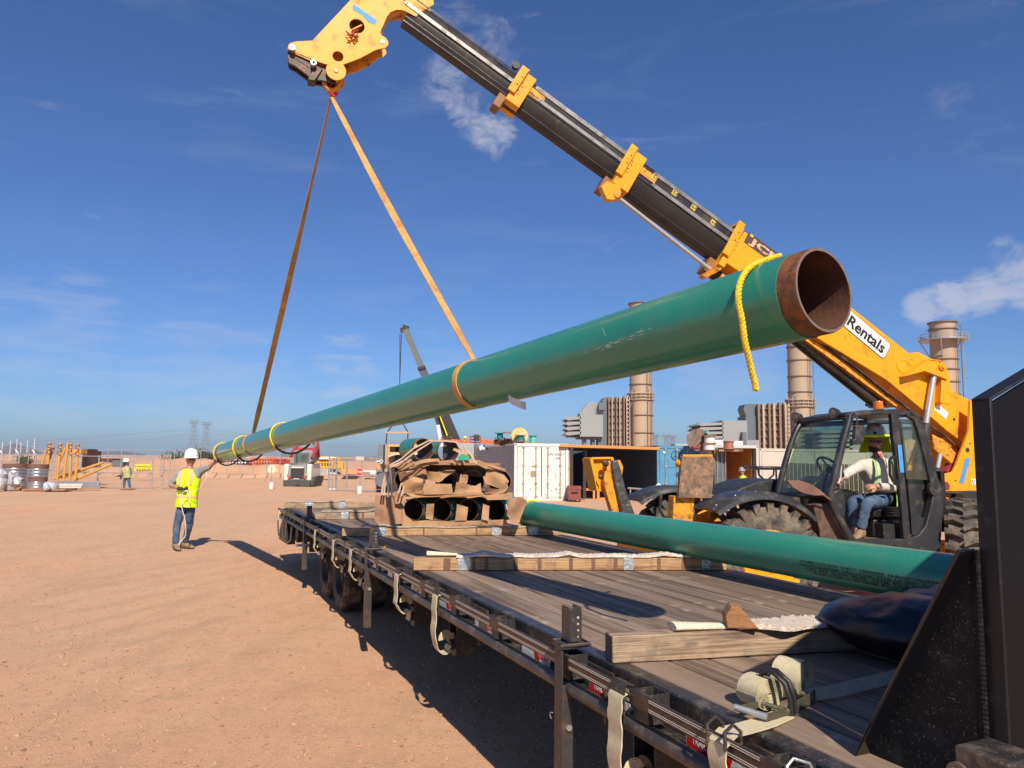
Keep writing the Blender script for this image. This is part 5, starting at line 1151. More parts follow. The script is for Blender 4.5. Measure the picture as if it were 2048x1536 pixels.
# ---- cab
CF = mat('cab_frame_black', (.022, .023, .025), .38, var=.2, vs=5, bump=.06, dirt=[((.075, .065, .055), .3, 6)])
cy0, cy1 = 1.12, .28
def ctube(pts, y, r, name='frame_tube', m=CF, par=th, n=12):
    mb = MB(MM); mb.tube(CR([MP(p[0], p[1], p[2] if len(p) > 2 else y) for p in pts], 4), r, n); return mb.build(name, m, par)
ctube([(1700, 833), (1695, 850), (1684, 890), (1672, 940), (1661, 985), (1662, 1003), (1669, 1020), (1688, 1055), (1704, 1084)], cy0, .046, 'door_pillar')
ctube([(1602, 846), (1592, 862), (1578, 900), (1564, 950), (1556, 986)], cy1, .04, 'front_pillar')
ctube([(1600, 846, cy1), (1640, 838, cy1+.3), (1697, 831, cy0)], cy0, .04, 'roof_rail')
mb = MB(MM); cab_roof = PLn([(1690, 836), (1706, 825), (1730, 820), (1790, 818), (1825, 822), (1840, 832), (1845, 842), (1815, 830), (1760, 828), (1712, 832), (1700, 842)], cy0)
mb.prism(cab_roof, V((0, -.10, 0))); mb.build('roof_edge', CF, th, bevel=.01)
rf = [MP(1696, 829, cy0), MP(1730, 821, cy0), MP(1790, 818, cy0), MP(1830, 824, cy0)]
mb = MB(MM); mb.loft([[p+V((0, -.05, 0)), p+V((0, -.84, 0)), p+V((0, -.84, -.06)), p+V((0, -.05, -.06))] for p in rf]); mb.build('roof', CF, th)
mb = MB(MM); mb.prism(PLn([(1783, 826), (1798, 826), (1803, 890), (1810, 960), (1817, 1020), (1822, 1078), (1808, 1078), (1802, 1000), (1795, 930), (1786, 870)], cy0), V((0, -.06, 0))); mb.build('centre_pillar', CF, th, bevel=.008)
mb = MB(MM); mb.prism(PLn([(1822, 822), (1836, 829), (1848, 850), (1862, 900), (1876, 955), (1885, 972), (1889, 990), (1886, 1010), (1880, 1000), (1866, 990), (1861, 962), (1850, 915), (1836, 860), (1828, 838), (1815, 832)], cy0), V((0, -.08, 0))); mb.build('rear_pillar', CF, th, bevel=.008)
mb = MB(MM); mb.prism(PLn([(1705, 1080), (1730, 1079), (1820, 1078), (1838, 1070), (1852, 1052), (1862, 1015), (1867, 990), (1888, 972), (1886, 1035), (1880, 1110), (1800, 1108), (1795, 1092), (1706, 1090)], cy0+.02), V((0, -.10, 0))); mb.build('lower_body', DKFR, th, bevel=.01)
mb = MB(MM); mb.prism(PLn([(1626, 1010), (1658, 1006), (1668, 1020), (1702, 1084), (1690, 1095), (1640, 1090), (1640, 1060)], cy0-.10), V((0, -.15, 0))); mb.build('front_body', mat('rust_dusted_black', (.07, .042, .032), .6, var=.4, vs=5, dirt=((.14, .08, .055), .4, 6)), th, bevel=.01)
mb = MB(MM); mb.prism([MP(1705, 1082, cy0-.02), MP(1820, 1079, cy0-.02), MP(1820, 1079, cy0-.02)+V((0, -.75, 0)), MP(1705, 1082, cy0-.02)+V((0, -.75, 0))], V((0, 0, -.05))); mb.build('cab_floor', mat('muddy_floor', (.16, .11, .08), .8, var=.3, vs=10), th)
mb = MB(MM); mb.prism(PLn([(1815, 955), (1862, 962), (1868, 990), (1850, 1035), (1822, 1035)], cy0-.1), V((0, -.06, 0))); mb.prism(PLn([(1822, 1035), (1850, 1035), (1838, 1070), (1824, 1070)], cy0-.02), V((0, -.05, 0))); mb.build('rear_side_panel', DKFR, th)
mb = MB(MM); mb.prism(PLn([(1812, 948), (1830, 944), (1862, 962), (1866, 985), (1815, 985)], .4), V((0, -.04, 0))); mb.box((-2.35, .70, 1.32), (.06, .84, .75)); mb.build('rear_bulkhead', BLK, th)
mb = MB(MM); c = MP(1871, 978, cy0+.03); mb.lathe(c+V((0, -.05, 0)), (0, 1, 0), [(0, 0), (.085, 0), (.085, .05), (.02, .05), (.02, .045), (0, .045)], 22); mb.build('door_hinge', CF, th)
mb = MB(MM); mb.lathe(MP(1886, 972, .9), (0, 1, 0), [(0, 0), (.05, 0), (.055, .05), (0, .06)], 16); mb.build('side_lamp', mat('dark_red_lamp', (.18, .04, .02), .3), th)
# glass
def pane(pts, lab=None):
    mb = MB(MM); q = [MP(*p) for p in pts]; n = (q[1]-q[0]).cross(q[2]-q[0]).normalized()*.006; mb.prism(q, n); o = mb.build('window_pane', GLASS, th, smooth=False); return o
pane([(1604, 850, cy1+.03), (1692, 836, cy0-.04), (1660, 985, cy0-.04), (1558, 984, cy1+.03)])
pane([(1802, 838, cy0-.03), (1824, 840, cy0-.03), (1860, 960, cy0-.03), (1813, 958, cy0-.03)])
pane([(1604, 850, cy1), (1800, 850, cy1), (1815, 985, cy1), (1560, 984, cy1)])
ctube([(1560, 988, cy1), (1610, 992, cy1+.4), (1660, 988, cy0)], 0, .03, 'cowl_bar')
ctube([(1800, 845, cy1), (1815, 985, cy1)], 0, .03, 'far_pillar'); ctube([(1600, 850, cy1), (1800, 843, cy1), (1838, 850, cy1)], 0, .035, 'far_roof_rail')
ctube([(1842, 855, cy1), (1866, 965, cy1)], 0, .03, 'far_rear_pillar')
# lights, beacon, mirrors, handles
for (x, y_, yl2) in ((1594, 836, cy1), (1668, 827, .95)):
    c = MP(x, y_, yl2); mb = MB(MM); mb.lathe(c, (1, 0, -.1), [(0, -.07), (.05, -.06), (.075, 0), (.075, .02), (.068, .026), (0, .02)], 20); s = mb.build('work_light', CF, th); mb = MB(MM); mb.lathe(c+V((.024, 0, 0)), (1, 0, -.1), [(.064, 0), (.03, .010), (0, .012)], 18); mb.build('lens', mat('lamp_lens', (.22, .19, .15), .15, bump=0), s)
mb = MB(MM); c = MP(1757, 818, .8); mb.lathe(c, (0, 0, 1), [(0, 0), (.068, 0), (.068, .02), (.058, .022), (.056, .085), (.05, .10), (0, .105)], 22); mb.build('beacon', mat('amber_beacon', (.80, .20, .01), .2, bump=0, trans=.3), th)
mb = MB(MM); mb.tube([MP(1702, 836, cy0), MP(1708, 826, 1.2), MP(1714, 834, 1.28), MP(1714, 858, 1.28)], .010, 6)
mb.prism(PLn([(1712, 851), (1728, 850), (1731, 856), (1730, 870), (1727, 884), (1722, 889), (1706, 890), (1706, 880), (1711, 878)], 1.30), V((0, -.06, 0))); mb.build('mirror', CF, th, bevel=.012)
mb = MB(MM); pq = [MP(1574, 960, 1.25), MP(1600, 961, 1.22), (MP(1622, 968, 1.2)), MP(1640, 980, 1.2), MP(1652, 990, 1.2), MP(1632, 991, 1.2), MP(1606, 986, 1.22), MP(1585, 974, 1.25)]; mb.prism(pq, V((0, -.03, 0))); mb.tube([MP(1640, 985, 1.19), MP(1662, 1000, 1.15)], .012, 6); mb.build('low_mirror', mat('dusty_mirror', (.22, .12, .085), .4, .3, var=.2), th)
mb = MB(MM); mb.tube([MP(1794, 915, 1.16), MP(1783, 915, 1.18), MP(1779, 922, 1.18), MP(1780, 950, 1.18), MP(1786, 962, 1.18), MP(1798, 962, 1.16)], .017, 8); mb.build('grab_handle', BLK, th)
mb = MB(MM); mb.tube([MP(1682, 930, 1.10), MP(1681, 955, 1.10), MP(1676, 966, 1.10), MP(1670, 964, 1.1)], .014, 8); mb.build('grab_handle', CHROME, th)
pq = PLn([(1795, 890), (1803, 890), (1808, 945), (1800, 945)], cy0+.012); mb = MB(MM); mb.prism(pq, V((0, .002, 0))); mb.build('blue_tape', MATS['blue_tape'], th)
# inside: steering wheel, column, dash, seat
c = MP(1660, 938, .70); ax = V((-.75, 0, .6)).normalized(); e = V((0, 1, 0)); g = ax.cross(e).normalized()
mb = MB(MM); mb.tube([c+(e*cos(t)+g*sin(t))*.185 for t in LS(0, 2*pi, 33)[:-1]], .016, 8, closed=True)
for k in range(3): t = k*2.1+.4; mb.beam(c, c+(e*cos(t)+g*sin(t))*.18, .02, .02)
mb.cyl(c-ax*.35, c, .035, n=12); mb.cyl(c-ax*.02, c+ax*.01, .05, n=14); mb.build('steering_wheel', BLK, th)
mb = MB(MM); mb.prism(PLn([(1646, 960), (1662, 952), (1672, 975), (1690, 990), (1688, 1035), (1668, 1010), (1650, 990)], .85), V((0, -.45, 0))); mb.prism(PLn([(1664, 985), (1685, 975), (1693, 1000), (1690, 1040), (1675, 1020)], .98), V((0, -.1, 0))); mb.build('dashboard', CF, th, bevel=.02)
mb = MB(MM); st = V((-1.72, .66, 0)); mb.box(st+V((0, 0, 1.17)), (.50, .48, .12)); mb.box(st+V((-.26, 0, 1.45)), (.12, .46, .55)); mb.box(st+V((0, 0, .98)), (.42, .38, .24)); mb.build('seat', BLK, th, bevel=.03)
mb = MB(MM); 
for k in range(4): mb.lathe(MP(1786, 1018+k*5, 1.0), (0, 0, 1), [(.09, 0), (.105, .015), (.09, .03)], 16)
mb.build('seat_bellows', BLK, th)
mb = MB(MM); mb.prism(PLn([(1765, 1048), (1810, 1046), (1814, 1076), (1768, 1077)], .98), V((0, -.3, 0))); mb.build('seat_box', DKFR, th)
mb = MB(MM); mb.prism(PLn([(1838, 950), (1848, 950), (1850, 957), (1838, 956)], .5), V((0, -.01, 0))); mb.build('small_screen', mat('green_screen', (.02, .12, .07), .3, bump=0), th)
mb = MB(MM); mb.prism(PLn([(1836, 1003), (1845, 1000), (1847, 1013), (1833, 1012)], .9), V((0, -.05, 0))); mb.build('paper', BOARD, th)
mb = MB(MM); mb.sph(MP(1848, 992, .8), (.14, .12, .06), 14, 8, None, lambda p: p*(1+.5*noise.noise(p*14))); tag(mb.build('blue_cloth', mat('blue_cloth', (.03, .06, .22), .8)), 'crumpled dark blue cloth behind the operator seat', 'cloth')
mb = MB(MM); mb.tube([MP(1735, 812, -.2), MP(1738, 800, -.2), MP(1745, 798, -.2), MP(1752, 806, -.2)], .035, 8); mb.sph(MP(1745, 806, -.2), (.09, .06, .07), 12, 8, None, lambda p: p*(1+.5*noise.noise(p*20))); mb.build('hose_fitting', BLKD, th)
# striped yellow bar low beside the wheel
mb = MB(MM); a, b = MP(1487, 1143, 1.42), MP(1596, 1164, 1.42); mb.beam(a, b, .05, .06); mb.build('low_bar', YEL, th)
# ---------------------------------------------------------------- people
SKIN = mat('tanned_skin', (.44, .205, .13), .5, var=.1, vs=12, bump=.05, bs=200)
JEAN = mat('blue_jeans', (.045, .085, .15), .85, var=.3, vs=7, bump=.6, bs=22, dirt=((.10, .14, .19), .35, 8))
SHIRTG = mat('grey_shirt', (.235, .255, .27), .85, var=.2, vs=8, bump=.6, bs=20)
SHIRTW = mat('off_white_shirt', (.54, .50, .44), .85, var=.10, vs=8, bump=.7, bs=17, dirt=((.42, .37, .30), .15, 9))
HIVIS = mat('hi_vis_yellow', (.62, .90, .0), .6, var=.08, vs=9, bump=.5, bs=24)
HIORA = mat('peach_reflective', (.85, .40, .20), .5, var=.1)
HATW = mat('white_hard_hat', (.80, .80, .78), .3, var=.03, bump=0)
BOOT = mat('tan_boot', (.25, .165, .095), .8, var=.25, vs=20, bump=.4)
GLOV = mat('dark_glove', (.05, .045, .045), .8, var=.3, vs=20)
HAIR = mat('dark_beard', (.035, .018, .012), .8, var=.3, vs=40, bump=.8, bs=180)
def skinned(nodes, edges, name, m, parent, sub=2, root=0, extra=None, wrinkle=0):
    me = bpy.data.meshes.new(name); me.from_pydata([tuple(n[0]) for n in nodes], edges, []); o = bpy.data.objects.new(name, me); COL.objects.link(o)
    md = o.modifiers.new('s', 'SKIN'); md.use_smooth_shade = True; sv = me.skin_vertices[0].data
    for i, n in enumerate(nodes):
        r = n[1]; sv[i].radius = (r, r) if not isinstance(r, tuple) else r; sv[i].use_root = (i == root)
    sb = o.modifiers.new('u', 'SUBSURF'); sb.levels = sb.render_levels = sub
    bpy.context.view_layer.update()
    m2 = bpy.data.meshes.new_from_object(o.evaluated_get(bpy.context.evaluated_depsgraph_get())); bpy.data.objects.remove(o)
    mb = MB(); mb.bm.from_mesh(m2)
    if wrinkle:
        mb.bm.normal_update()
        for v in mb.bm.verts: v.co += v.normal*wrinkle*(noise.noise(v.co*16)+.6*noise.noise(v.co*34))
    if extra: extra(mb)
    o = mb.build(name, m, parent, angle=180); return o
def head(mb, c, fwd, up=V((0, 0, 1)), s=1.0):
    fwd = V(fwd).normalized(); rt_ = fwd.cross(up).normalized(); up2 = rt_.cross(fwd); R = Matrix((rt_, fwd, up2)).transposed()
    def f(p):
        x, y, z = p; g = lambda a, b, cx, cz, k: k*math.exp(-((x-cx)/a)**2-((z-cz)/b)**2)
        t = max(0, -z/.12); x *= 1-.28*t*t; 
        if y > 0:
            y *= .93; y += g(.013, .022, 0, -.012, .026)+g(.02, .012, 0, .032, .006)-g(.016, .012, .032, .012, .010)-g(.016, .012, -.032, .012, .010)+g(.03, .012, 0, -.055, .006)+g(.028, .018, 0, -.095, .012)
        else: y *= 1.06 if z > -.02 else .9
        return V((x, y, z))*s
    mb.sph(c, (.074, .092, .122), 30, 24, R, f)
    for k in (-1, 1): mb.sph(c+R @ V((k*.075*s, -.008*s, -.002)), (.010*s, .018*s, .030*s), 8, 6, R)
    return R
def hand(mb, w, d, pn, s=1.0, curl=.5, thumb=1):
    # w wrist, d towards the fingers, pn the way the palm faces
    d = V(d).normalized(); side = d.cross(V(pn)).normalized(); pn = side.cross(d).normalized(); R = Matrix((side, d, pn)).transposed()
    mb.sph(w+d*.048*s, (.042*s, .052*s, .017*s), 12, 8, R)
    for k, (x, L) in enumerate(((-.031, .066), (-.010, .078), (.011, .073), (.031, .057))):
        p = w+R @ V((x*s, .082*s, 0)); a = curl*.5; pts = [w+R @ V((x*s*.7, .03*s, 0)), p]
        for q in (.45, .32, .23):
            dd = R @ V((0, cos(a), sin(a))); p = p+dd*L*s*q*1.0; pts.append(p); a += curl*1.1
        mb.tube(pts, [.0095*s, .0098*s, .0088*s, .008*s, .0062*s], 7)
    b = w+R @ V((-thumb*.030*s, .022*s, .004*s)); mb.tube([b, b+R @ V((-thumb*.026*s, .024*s, .014*s)), b+R @ V((-thumb*.030*s, .050*s, .026*s)), b+R @ V((-thumb*.020*s, .068*s, .034*s))], [.013*s, .0115*s, .0098*s, .007*s], 7)
def hat(par, c, fwd, s=1.0, m=HATW, brim=.03, full=False):
    R = Matrix((V(fwd).cross(V((0, 0, 1))).normalized(), V(fwd).normalized(), V((0, 0, 1)))).transposed(); mb = MB(); rows = []
    for (r, z) in ((1.0, 0), (1.0, .03), (.97, .06), (.86, .105), (.62, .142), (.32, .158), (.02, .162)): rows.append([c+R @ V((cos(t)*.120*r*s, sin(t)*.142*r*s, (z+(.008 if abs(cos(t)) < .15 else 0))*s)) for t in LS(0, 2*pi, 28, endpoint=False)])
    mb.loft(rows); rows = []
    for (r, z) in ((.98, .012), (1.03, .008), (1.0+brim*8, -.004-(.0 if full else 0)), (1.0+brim*8, -.010), (1.0, 0)):
        rows.append([c+R @ V((cos(t)*.120*s*(r if full else 1+(r-1)*max(.25, sin(t)*1.5)), sin(t)*.142*s*(r if full else 1+(r-1)*max(.25, sin(t)*1.4)), z*s)) for t in LS(0, 2*pi, 28, endpoint=False)])
    mb.loft(rows, cap=False); return mb.build('hard_hat', m, par, angle=50)
def boot(mb, a, fwd, s=1.0):
    fwd = V(fwd).normalized(); rt_ = fwd.cross(V((0, 0, 1))).normalized(); rows = []
    for (y, w, z0, z1) in ((-.085, .030, .008, .10), (-.06, .042, .0, .13), (0, .045, .0, .135), (.05, .043, .004, .105), (.10, .048, .0, .078), (.155, .050, 0, .062), (.195, .040, .002, .048), (.215, .018, .006, .034)):
        cz = (z0+z1)/2; h_ = (z1-z0)/2; rows.append([a+fwd*y*s+rt_*(cos(t)*w*s)+V((0, 0, (cz+sin(t)*h_)*s)) for t in LS(0, 2*pi, 14, endpoint=False)])
    mb.loft(rows)
def person(lab, J, fwd, hips_w, m_shirt, m_pant, m_boot=BOOT, sleeve='long', gl=None, face=None, sc=1.0, vest=True, boots=None, hatm=HATW, group=None, hands=(None, None), bulk=1.0):
    base = V((J['hip'].x, J['hip'].y, 0)); t = thing('person', lab, 'person', Matrix.Translation(base), group)
    f = V(fwd).normalized(); face = V(face).normalized() if face is not None else f
    hipL, hipR = J['hipL'], J['hipR']
    def N(k, r): return (J[k], r*sc)
    chest = J['neck']*.72+J['hip']*.28; waist = J['neck']*.3+J['hip']*.7
    nodes = [(J['hip'], (.13*sc, .10*sc)), (waist, (.13*sc, .10*sc)), (chest, (.155*sc, .11*sc)), (J['neck'], .055*sc), (J['head']-V((0, 0, .05)), .05*sc),
             (J['shL'], .062*sc), (J['elL'], .043*sc), (J['wrL'], .028*sc), (J['shR'], .062*sc), (J['elR'], .043*sc), (J['wrR'], .028*sc),
             (hipL, .088*sc), (J['knL'], .058*sc), (J['anL'], .038*sc), (hipR, .088*sc), (J['knR'], .058*sc), (J['anR'], .038*sc)]
    ed = [(0, 1), (1, 2), (2, 3), (3, 4), (2, 5), (5, 6), (6, 7), (2, 8), (8, 9), (9, 10), (0, 11), (11, 12), (12, 13), (0, 14), (14, 15), (15, 16)]
    def ex(mb):
        head(mb, J['head'], face, s=sc)
        if not gl:
            for k, hd_ in (('wrL', hands[0]), ('wrR', hands[1])):
                if hd_: hand(mb, J[k], hd_[0], hd_[1], sc, hd_[2], hd_[3])
    b = skinned(nodes, ed, 'body', SKIN, t, extra=ex)
    hp_ = lambda a, b_, q: a+(b_-a)*q
    # shirt
    fl = 1.0 if sleeve == 'long' else .25
    n2 = [(J['hip']+V((0, 0, .03)), (.155*sc*bulk, .12*sc*bulk)), (waist, (.158*sc*bulk, .128*sc*bulk)), (chest, (.175*sc*bulk, .128*sc*bulk)), (hp_(chest, J['neck'], .80), .075*sc),
          (J['shL'], .078*sc), (J['elL'], .056*sc), (hp_(J['elL'], J['wrL'], fl*.93), .043*sc if sleeve == 'long' else .055*sc), (J['shR'], .078*sc), (J['elR'], .056*sc), (hp_(J['elR'], J['wrR'], fl*.93), .043*sc if sleeve == 'long' else .055*sc)]
    skinned(n2, [(0, 1), (1, 2), (2, 3), (2, 4), (4, 5), (5, 6), (2, 7), (7, 8), (8, 9)], 'shirt', m_shirt, t, wrinkle=.007*sc)
    n3 = [(J['hip'], (.148*sc, .115*sc)), (hipL, .102*sc), (hp_(hipL, J['knL'], .5), .088*sc), (J['knL'], .072*sc), (hp_(J['knL'], J['anL'], .6), .062*sc), (J['anL'], .064*sc),
          (hipR, .102*sc), (hp_(hipR, J['knR'], .5), .088*sc), (J['knR'], .072*sc), (hp_(J['knR'], J['anR'], .6), .062*sc), (J['anR'], .064*sc), (J['hip']+(J['neck']-J['hip']).normalized()*.08*sc, (.140*sc, .11*sc))]
    skinned(n3, [(0, 1), (1, 2), (2, 3), (3, 4), (4, 5), (0, 6), (6, 7), (7, 8), (8, 9), (9, 10), (0, 11)], 'jeans', m_pant, t, wrinkle=.009*sc)
    for k, bf in (('anL', boots[0] if boots else f), ('anR', boots[1] if boots else f)):
        mb = MB(); a = J[k].copy(); a.z -= .10*sc; boot(mb, a, bf, sc); mb.build('boot', m_boot, t)
    if gl:
        for k, hd_ in (('wrL', hands[0]), ('wrR', hands[1])):
            if hd_: mb = MB(); hand(mb, J[k], hd_[0], hd_[1], 1.12*sc, hd_[2], hd_[3]); mb.cyl(J[k]-V(hd_[0]).normalized()*.05, J[k]+V(hd_[0]).normalized()*.03, .036*sc, .034*sc, 12); mb.build('glove', gl, t)
    if hatm: hat(t, J['head']+V((0, 0, .055*sc)), face, sc*1.0, hatm)
    return t
def torso_rings(J, sc, rows, sp=.0, n=32):
    # rings of a vest: (0 at the hips .. 1 at the neck, half width, half depth)
    a, b = J['hip'], J['neck']; ax = (b-a); rt_ = (J['shR']-J['shL']); rt_ = (rt_-ax*rt_.dot(ax)/ax.dot(ax)).normalized(); fw_ = ax.cross(rt_).normalized()
    out = []
    for q, w, d_ in rows:
        c = a+ax*q; out.append([c+rt_*(cos(t)*w*sc)+fw_*(sin(t)*d_*sc) for t in LS(0, 2*pi, n, endpoint=False)])
    return out, rt_, fw_
# the tag line man
Dp = 14.35
def pj(x, y, d=0): return P(x, y, Dp+d)
J = dict(head=pj(382, 920), neck=pj(379, 937), shL=pj(360, 946), elL=pj(341, 971, -.02), wrL=pj(361, 977, -.22), shR=pj(398, 943), elR=pj(417, 935, -.10), wrR=pj(434, 920, -.25), hip=pj(373, 1004), hipL=pj(365, 1010), hipR=pj(381, 1009, .05),
         knL=pj(354, 1050), anL=pj(351, 1090), knR=pj(379, 1048, .08), anR=pj(370, 1082, .25))
for k in ('anL', 'anR'): J[k].z = .115
w1 = person('man in white hard hat and bright yellow vest holding the far end of the pipe', J, (.25, -1, 0), .1, SHIRTG, JEAN, gl=GLOV, face=(.55, -1, -.05), sc=1.04, sleeve='short', boots=((.75, -.8, 0), (.95, -.3, 0)),
            hands=(((.9, -.3, -.1), (0, .3, 1), .9, 1), ((.5, -.1, .8), (.6, .6, 0), .5, -1)))
def vest(t, J, sc, m=HIVIS, band=HIORA):
    rows, rt_, fw_ = torso_rings(J, sc, [(-.14, .205, .150), (-.08, .200, .150), (.10, .190, .148), (.3, .190, .150), (.5, .208, .158), (.68, .215, .155), (.80, .195, .145), (.90, .150, .115), (.985, .095, .085)])
    rs = random.Random(4); mb = MB(); mb.loft([[p+(rt_*rs.uniform(-1, 1)+fw_*rs.uniform(-1, 1))*.006 for p in r] for r in rows], cap=False); v = mb.build('vest', m, t, angle=180)
    rb, _, _ = torso_rings(J, sc, [(.13, .197, .156), (.185, .197, .157)]); mb = MB(); mb.loft(rb, cap=False); mb.build('reflective_band', band, v)
    ax = J['neck']-J['hip']
    if fw_.y > 0: fw_ = -fw_
    for k in (-1, 1):
        mb = MB(); q = [J['hip']+ax*z+rt_*(k*x*sc)+fw_*(d_*sc) for z, x, d_ in ((.52, .10, .150), (.66, .105, .148), (.80, .10, .136), (.93, .085, .112))]
        mb.ribbon(q, rt_*.058*sc, .004); mb.build('reflective_band', band, v)
    return v, rt_, fw_
vest(w1, J, 1.04)
mb = MB(); c = J['head']+V((0, 0, 0)); f_ = V((.55, -1, 0)).normalized(); r_ = f_.cross(V((0, 0, 1)))
for k in (-1, 1): mb.sph(c+f_*.098+r_*(k*.030)+V((0, 0, .012)), (.026, .012, .017), 10, 6)
mb.build('safety_glasses', mat('dark_lens', (.03, .012, .015), .15, bump=0), w1)
t = thing('tag_line', 'pale tag line rope coiled in the worker\'s hand and running up to the pipe', 'rope', J['wrL']); mb = MB()
pts = [P(434, 921, Dp-.3), P(428, 935, Dp-.3), P(420, 948, Dp-.3), P(408, 963, Dp-.3), P(400, 975, Dp-.3), P(385, 984, Dp-.30), P(372, 980, Dp-.34)]
mb.tube(CR(pts), .006, 6)
mb.tube([P(371+8*cos(a), 998+16*sin(a), Dp-.36) for a in LS(-1.9, 4.2, 22)], .0085, 6)
mb.tube(CR([P(361, 985, Dp-.34), P(362, 1005, Dp-.34), P(366, 1025, Dp-.33), P(371, 1045, Dp-.3), P(371, 1070, Dp-.25), P(364, 1080, Dp-.25), P(357, 1090, Dp-.3)]), .0085, 6)
mb.build('line', ROPEW, t)
# the walking man by the fence
Dq = 38.0
def pj(x, y, d=0): return P(x, y, Dq+d)
J = dict(head=pj(252, 925), neck=pj(253, 933), shL=pj(247, 937), elL=pj(244.5, 946), wrL=pj(242, 953), shR=pj(260, 937), elR=pj(263, 946), wrR=pj(260, 952), hip=pj(254, 953), hipL=pj(251, 955), hipR=pj(256.5, 955), knL=pj(248, 966), anL=pj(248.5, 978), knR=pj(258, 965), anR=pj(260, 977))
for k in ('anL', 'anR'): J[k].z = .11
w2 = person('man in white hard hat, dark face cover and faded vest walking past the fence', J, (-1, -.25, 0), .1, mat('blue_grey_shirt', (.13, .155, .18), .9), JEAN, sc=1.0, hands=(((0, 0, -1), (0, 1, 0), .6, 1), ((0, 0, -1), (0, 1, 0), .6, 1)), gl=GLOV)
vest(w2, J, 1.0, mat('faded_vest', (.36, .37, .13), .7, var=.2))
mb = MB(); mb.sph(J['head']+V((-.02, -.03, -.05)), (.095, .10, .10), 12, 8); mb.build('face_cover', mat('dark_face_cover', (.02, .035, .04), .9), w2)
# the operator
Do = 9.55
def pj(x, y, d=0): return P(x, y, Do+d)
J = dict(head=pj(1751, 886, .08), neck=pj(1757, 910, .05), shL=pj(1724, 930, -.02), elL=pj(1693, 947, -.16), wrL=pj(1686, 957, -.32), shR=pj(1787, 929, -.02), elR=pj(1795, 978, -.06), wrR=pj(1752, 972, -.36), hip=pj(1765, 995, .0), hipL=pj(1748, 1000, .20), hipR=pj(1778, 1000, .02),
         knL=pj(1703, 1003, -.15), anL=pj(1703, 1055, -.1), knR=pj(1733, 1005, -.42), anR=pj(1721, 1060, -.40))
sc = 1.06
op = person('bearded operator in silver hard hat with lime sun shade, seated in the telehandler cab', J, (-.6, -.8, 0), .1, SHIRTW, JEAN, sc=sc, bulk=1.2, face=(-.44, -.88, -.08), hatm=None, boots=((-.85, -.25, 0), (-.7, -.75, 0)),
            hands=(((-.7, -.2, -.5), (.2, -.3, -1), 1.0, 1), ((-.9, -.1, -.1), (0, .5, -.6), 1.0, -1)))
R = Matrix((V((-.44, -.88, 0)).cross(V((0, 0, 1))).normalized(), V((-.44, -.88, 0)).normalized(), V((0, 0, 1)))).transposed()
hc = J['head']
def hl(x, y, z): return hc+R @ V((x, y, z))
mb = MB(); mb.sph(hc+R @ V((0, .010, -.066)), (.084, .094, .070), 22, 14, R, lambda p: p*(1+.10*noise.noise(p*60)) if p.z < .040-.45*max(0, p.y-.02) else p*.72); mb.build('beard', HAIR, op)
mb = MB(); mb.sph(hl(0, .108, -.052), (.022, .010, .006), 10, 6, R); mb.build('lips', mat('lips', (.35, .10, .08), .5, bump=0), op)
mb = MB(); mb.sph(hl(0, .115, -.010), (.016, .018, .020), 10, 6, R); mb.build('nose', SKIN, op)
mb = MB()
for k in (-1, 1):
    mb.tube([hl(k*.036+.030*cos(a), .112, .016+.020*sin(a)) for a in LS(0, 2*pi, 17)[:-1]], .0035, 5, closed=True); mb.tube([hl(k*.066, .110, .022), hl(k*.082, .06, .022), hl(k*.086, .0, .015)], .0035, 5)
mb.tube([hl(-.008, .117, .018), hl(.008, .117, .018)], .0035, 5); g_ = mb.build('glasses', BLACKV, op)
mb = MB()
for k in (-1, 1): mb.sph(hl(k*.036, .110, .016), (.028, .003, .018), 12, 8, R)
mb.build('lens', mat('spectacle_lens', (.07, .045, .04), .08, bump=0), g_)
HATS = mat('silver_patterned_hat', (.60, .58, .55), .4, .2, var=.3, vs=14, bump=.05, dirt=((.10, .10, .10), .25, 16))
o = hat(op, hc+V((0, 0, .092)), V((-.44, -.88, -.08)), sc*1.0, HATS, brim=.01)
mb = MB(); mb.beam(hl(-.05, .12, .13), hl(.05, .12, .13), .03, .012); mb.lathe(hl(0, .132, .125), R @ V((0, 1, 0)), [(.02, 0), (.02, .02), (0, .024)], 10); mb.build('head_lamp', BLK, o)
LIME = mat('lime_sun_shade', (.55, .80, .03), .7, var=.1, bump=.3, bs=30)
mb = MB(); rows = []
for i, (r, z) in enumerate(((1.0, .098), (1.25, .094), (1.62, .074), (1.66, .044), (1.60, .046), (1.2, .080), (1.0, .088))): rows.append([hc+R @ V((cos(t)*.118*r, sin(t)*.140*r, z+.010*abs(cos(t))*r+.036*max(0, sin(t))*(r-.9))) for t in LS(0, 2*pi, 32, endpoint=False)])
mb.loft(rows, cap=False)
for side in (1,):
    rws = []
    for z, r, fl in ((.085, 1.35, 0), (.0, 1.5, .1), (-.07, 1.7, .2), (-.12, 1.8, .25)):
        rws.append([hc+R @ V((cos(t)*.112*r, sin(t)*.12*r-.01, z)) for t in LS(pi*.985, 2*pi*1.01, 18)])
    mb.loft(rws, cap=False, closed=False)
mb.build('sun_shade', LIME, op, angle=180)
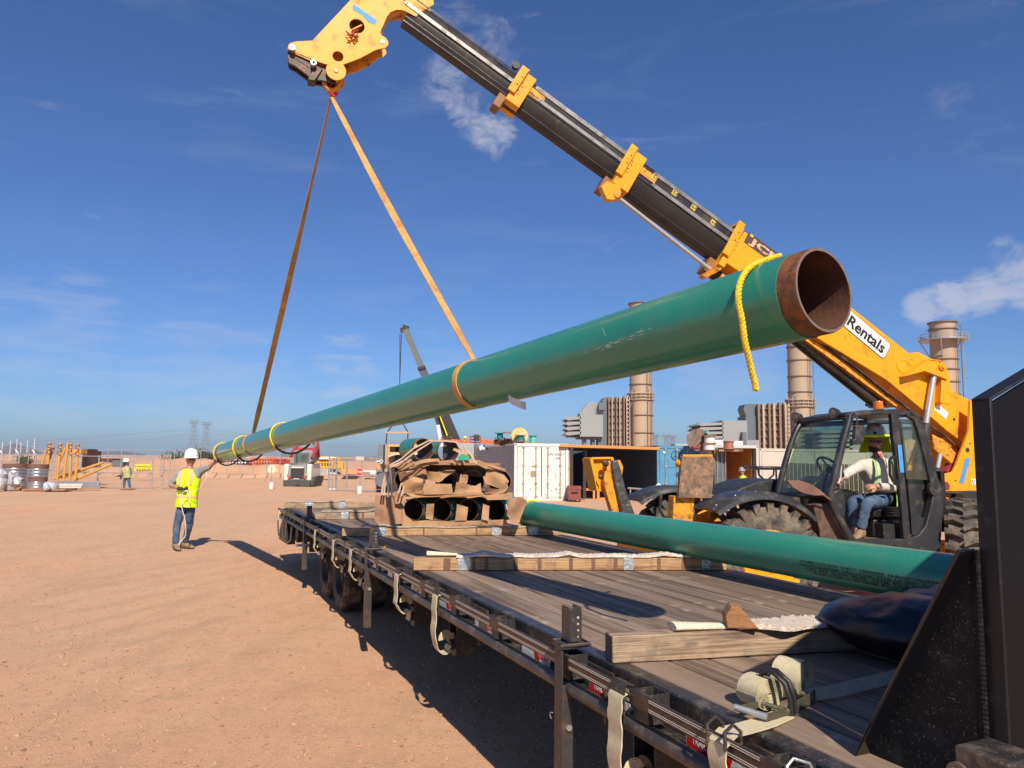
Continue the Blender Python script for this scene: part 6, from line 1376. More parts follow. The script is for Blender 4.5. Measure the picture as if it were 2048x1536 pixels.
# harness straps over the shirt
rows, rt_, fw_ = torso_rings(J, sc, [(0, .2, .15)]); ax = J['neck']-J['hip']
if fw_.y > 0: fw_ = -fw_
HAR = mat('lime_harness', (.30, .50, .12), .6, var=.15); HARG = mat('grey_reflective', (.42, .44, .42), .45)
for k, xs in ((1, (.155, .125, .115, .115, .10)), (-1, (.175, .135, .12, .115, .10))):
    q = [J['hip']+ax*z+rt_*(k*x*sc)+fw_*(d_*sc) for z, x, d_ in zip((.12, .4, .62, .8, .93), xs, (.165, .205, .200, .165, .07))]
    mb = MB(); mb.ribbon(q, rt_*.060*sc, .006); s = mb.build('harness_strap', HAR, op); mb = MB(); mb.ribbon([p+fw_*.008 for p in q], rt_*.022*sc, .004); mb.build('grey_stripe', HARG, s)
mb = MB(); mb.tube([J['neck']+fw_*.10+rt_*-.03, J['hip']+ax*.78+fw_*.18, J['neck']+fw_*.10+rt_*.05], .004, 5); mb.tube([J['hip']+ax*.78+fw_*.18, J['hip']+ax*.66+fw_*.19], .006, 5); mb.build('neck_lanyard', BLACKV, op)
q = [J['hipR']+V((.05, -.12, .10)), J['hipR']+V((.045, -.14, .0)), J['hipR']+V((.03, -.15, -.10)), J['hipR']+V((.05, -.12, -.18))]
mb = MB(); mb.ribbon(q, V((.045, .01, 0)), .005); mb.build('leg_strap', HAR, op)
# ---------------------------------------------------------------- the yard behind: containers
cax = V((-.183, .983, 0)); cfx = V((.983, .183, 0))      # along the containers, and across their door ends
def corner(x, y, D): q = P(x, y, D); return V((q.x, q.y, 0))
def container(lab, x, D, W_, H_, L_, mend, mside, open_end=False, seed=0, name='shipping_container', grp='shipping containers', rods=True):
    o = corner(x, 1000, D); M = Matrix(((cfx.x, cax.x, 0, o.x), (cfx.y, cax.y, 0, o.y), (0, 0, 1, 0), (0, 0, 0, 1))); t = thing(name, lab, 'container', M, grp)
    mb = MB(M)
    for sgn in (0, 1):                                   # corrugated long sides
        x0 = .03 if sgn == 0 else W_-.03; rows = []; k = int(L_/.28)
        for i in range(k):
            y = .12+i*(L_-.2)/k; s = (L_-.2)/k; d_ = .035*(1 if sgn == 0 else -1)
            rows += [(x0, y), (x0, y+s*.3), (x0+d_, y+s*.5), (x0+d_, y+s*.8)]
        rows.append((x0, L_-.08)); e_ = .02*(1 if sgn == 0 else -1)
        mb.loft([[V((a, b, .14)), V((a, b, H_-.10)), V((a+e_, b, H_-.10)), V((a+e_, b, .14))] for a, b in rows])
    mb.build('side_wall', mside, t, smooth=False)
    mb = MB(M)
    for xx in (.06, W_-.06):
        for yy in (.06, L_-.06): mb.box((xx, yy, H_/2), (.12, .12, H_))
    for yy in (.05, L_-.05): mb.box((W_/2, yy, H_-.065), (W_-.24, .10, .13)); mb.box((W_/2, yy, .075), (W_-.24, .10, .15))
    for xx in (.04, W_-.04): mb.box((xx, L_/2, H_-.05), (.075, L_-.24, .09)); mb.box((xx, L_/2, .075), (.075, L_-.24, .14))
    mb.box((W_/2, L_/2, H_-.03), (W_-.1, L_-.1, .03)); mb.box((W_/2, L_/2, .16), (W_-.1, L_-.1, .03)); mb.box((W_/2, L_-.04, H_/2), (W_-.2, .03, H_-.2))
    mb.build('frame', mend, t)
    mb = MB(M)
    for xx in (.065, W_-.065):
        for zz in (.06, H_-.06): mb.box((xx, -.002, zz), (.06, .02, .05))
    mb.build('corner_hole', BLACKV, t)
    if not open_end:
        for k in (0, 1):
            x0 = .14+k*(W_/2-.12); w = W_/2-.16; mb = MB(M)
            mb.box((x0+w/2, .03, H_/2+.01), (w, .04, H_-.32))
            for z in (.36, .62): mb.box((x0+w/2, .006, .15+(H_-.3)*z), (w-.1, .012, .05))
            d_ = mb.build('door', mend, t)
            if rods:
                for q in (.25, .78):
                    mb = MB(M); mb.cyl((x0+w*q, -.03, .14), (x0+w*q, -.03, H_-.12), .022, n=8)
                    for z in (.16, H_*.3, H_*.62, H_-.16): mb.box((x0+w*q, -.02, z), (.10, .05, .07))
                    mb.build('lock_rod', mat('rusty_lock_rod', (.40, .33, .27), .6, var=.3, dirt=((.22, .11, .06), .4, 5)), d_)
    return t, M
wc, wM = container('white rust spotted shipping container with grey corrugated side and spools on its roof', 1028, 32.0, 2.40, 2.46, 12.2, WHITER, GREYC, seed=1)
text('stencil', 'CATU 527528  7', .2, mat('grey_stencil', (.16, .16, .17), .7), wc, wM @ basis((1.83, -.012, 2.0), (1, 0, 0), (0, 0, 1)), .001, .002, fit=(.75, .09))
text('stencil', '45G1', .2, MATS['grey_stencil'], wc, wM @ basis((1.93, -.012, 1.84), (1, 0, 0), (0, 0, 1)), .001, .002, fit=(.24, .09))
mb = MB(wM); mb.box((.82, -.004, 1.62), (.21, .01, .26)); st_ = mb.build('warning_label', BOARD, wc); mb = MB(wM); mb.box((.82, -.011, 1.48), (.15, .004, .08)); mb.build('yellow_field', YP, st_); mb = MB(wM); mb.box((.82, -.011, 1.66), (.12, .004, .05)); mb.build('pink_field', mat('pink_field', (.7, .35, .3), .5), st_)
mb = MB(wM); mb.box((.82, -.004, 1.15), (.21, .01, .26)); mb.build('brown_placard', mat('brown_placard', (.36, .27, .17), .7, var=.3), wc)
rs = random.Random(6); mb = MB(wM)
for k in range(46):
    x0 = rs.choice([.55, .95, 1.5, 1.75, 2.0, 1.3]); mb.sph((x0+rs.gauss(0, .12), .004, rs.choice([.45, .55, 1.0, 1.2])+rs.gauss(0, .13)), (rs.uniform(.006, .025), .008, rs.uniform(.006, .04)), 6, 4)
mb.build('rust_spot', mat('rust_spot', (.24, .11, .05), .9), wc)
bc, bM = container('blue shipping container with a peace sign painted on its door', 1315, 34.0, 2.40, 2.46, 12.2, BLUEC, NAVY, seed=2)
DB = mat('dark_blue_paint', (.02, .10, .22), .6); mb = MB(bM)
c = V((.90, -.004, 2.02)); mb.tube([c+V((cos(a)*.21, 0, sin(a)*.21)) for a in LS(0, 2*pi, 24, endpoint=False)], .022, 6, closed=True)
for a in (90, 270, 225, 315): mb.cyl(c, c+V((cos(radians(a))*.21, 0, sin(radians(a))*.21)), .02, n=6)
mb.build('peace_sign', DB, bc); mb = MB(bM); mb.cyl((.36, -.006, 2.16), (.36, .0, 2.16), .06, n=16); mb.build('round_label', BOARD, bc)
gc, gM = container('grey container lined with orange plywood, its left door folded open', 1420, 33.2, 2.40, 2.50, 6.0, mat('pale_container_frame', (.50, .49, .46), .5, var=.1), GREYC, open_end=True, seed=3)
mb = MB(gM); mb.box((1.2, 3.2, 1.3), (2.1, .03, 2.3)); mb.box((.12, 1.8, 1.3), (.02, 2.8, 2.3)); mb.box((2.26, 1.8, 1.3), (.02, 2.8, 2.3)); mb.box((1.2, 1.8, 2.36), (2.1, 2.8, .03)); mb.box((1.2, 1.8, .20), (2.1, 2.8, .03)); mb.build('plywood_lining', PLY, gc)
mb = MB(gM); mb.box((.42, -.12, 1.26), (.50, .06, 2.2)); d_ = mb.build('door', mat('grey_door', (.115, .125, .13), .5, var=.2), gc)
for q in (.28, .50, .68):
    mb = MB(gM); mb.cyl((q, -.19, .2), (q, -.19, 2.35), .022, n=8); mb.build('lock_rod', GALV, d_)
cc, cM = container('cream painted container behind the small utility cart', 1521, 36.5, 6.0, 2.42, 2.4, mat('cream_steel', (.55, .47, .38), .55, var=.08), mat('cream_steel', (.55, .47, .38)), seed=4, rods=False)
# dark brown hoarding seen through the cab
hf = thing('brown_steel_wall', 'long brown slatted steel wall seen through the cab glass', 'wall', at0(1640, 930, 29)); mb = MB()
a = P(1570, 926, 34); b = P(1880, 935, 30)
n = 34
BW = mat('brown_slat', (.13, .088, .065), .6, var=.2, rnd=.12); sl0 = None
for i in range(n):
    q = a+(b-a)*(i+.5)/n
    if sl0 is None:
        mb = MB(); mb.box((q.x, q.y, q.z/2), (abs(b.x-a.x)/n*.93, .06, q.z)); sl0 = mb.build('slat', BW, hf); q0 = q
    else: inst(sl0, hf, (q.x-q0.x, q.y-q0.y, (q.z-q0.z)*.5))
# open shed between the white and the blue container
sh = thing('open_shed', 'open shed with an orange timber fascia between the white and blue containers', 'shed', at0(1220, 900, 33))
a = P(1120, 891, 32.2); b = P(1319, 897, 33.6)
mb = MB(); mb.beam(a, b, .05, .12); mb.build('fascia', WOODO, sh)
mb = MB(); bl = P(1085, 889, 44); br = P(1205, 893, 45); mb.prism([a+V((0, 0, -.03)), b+V((0, 0, -.03)), V((b.x-2.2, b.y+11.5, b.z+.02)), V((a.x-2.6, a.y+11.5, a.z+.05))], V((0, 0, -.05))); mb.build('roof', mat('shed_roof', (.10, .06, .045), .8), sh)
mb = MB()
for (x, D) in ((1143, 32.4), (1169, 33.2)): q = P(x, 900, D); mb.box((q.x, q.y, a.z/2), (.13, .13, a.z-.1))
mb.build('post', mat('dark_brown_post', (.045, .025, .022), .7), sh)
q = P(1160, 940, 45); mb = MB(); mb.box((q.x+1.1, 45.2, 1.25), (3.0, .05, 2.4)); mb.build('back_wall', NAVY, sh)
def simple(name, lab, cat, rects, D, dep, m, grp=None, pname='body'):
    t = thing(name, lab, cat, at0((rects[0][0]+rects[0][2])/2, rects[0][3], D), grp); mb = MB()
    for r in rects: box_px(mb, *r[:4], D+(r[4] if len(r) > 4 else 0), dep)
    mb.build(pname, m, t, bevel=.01); return t
t = simple('gang_box', 'dark red steel tool box beside the white container', 'tool box', [(1137, 975, 1162, 1000)], 31.6, .7, BROWNK)
mb = MB(); box_px(mb, 1136.5, 972.5, 1162.5, 978, 31.58, .75); mb.build('lid', BROWNK, t); mb = MB(); box_px(mb, 1143, 984, 1156, 986, 31.55, .03); mb.build('handle', BLACKV, t)
mb = MB(); [box_px(mb, x, 1000, x+3, 1004, 31.65, .1) for x in (1139, 1150, 1158)]; mb.build('caster', BLACKV, t)
t = thing('work_bench', 'wooden work bench inside the shed', 'bench', at0(1190, 1000, 34)); mb = MB(); box_px(mb, 1168, 978, 1215, 981, 34, 1.0); box_px(mb, 1186, 981, 1190, 1003, 34, .1); box_px(mb, 1194, 981, 1199, 1003, 34, .1); box_px(mb, 1168, 981, 1171, 1003, 34, .1); box_px(mb, 1200, 996, 1210, 1003, 34, .3); mb.build('frame', WOODO, t)
t = thing('pipe_rack', 'low grey pipe rack standing in front of the blue container wall', 'rack', at0(1280, 990, 32)); mb = MB(); mb.cyl(P(1256, 976, 31), P(1318, 981, 32), .04, n=10); [box_px(mb, x, 978, x+2, 1003, 31.4, .05) for x in (1260, 1285, 1310)]; mb.build('rail', GALV, t)
mb = MB(); mb.sph(P(1317, 972, 31), (.12, .1, .11), 10, 7, None, lambda p: p*(1+.4*noise.noise(p*20))); tag(mb.build('white_rag', BOARD, None), 'crumpled white bundle above the rear mudguard by the blue container', 'bundle')
t = simple('dark_cart', 'dark steel cart in front of the plywood lined container', 'cart', [(1458, 967, 1502, 970), (1460, 970, 1464, 1000), (1496, 970, 1500, 1000), (1461, 970, 1499, 988)], 31.5, .8, BLKD)
mb = MB(); box_px(mb, 1474, 962, 1500, 966, 31.4, .3); mb.build('red_tray', REDP, t)
Dw = 32.3
def pj(x, y, d=0): return P(x, y, Dw+d)
J = dict(head=pj(1484, 944), neck=pj(1486, 951), shL=pj(1477, 955), elL=pj(1473, 965), wrL=pj(1472, 972), shR=pj(1494, 955), elR=pj(1498, 965), wrR=pj(1496, 972), hip=pj(1486, 975), hipL=pj(1483, 977), hipR=pj(1489, 977), knL=pj(1483, 990), anL=pj(1483, 1000), knR=pj(1489, 990), anR=pj(1489, 1000))
for k in ('anL', 'anR'): J[k].z = .11
w3 = person('man with his back turned in a lime vest inside the plywood lined container', J, (-.6, .8, 0), .1, mat('dark_shirt', (.06, .04, .04), .9), JEAN, sc=.98, face=(-1, .2, 0), hatm=mat('grey_hat', (.25, .25, .27), .4))
vest(w3, J, .98, HIVIS, mat('orange_band', (.75, .25, .05), .6))
# cable reels on the container roofs
def reel(lab, x, y, D, r, w, mf, mw, disc=True, az=0.0, rc=.6, parts=2):
    q = P(x, y, D); t = thing('cable_reel', lab, 'reel', q, 'cable reels on the container roofs')
    ax = V((sin(az), -cos(az), 0)) if disc else V((0, 0, 1)); o = q-ax*w/2
    core = MB(); core.lathe(o, ax, [(r*rc, .0), (r*rc*1.04, w*.3), (r*rc*.98, w*.5), (r*rc*1.05, w*.75), (r*rc, w)], 24); core.build('cable', mw, t)
    for k in (0, 1):
        mb = MB(); z = 0 if k == 0 else w-.03; mb.lathe(o, ax, [(0, z), (r, z), (r, z+.03), (0, z+.03)], 28)
        if disc:
            mb.cyl(o+ax*(w-.0), o+ax*(w+.012), .05, n=10)
            e, g = perp(ax)
            for a in range(6): p = o+ax*w+(e*cos(a*1.05)+g*sin(a*1.05))*r*.62; mb.cyl(p, p+ax*.012, .015, n=6)
        mb.build('flange', mf, t)
    return t
YW = mat('pale_yellow_board', (.64, .47, .17), .6, var=.15, vs=3, dirt=((.70, .62, .48), .2, 4)); TEAL = mat('teal_cable', (.01, .20, .22), .5, var=.3, vs=10); MINT = mat('mint_cable', (.10, .45, .34), .5, var=.2, vs=10); RW = mat('reel_wood', (.30, .16, .085), .7, var=.2); GW = mat('grey_reel_boards', (.22, .155, .115), .8, var=.35, vs=5, stretch=(1, 1, .3), dirt=((.10, .07, .055), .35, 8)); COP = mat('copper_cable', (.50, .20, .12), .35, .5, var=.2, vs=14); WCA = mat('white_cable', (.62, .62, .60), .6, var=.1)
reel('big pale yellow cable reel standing on edge on the white container', 1039, 872, 33.2, .37, .30, YW, YW, True, .1)
reel('dark teal cable reel in front of the yellow reel', 1041, 876.5, 32.8, .26, .30, RW, TEAL, False, rc=.62)
reel('mint green cable reel right of the yellow reel', 1066, 879, 32.9, .20, .34, MATS['teal_cable'], MINT, False, rc=.72)
reel('dark teal cable reel left of the yellow reel', 1000, 871, 34.5, .25, .26, TEAL, TEAL, False, rc=.55)
t = simple('pallet', 'wooden pallet under the green cable reels', 'pallet', [(1030, 885, 1077, 889)], 32.7, .9, RW)
def junk(name, lab, cat, x0, y0, x1, y1, D, ms, n, seed, s=(.10, .28)):
    t = thing(name, lab, cat, at0((x0+x1)/2, y1, D, P(x0, y1, D).z)); rs = random.Random(seed)
    for k, m in enumerate(ms):
        mb = MB()
        for i in range(n):
            q = P(rs.uniform(x0, x1), rs.uniform(y0, y1), D+rs.uniform(-.2, .3)); mb.box(q, (rs.uniform(*s), rs.uniform(*s), rs.uniform(*s)), Matrix.Rotation(rs.uniform(-.5, .5), 3, 'Y') @ Matrix.Rotation(rs.uniform(0, 3), 3, 'Z'))
            if i % 2: mb.cyl(q, q+V((rs.uniform(-.3, .3), 0, rs.uniform(-.2, .2))), .045, n=8)
        mb.build('machine_part', m, t)
    return t
junk('scrap_heap', 'jumble of orange and dark machine parts on the white container', 'scrap', 984, 880, 1024, 890, 34.6, [BROWNK, WOODO, BLKD, PLY], 5, 3, (.08, .26))
junk('scrap_heap', 'small loose parts at the far left end of the white container roof', 'scrap', 962, 893, 978, 897, 40, [WOODO, BOARD, BLKD], 3, 5, (.08, .22))
t = thing('ply_board', 'brown plywood board lying behind the yellow reel', 'board', P(1015, 865, 34)); mb = MB(); mb.beam(P(1006, 864, 34), P(1030, 866, 34), .5, .05); mb.build('board', RW, t)
wr = reel('large weathered wooden cable reel on the blue container', 1397, 880, 33.4, .50, .5, GW, GW, True, -.3)
rl = thing('slatted_boards', 'grey boards nailed across the large wooden reel', 'boards', P(1397, 880, 33.1)); 
for k in range(7):
    a = P(1384+k*4.4, 864+k*1.0, 33.02); b = P(1379+k*5.5, 893-abs(k-3)*1.2, 33.02); mb = MB(); mb.beam(P(1380+k*3.0, 893-k*4.0+6, 33.03), P(1398+k*3.0, 878-k*4.0+9, 33.03), .06, .03); mb.build('board', GW, rl)
mb = MB(); mb.sph(P(1391, 895, 32.8), (.22, .2, .08), 12, 8, None, lambda p: p*(1+.4*noise.noise(p*9))); tag(mb.build('red_tarp', REDP, None), 'crumpled red cloth at the foot of the wooden reel', 'cloth')
reel('white wire reel, upper of the two beside the wooden reel', 1419, 879, 32.9, .32, .36, RW, WCA, False, rc=.72)
reel('white wire reel, lower of the two beside the wooden reel', 1418, 894, 32.9, .30, .30, RW, WCA, False, rc=.82)
reel('tiny green reel on top of the white wire reels', 1414, 864, 32.9, .08, .12, MINT, MINT, False, rc=.8)
reel('copper coloured wire reel on the plywood lined container', 1457, 890, 32.7, .27, .36, RW, COP, False, rc=.80)
simple('white_crate', 'white crate behind the copper reel, left part', 'crate', [(1428, 879.5, 1447, 902)], 34, .8, WHITE, 'white crates behind the copper reel'); simple('white_crate', 'white crate behind the copper reel, right part', 'crate', [(1466, 882, 1486, 903)], 34, .8, WHITE, 'white crates behind the copper reel')
simple('pallet', 'wooden pallet under the copper wire reel', 'pallet', [(1438, 899, 1478, 903)], 32.6, .9, RW)
simple('grey_box', 'grey box on the blue container behind the wooden reel', 'box', [(1350, 888, 1384, 902)], 36, 1, GREYC)
reel('pale wooden cable reel standing behind the cab glass', 1813, 903, 22.0, .36, .4, mat('pale_reel_wood', (.40, .26, .12), .7, var=.2), RW, True, .2)
# utility cart
D = 24.0; t = thing('utility_vehicle', 'small black framed utility vehicle behind the telehandler nose', 'utility vehicle', at0(1545, 985, D)); mb = MB(); box_px(mb, 1513, 933, 1566, 939.5, D, 1.4); mb.build('roof', BLK, t, bevel=.03)
mb = MB()
for d_ in (0, 1.3): mb.tube([P(1516, 938, D+d_), P(1518, 950, D+d_), P(1532, 963, D+d_)], .035, 6); mb.tube([P(1548, 938, D+d_), P(1547, 950, D+d_), P(1532, 963, D+d_)], .03, 6); mb.tube([P(1552, 938, D+d_), P(1553, 962, D+d_)], .03, 6)
mb.build('roll_cage', BLK, t); mb = MB(); box_px(mb, 1512, 962, 1575, 985, D, 1.4); mb.build('body', BLKD, t, bevel=.05); mb = MB()
for x in (1522, 1566):
    for d_ in (0, 1.2): q = P(x, 985, D+d_); mb.lathe((q.x, q.y-.1, .32), (0, 1, 0), [(0, 0), (.3, 0), (.32, .05), (.32, .2), (.3, .25), (0, .25)], 20)
mb.build('wheel', RUB, t)
# open fronted shed with yellow edged shelves behind the pipe stack
D = 27; t = thing('shelf_container', 'open container with yellow edged shelves behind the pipe stack', 'container', at0(812, 980, D))
mb = MB(); box_px(mb, 768, 889, 778, 975, D, 3.0); mb.build('end_wall', mat('tan_board', (.34, .27, .2), .7), t)
mb = MB(); box_px(mb, 753, 889, 767, 975, D+.1, 3.0); mb.build('grey_casing', mat('mid_grey_casing', (.16, .17, .175), .6), t)
mb = MB(); box_px(mb, 776, 889, 852, 893, D-.05, .3); box_px(mb, 776, 893, 779, 940, D-.05, .2); box_px(mb, 779, 905, 852, 908.5, D-.05, .6); mb.build('yellow_edge', mat('pale_orange_wood', (.62, .36, .12), .6), t)
mb = MB(); box_px(mb, 778, 890, 852, 975, D+1.5, .05); box_px(mb, 776, 888.5, 860, 890, D, 3.0); mb.build('back', mat('dark_interior', (.045, .025, .022), .9), t)
for k, (x0, x1) in enumerate(((779, 815), (815, 853))):
    tt_ = thing('arched_rib', ['cream arched rib on the lower shelf, left', 'cream arched rib on the lower shelf, right'][k], 'rib', P((x0+x1)/2, 912, D)); mb = MB(); mb.ribbon([P(x0+(x1-x0)*q, 914-4.5*sin(pi*q), D-.1) for q in LS(0, 1, 9)], V((0, .3, 0)), .06); mb.build('rib', mat('cream_rib', (.6, .52, .4), .6), tt_); mb = MB(); mb.prism([P(x0+3, 925, D), P(x1-2, 925, D), P((x0+x1)/2, 912, D)], V((0, .2, 0))); mb.build('navy_cover', mat('navy_cover', (.02, .025, .07), .6), tt_)
t = simple('light_tower', 'grey and black light tower trailer left of the pipe stack', 'light tower', [(752, 945, 792, 985)], 24, 1.2, BLKD)
mb = MB(); q = P(766, 960, 23.5); mb.lathe(q+V((0, -.1, 0)), (0, 1, 0), [(0, 0), (.22, 0), (.24, .04), (.24, .2)], 24); mb.build('coil', mat('grey_coil', (.13, .14, .15), .5), t); mb = MB(); box_px(mb, 752, 921, 766, 924, 23.6, .1); box_px(mb, 761, 918, 764, 930, 23.6, .1); box_px(mb, 752, 951, 764, 953, 23.6, .1); box_px(mb, 752, 978, 766, 980, 23.6, .1); mb.build('white_bracket', WHITE, t)
simple('storage_tank', 'large pale grey rectangular tank behind the pipe stack', 'tank', [(905, 886.5, 948, 975)], 48, 6, mat('pale_grey_tank', (.33, .34, .35), .6, var=.06))
t = simple('lattice_rack', 'black lattice rack left of the white container', 'rack', [(948, 893, 950, 975), (959, 893, 961, 975)]+[(950, 894+6*k, 959, 896+6*k) for k in range(9)], 46, .3, BLKD)
# ---------------------------------------------------------------- power plant
TAN = mat('tan_stack_paint', (.40, .295, .20), .6, var=.06, vs=.3, stretch=(1, 1, .1), dirt=((.30, .215, .15), .2, .25), bump=0); TAND = mat('dark_flange', (.16, .105, .075), .7, bump=0); BRN = mat('brown_casing', (.215, .150, .108), .6, var=.1, vs=.4, bump=0); BRNL = mat('light_brown_edge', (.42, .31, .22), .6, bump=0)
GRYL = mat('light_grey_cladding', (.26, .275, .275), .5, var=.05, vs=.3, bump=0); GRYD = mat('mid_grey_duct', (.115, .13, .145), .5, var=.08, vs=.3, bump=0)
def stack(lab, x, D, y_top, r_up, r_lo, y_fl, bands, plat=None):
    q = P(x, 900, D); px = D/FPX; zt_ = P(x, y_top, D).z; zf = P(x, y_fl, D).z; t = thing('exhaust_stack', lab, 'chimney', V((q.x, D, 0)), 'tan exhaust stacks of the power plant'); c = V((q.x, D, 0))
    mb = MB(); mb.lathe(c, (0, 0, 1), [(r_lo*px, 0), (r_lo*px, zf), (r_up*px, zf+.2), (r_up*px, zt_), (r_up*px-.15, zt_), (r_up*px-.15, zt_-3)], 40); mb.build('shaft', TAN, t)
    mb = MB()
    for y in bands: z = P(x, y, D).z; r = (r_up if y < y_fl else r_lo)*px; mb.lathe(c, (0, 0, 1), [(r, z-.07), (r+.16, z-.06), (r+.16, z+.06), (r, z+.07)], 40)
    r = r_up*px; mb.lathe(c, (0, 0, 1), [(r, zt_-.1), (r+.2, zt_-.1), (r+.2, zt_+.05), (r-.1, zt_+.05)], 40); mb.build('ring_band', TAND, t)
    mb = MB()
    for dz in (0, .5, 1.0): r = r_lo*px; mb.lathe(c, (0, 0, 1), [(r, zf-dz-.07), (r+.28, zf-dz-.06), (r+.28, zf-dz+.06), (r-.2, zf-dz+.07)], 40)
    for a in range(18): d_ = V((cos(a*.35), sin(a*.35), 0))*(r_lo*px+.22); mb.cyl(c+d_+V((0, 0, zf-1.1)), c+d_+V((0, 0, zf+.4+(.6 if a % 3 == 0 else 0))), .05, n=6)
    mb.build('flange_ring', BRNL, t)
    mb = MB()
    for dx in (-.3, .3): mb.cyl(c+V((dx+r_lo*px*.55, -r_lo*px*.9-.2, 2)), c+V((dx+r_lo*px*.55, -r_lo*px*.9-.2, zt_-.5)), .05, n=5)
    mb.cyl(c+V((-r_lo*px*.75, -r_lo*px*.7-.25, 1)), c+V((-r_lo*px*.75, -r_lo*px*.7-.25, zf-1.5)), .13, n=8)
    mb.build('riser_pipe', TAND, t)
    if plat:
        z = P(x, plat[0], D).z; z1 = P(x, plat[1], D).z; R = plat[2]*px; mb = MB(); mb.lathe(c, (0, 0, 1), [(r_up*px, z-.1), (R, z-.1), (R, z+.1), (r_up*px, z+.1)], 20)
        for k in range(20):
            a = 2*pi*k/20; d_ = V((cos(a), sin(a), 0)); mb.cyl(c+d_*R+V((0, 0, z)), c+d_*R+V((0, 0, z1)), .05, n=5)
            if k % 4 == 1: mb.cyl(c+d_*R+V((0, 0, z)), c+d_*r_up*px+V((0, 0, z-2.4)), .08, n=5)
        for q_ in (.5, 1): mb.tube([c+V((cos(a)*R, sin(a)*R, z+(z1-z)*q_)) for a in LS(0, 2*pi, 20, endpoint=False)], .05, 5, closed=True)
        for dx in (-.25, .25): mb.cyl(c+V((r_lo*px+.35, dx-.6, 2)), c+V((r_lo*px+.35, dx-.6, z)), .04, n=5)
        mb.build('platform', GALV, t)
    return t
stack('left tan exhaust stack rising behind the open shed', 1282, 120, 608, 21.6, 24.2, 788, (640, 700, 770, 831, 866))
stack('middle tan exhaust stack behind the telehandler cab', 1603, 112, 612, 22.2, 25.5, 801, (636, 665, 695, 722, 754, 785, 862))
stack('right tan exhaust stack with a railed platform near its top', 1897, 100, 646, 24.5, 27, 900, (660, 678, 720, 740, 765, 790), plat=(681, 671, 44))
def turbine(lab, D, X, ribs, duct, lou, body, extra):
    # ribs, duct, lou, body: rectangles of the photo standing at distance D
    t = thing('turbine_unit', lab, 'power plant', at0(X, 900, D), 'gas turbine units of the power plant')
    x0, y0, x1, y1 = ribs; n = 3
    mb = MB(); box_px(mb, x0, y0+2, x1, y1, D, 8); mb.build('boiler_casing', BRN, t)
    w = (x1-x0)/n
    for k in range(n):
        for e in (0, .44): 
            mb = MB(); box_px(mb, x0+k*w+e*w, y0-(n-1-k)*-1.5*0-2*k*.8, x0+k*w+e*w+1.6, y1, D-.7, .7); mb.build('rib', BRNL if e else BRN, t)
        mb = MB()
        for j in range(7): y = y0+8+j*(y1-y0-8)/7; box_px(mb, x0+k*w+2, y, x0+k*w+w-3, y+1.3, D-.45, .45)
        mb.build('cross_rib', BRN, t)
    mb = MB()
    for j in range(12): y = y0+6+j*(y1-y0-6)/12; box_px(mb, x1-9, y, x1-3, y+2.2, D-1.1, .5)
    box_px(mb, x1-10, y0, x1-8.7, y1, D-1.1, .3); box_px(mb, x1-4, y0, x1-2.7, y1, D-1.1, .3); mb.build('caged_ladder', BRNL, t)
    mb = MB(); box_px(mb, *duct, D, 4); mb.build('duct', GRYD, t)
    x0, y0, x1, y1, nl = lou
    for j in range(nl):
        h_ = (y1-y0)/nl; ya = y0+j*h_; mb = MB(); p = [P(x0+1, ya+h_*.55, D-3), P(x0-3, ya+h_*.62, D-3), P(x0+4, ya+h_*.05, D-3), P(x1, ya, D-3), P(x1, ya+h_*.5, D-3), P(x0+6, ya+h_*.8, D-3)]; mb.prism(p, V((0, 7, 0))); mb.build('louvre', GRYL, t)
    mb = MB(); box_px(mb, x0+6, y0+2, x1, y1, D-2.6, 6); mb.build('intake_interior', mat('dark_intake', (.07, .075, .08), .7, bump=0), t)
    mb = MB(); box_px(mb, *body, D-3, 7); mb.build('filter_house', GRYL, t)
    for nm, rects, m, dd in extra:
        mb = MB()
        for r in rects:
            if not isinstance(r[0], tuple): box_px(mb, *r, D+dd, 3)
            else: mb.prism([P(a, b, D+dd) for a, b in r], V((0, 3, 0)))
        mb.build(nm, m, t)
    return t
turbine('left grey and brown gas turbine unit with four louvre hoods', 120, 1200, (1217, 794, 1263, 898), (1204, 800, 1218, 900), (1131, 833, 1162, 873, 4), (1160, 829, 1206, 873),
        [('intake_duct', [((1157, 828), (1178, 804), (1190, 804), (1191, 830)), (1190, 806, 1206, 829)], GRYL, -2.4), ('vent_box', [(1198, 805, 1212, 820)], GRYD, -3.6), ('support', [(1154, 873, 1196, 878), (1167, 878, 1173, 900), (1184, 878, 1190, 900), (1196, 855, 1206, 900)], GRYD, -2), ('duct_top', [((1205, 800), (1207, 795), (1214, 794), (1228, 796), (1218, 804))], GRYD, .5)])
turbine('right grey and brown gas turbine unit with curved duct top', 112, 1500, (1518, 808, 1582, 915), (1493, 832, 1518, 912), (1398, 845, 1447, 890, 5), (1446, 841, 1494, 896),
        [('duct_top', [((1487, 818), (1490, 809), (1497, 807), (1514, 808), (1519, 814), (1518, 834), (1493, 834))], GRYD, .2), ('slim_column', [(1486, 864, 1493, 905)], GRYD, -4), ('low_block', [(1493, 880, 1518, 896)], GRYL, -3.4)])
turbine('third turbine unit seen only through the cab windows', 104, 1760, (1838, 850, 1880, 930), (1790, 860, 1836, 935), (1640, 860, 1705, 905, 5), (1700, 858, 1790, 915), [])
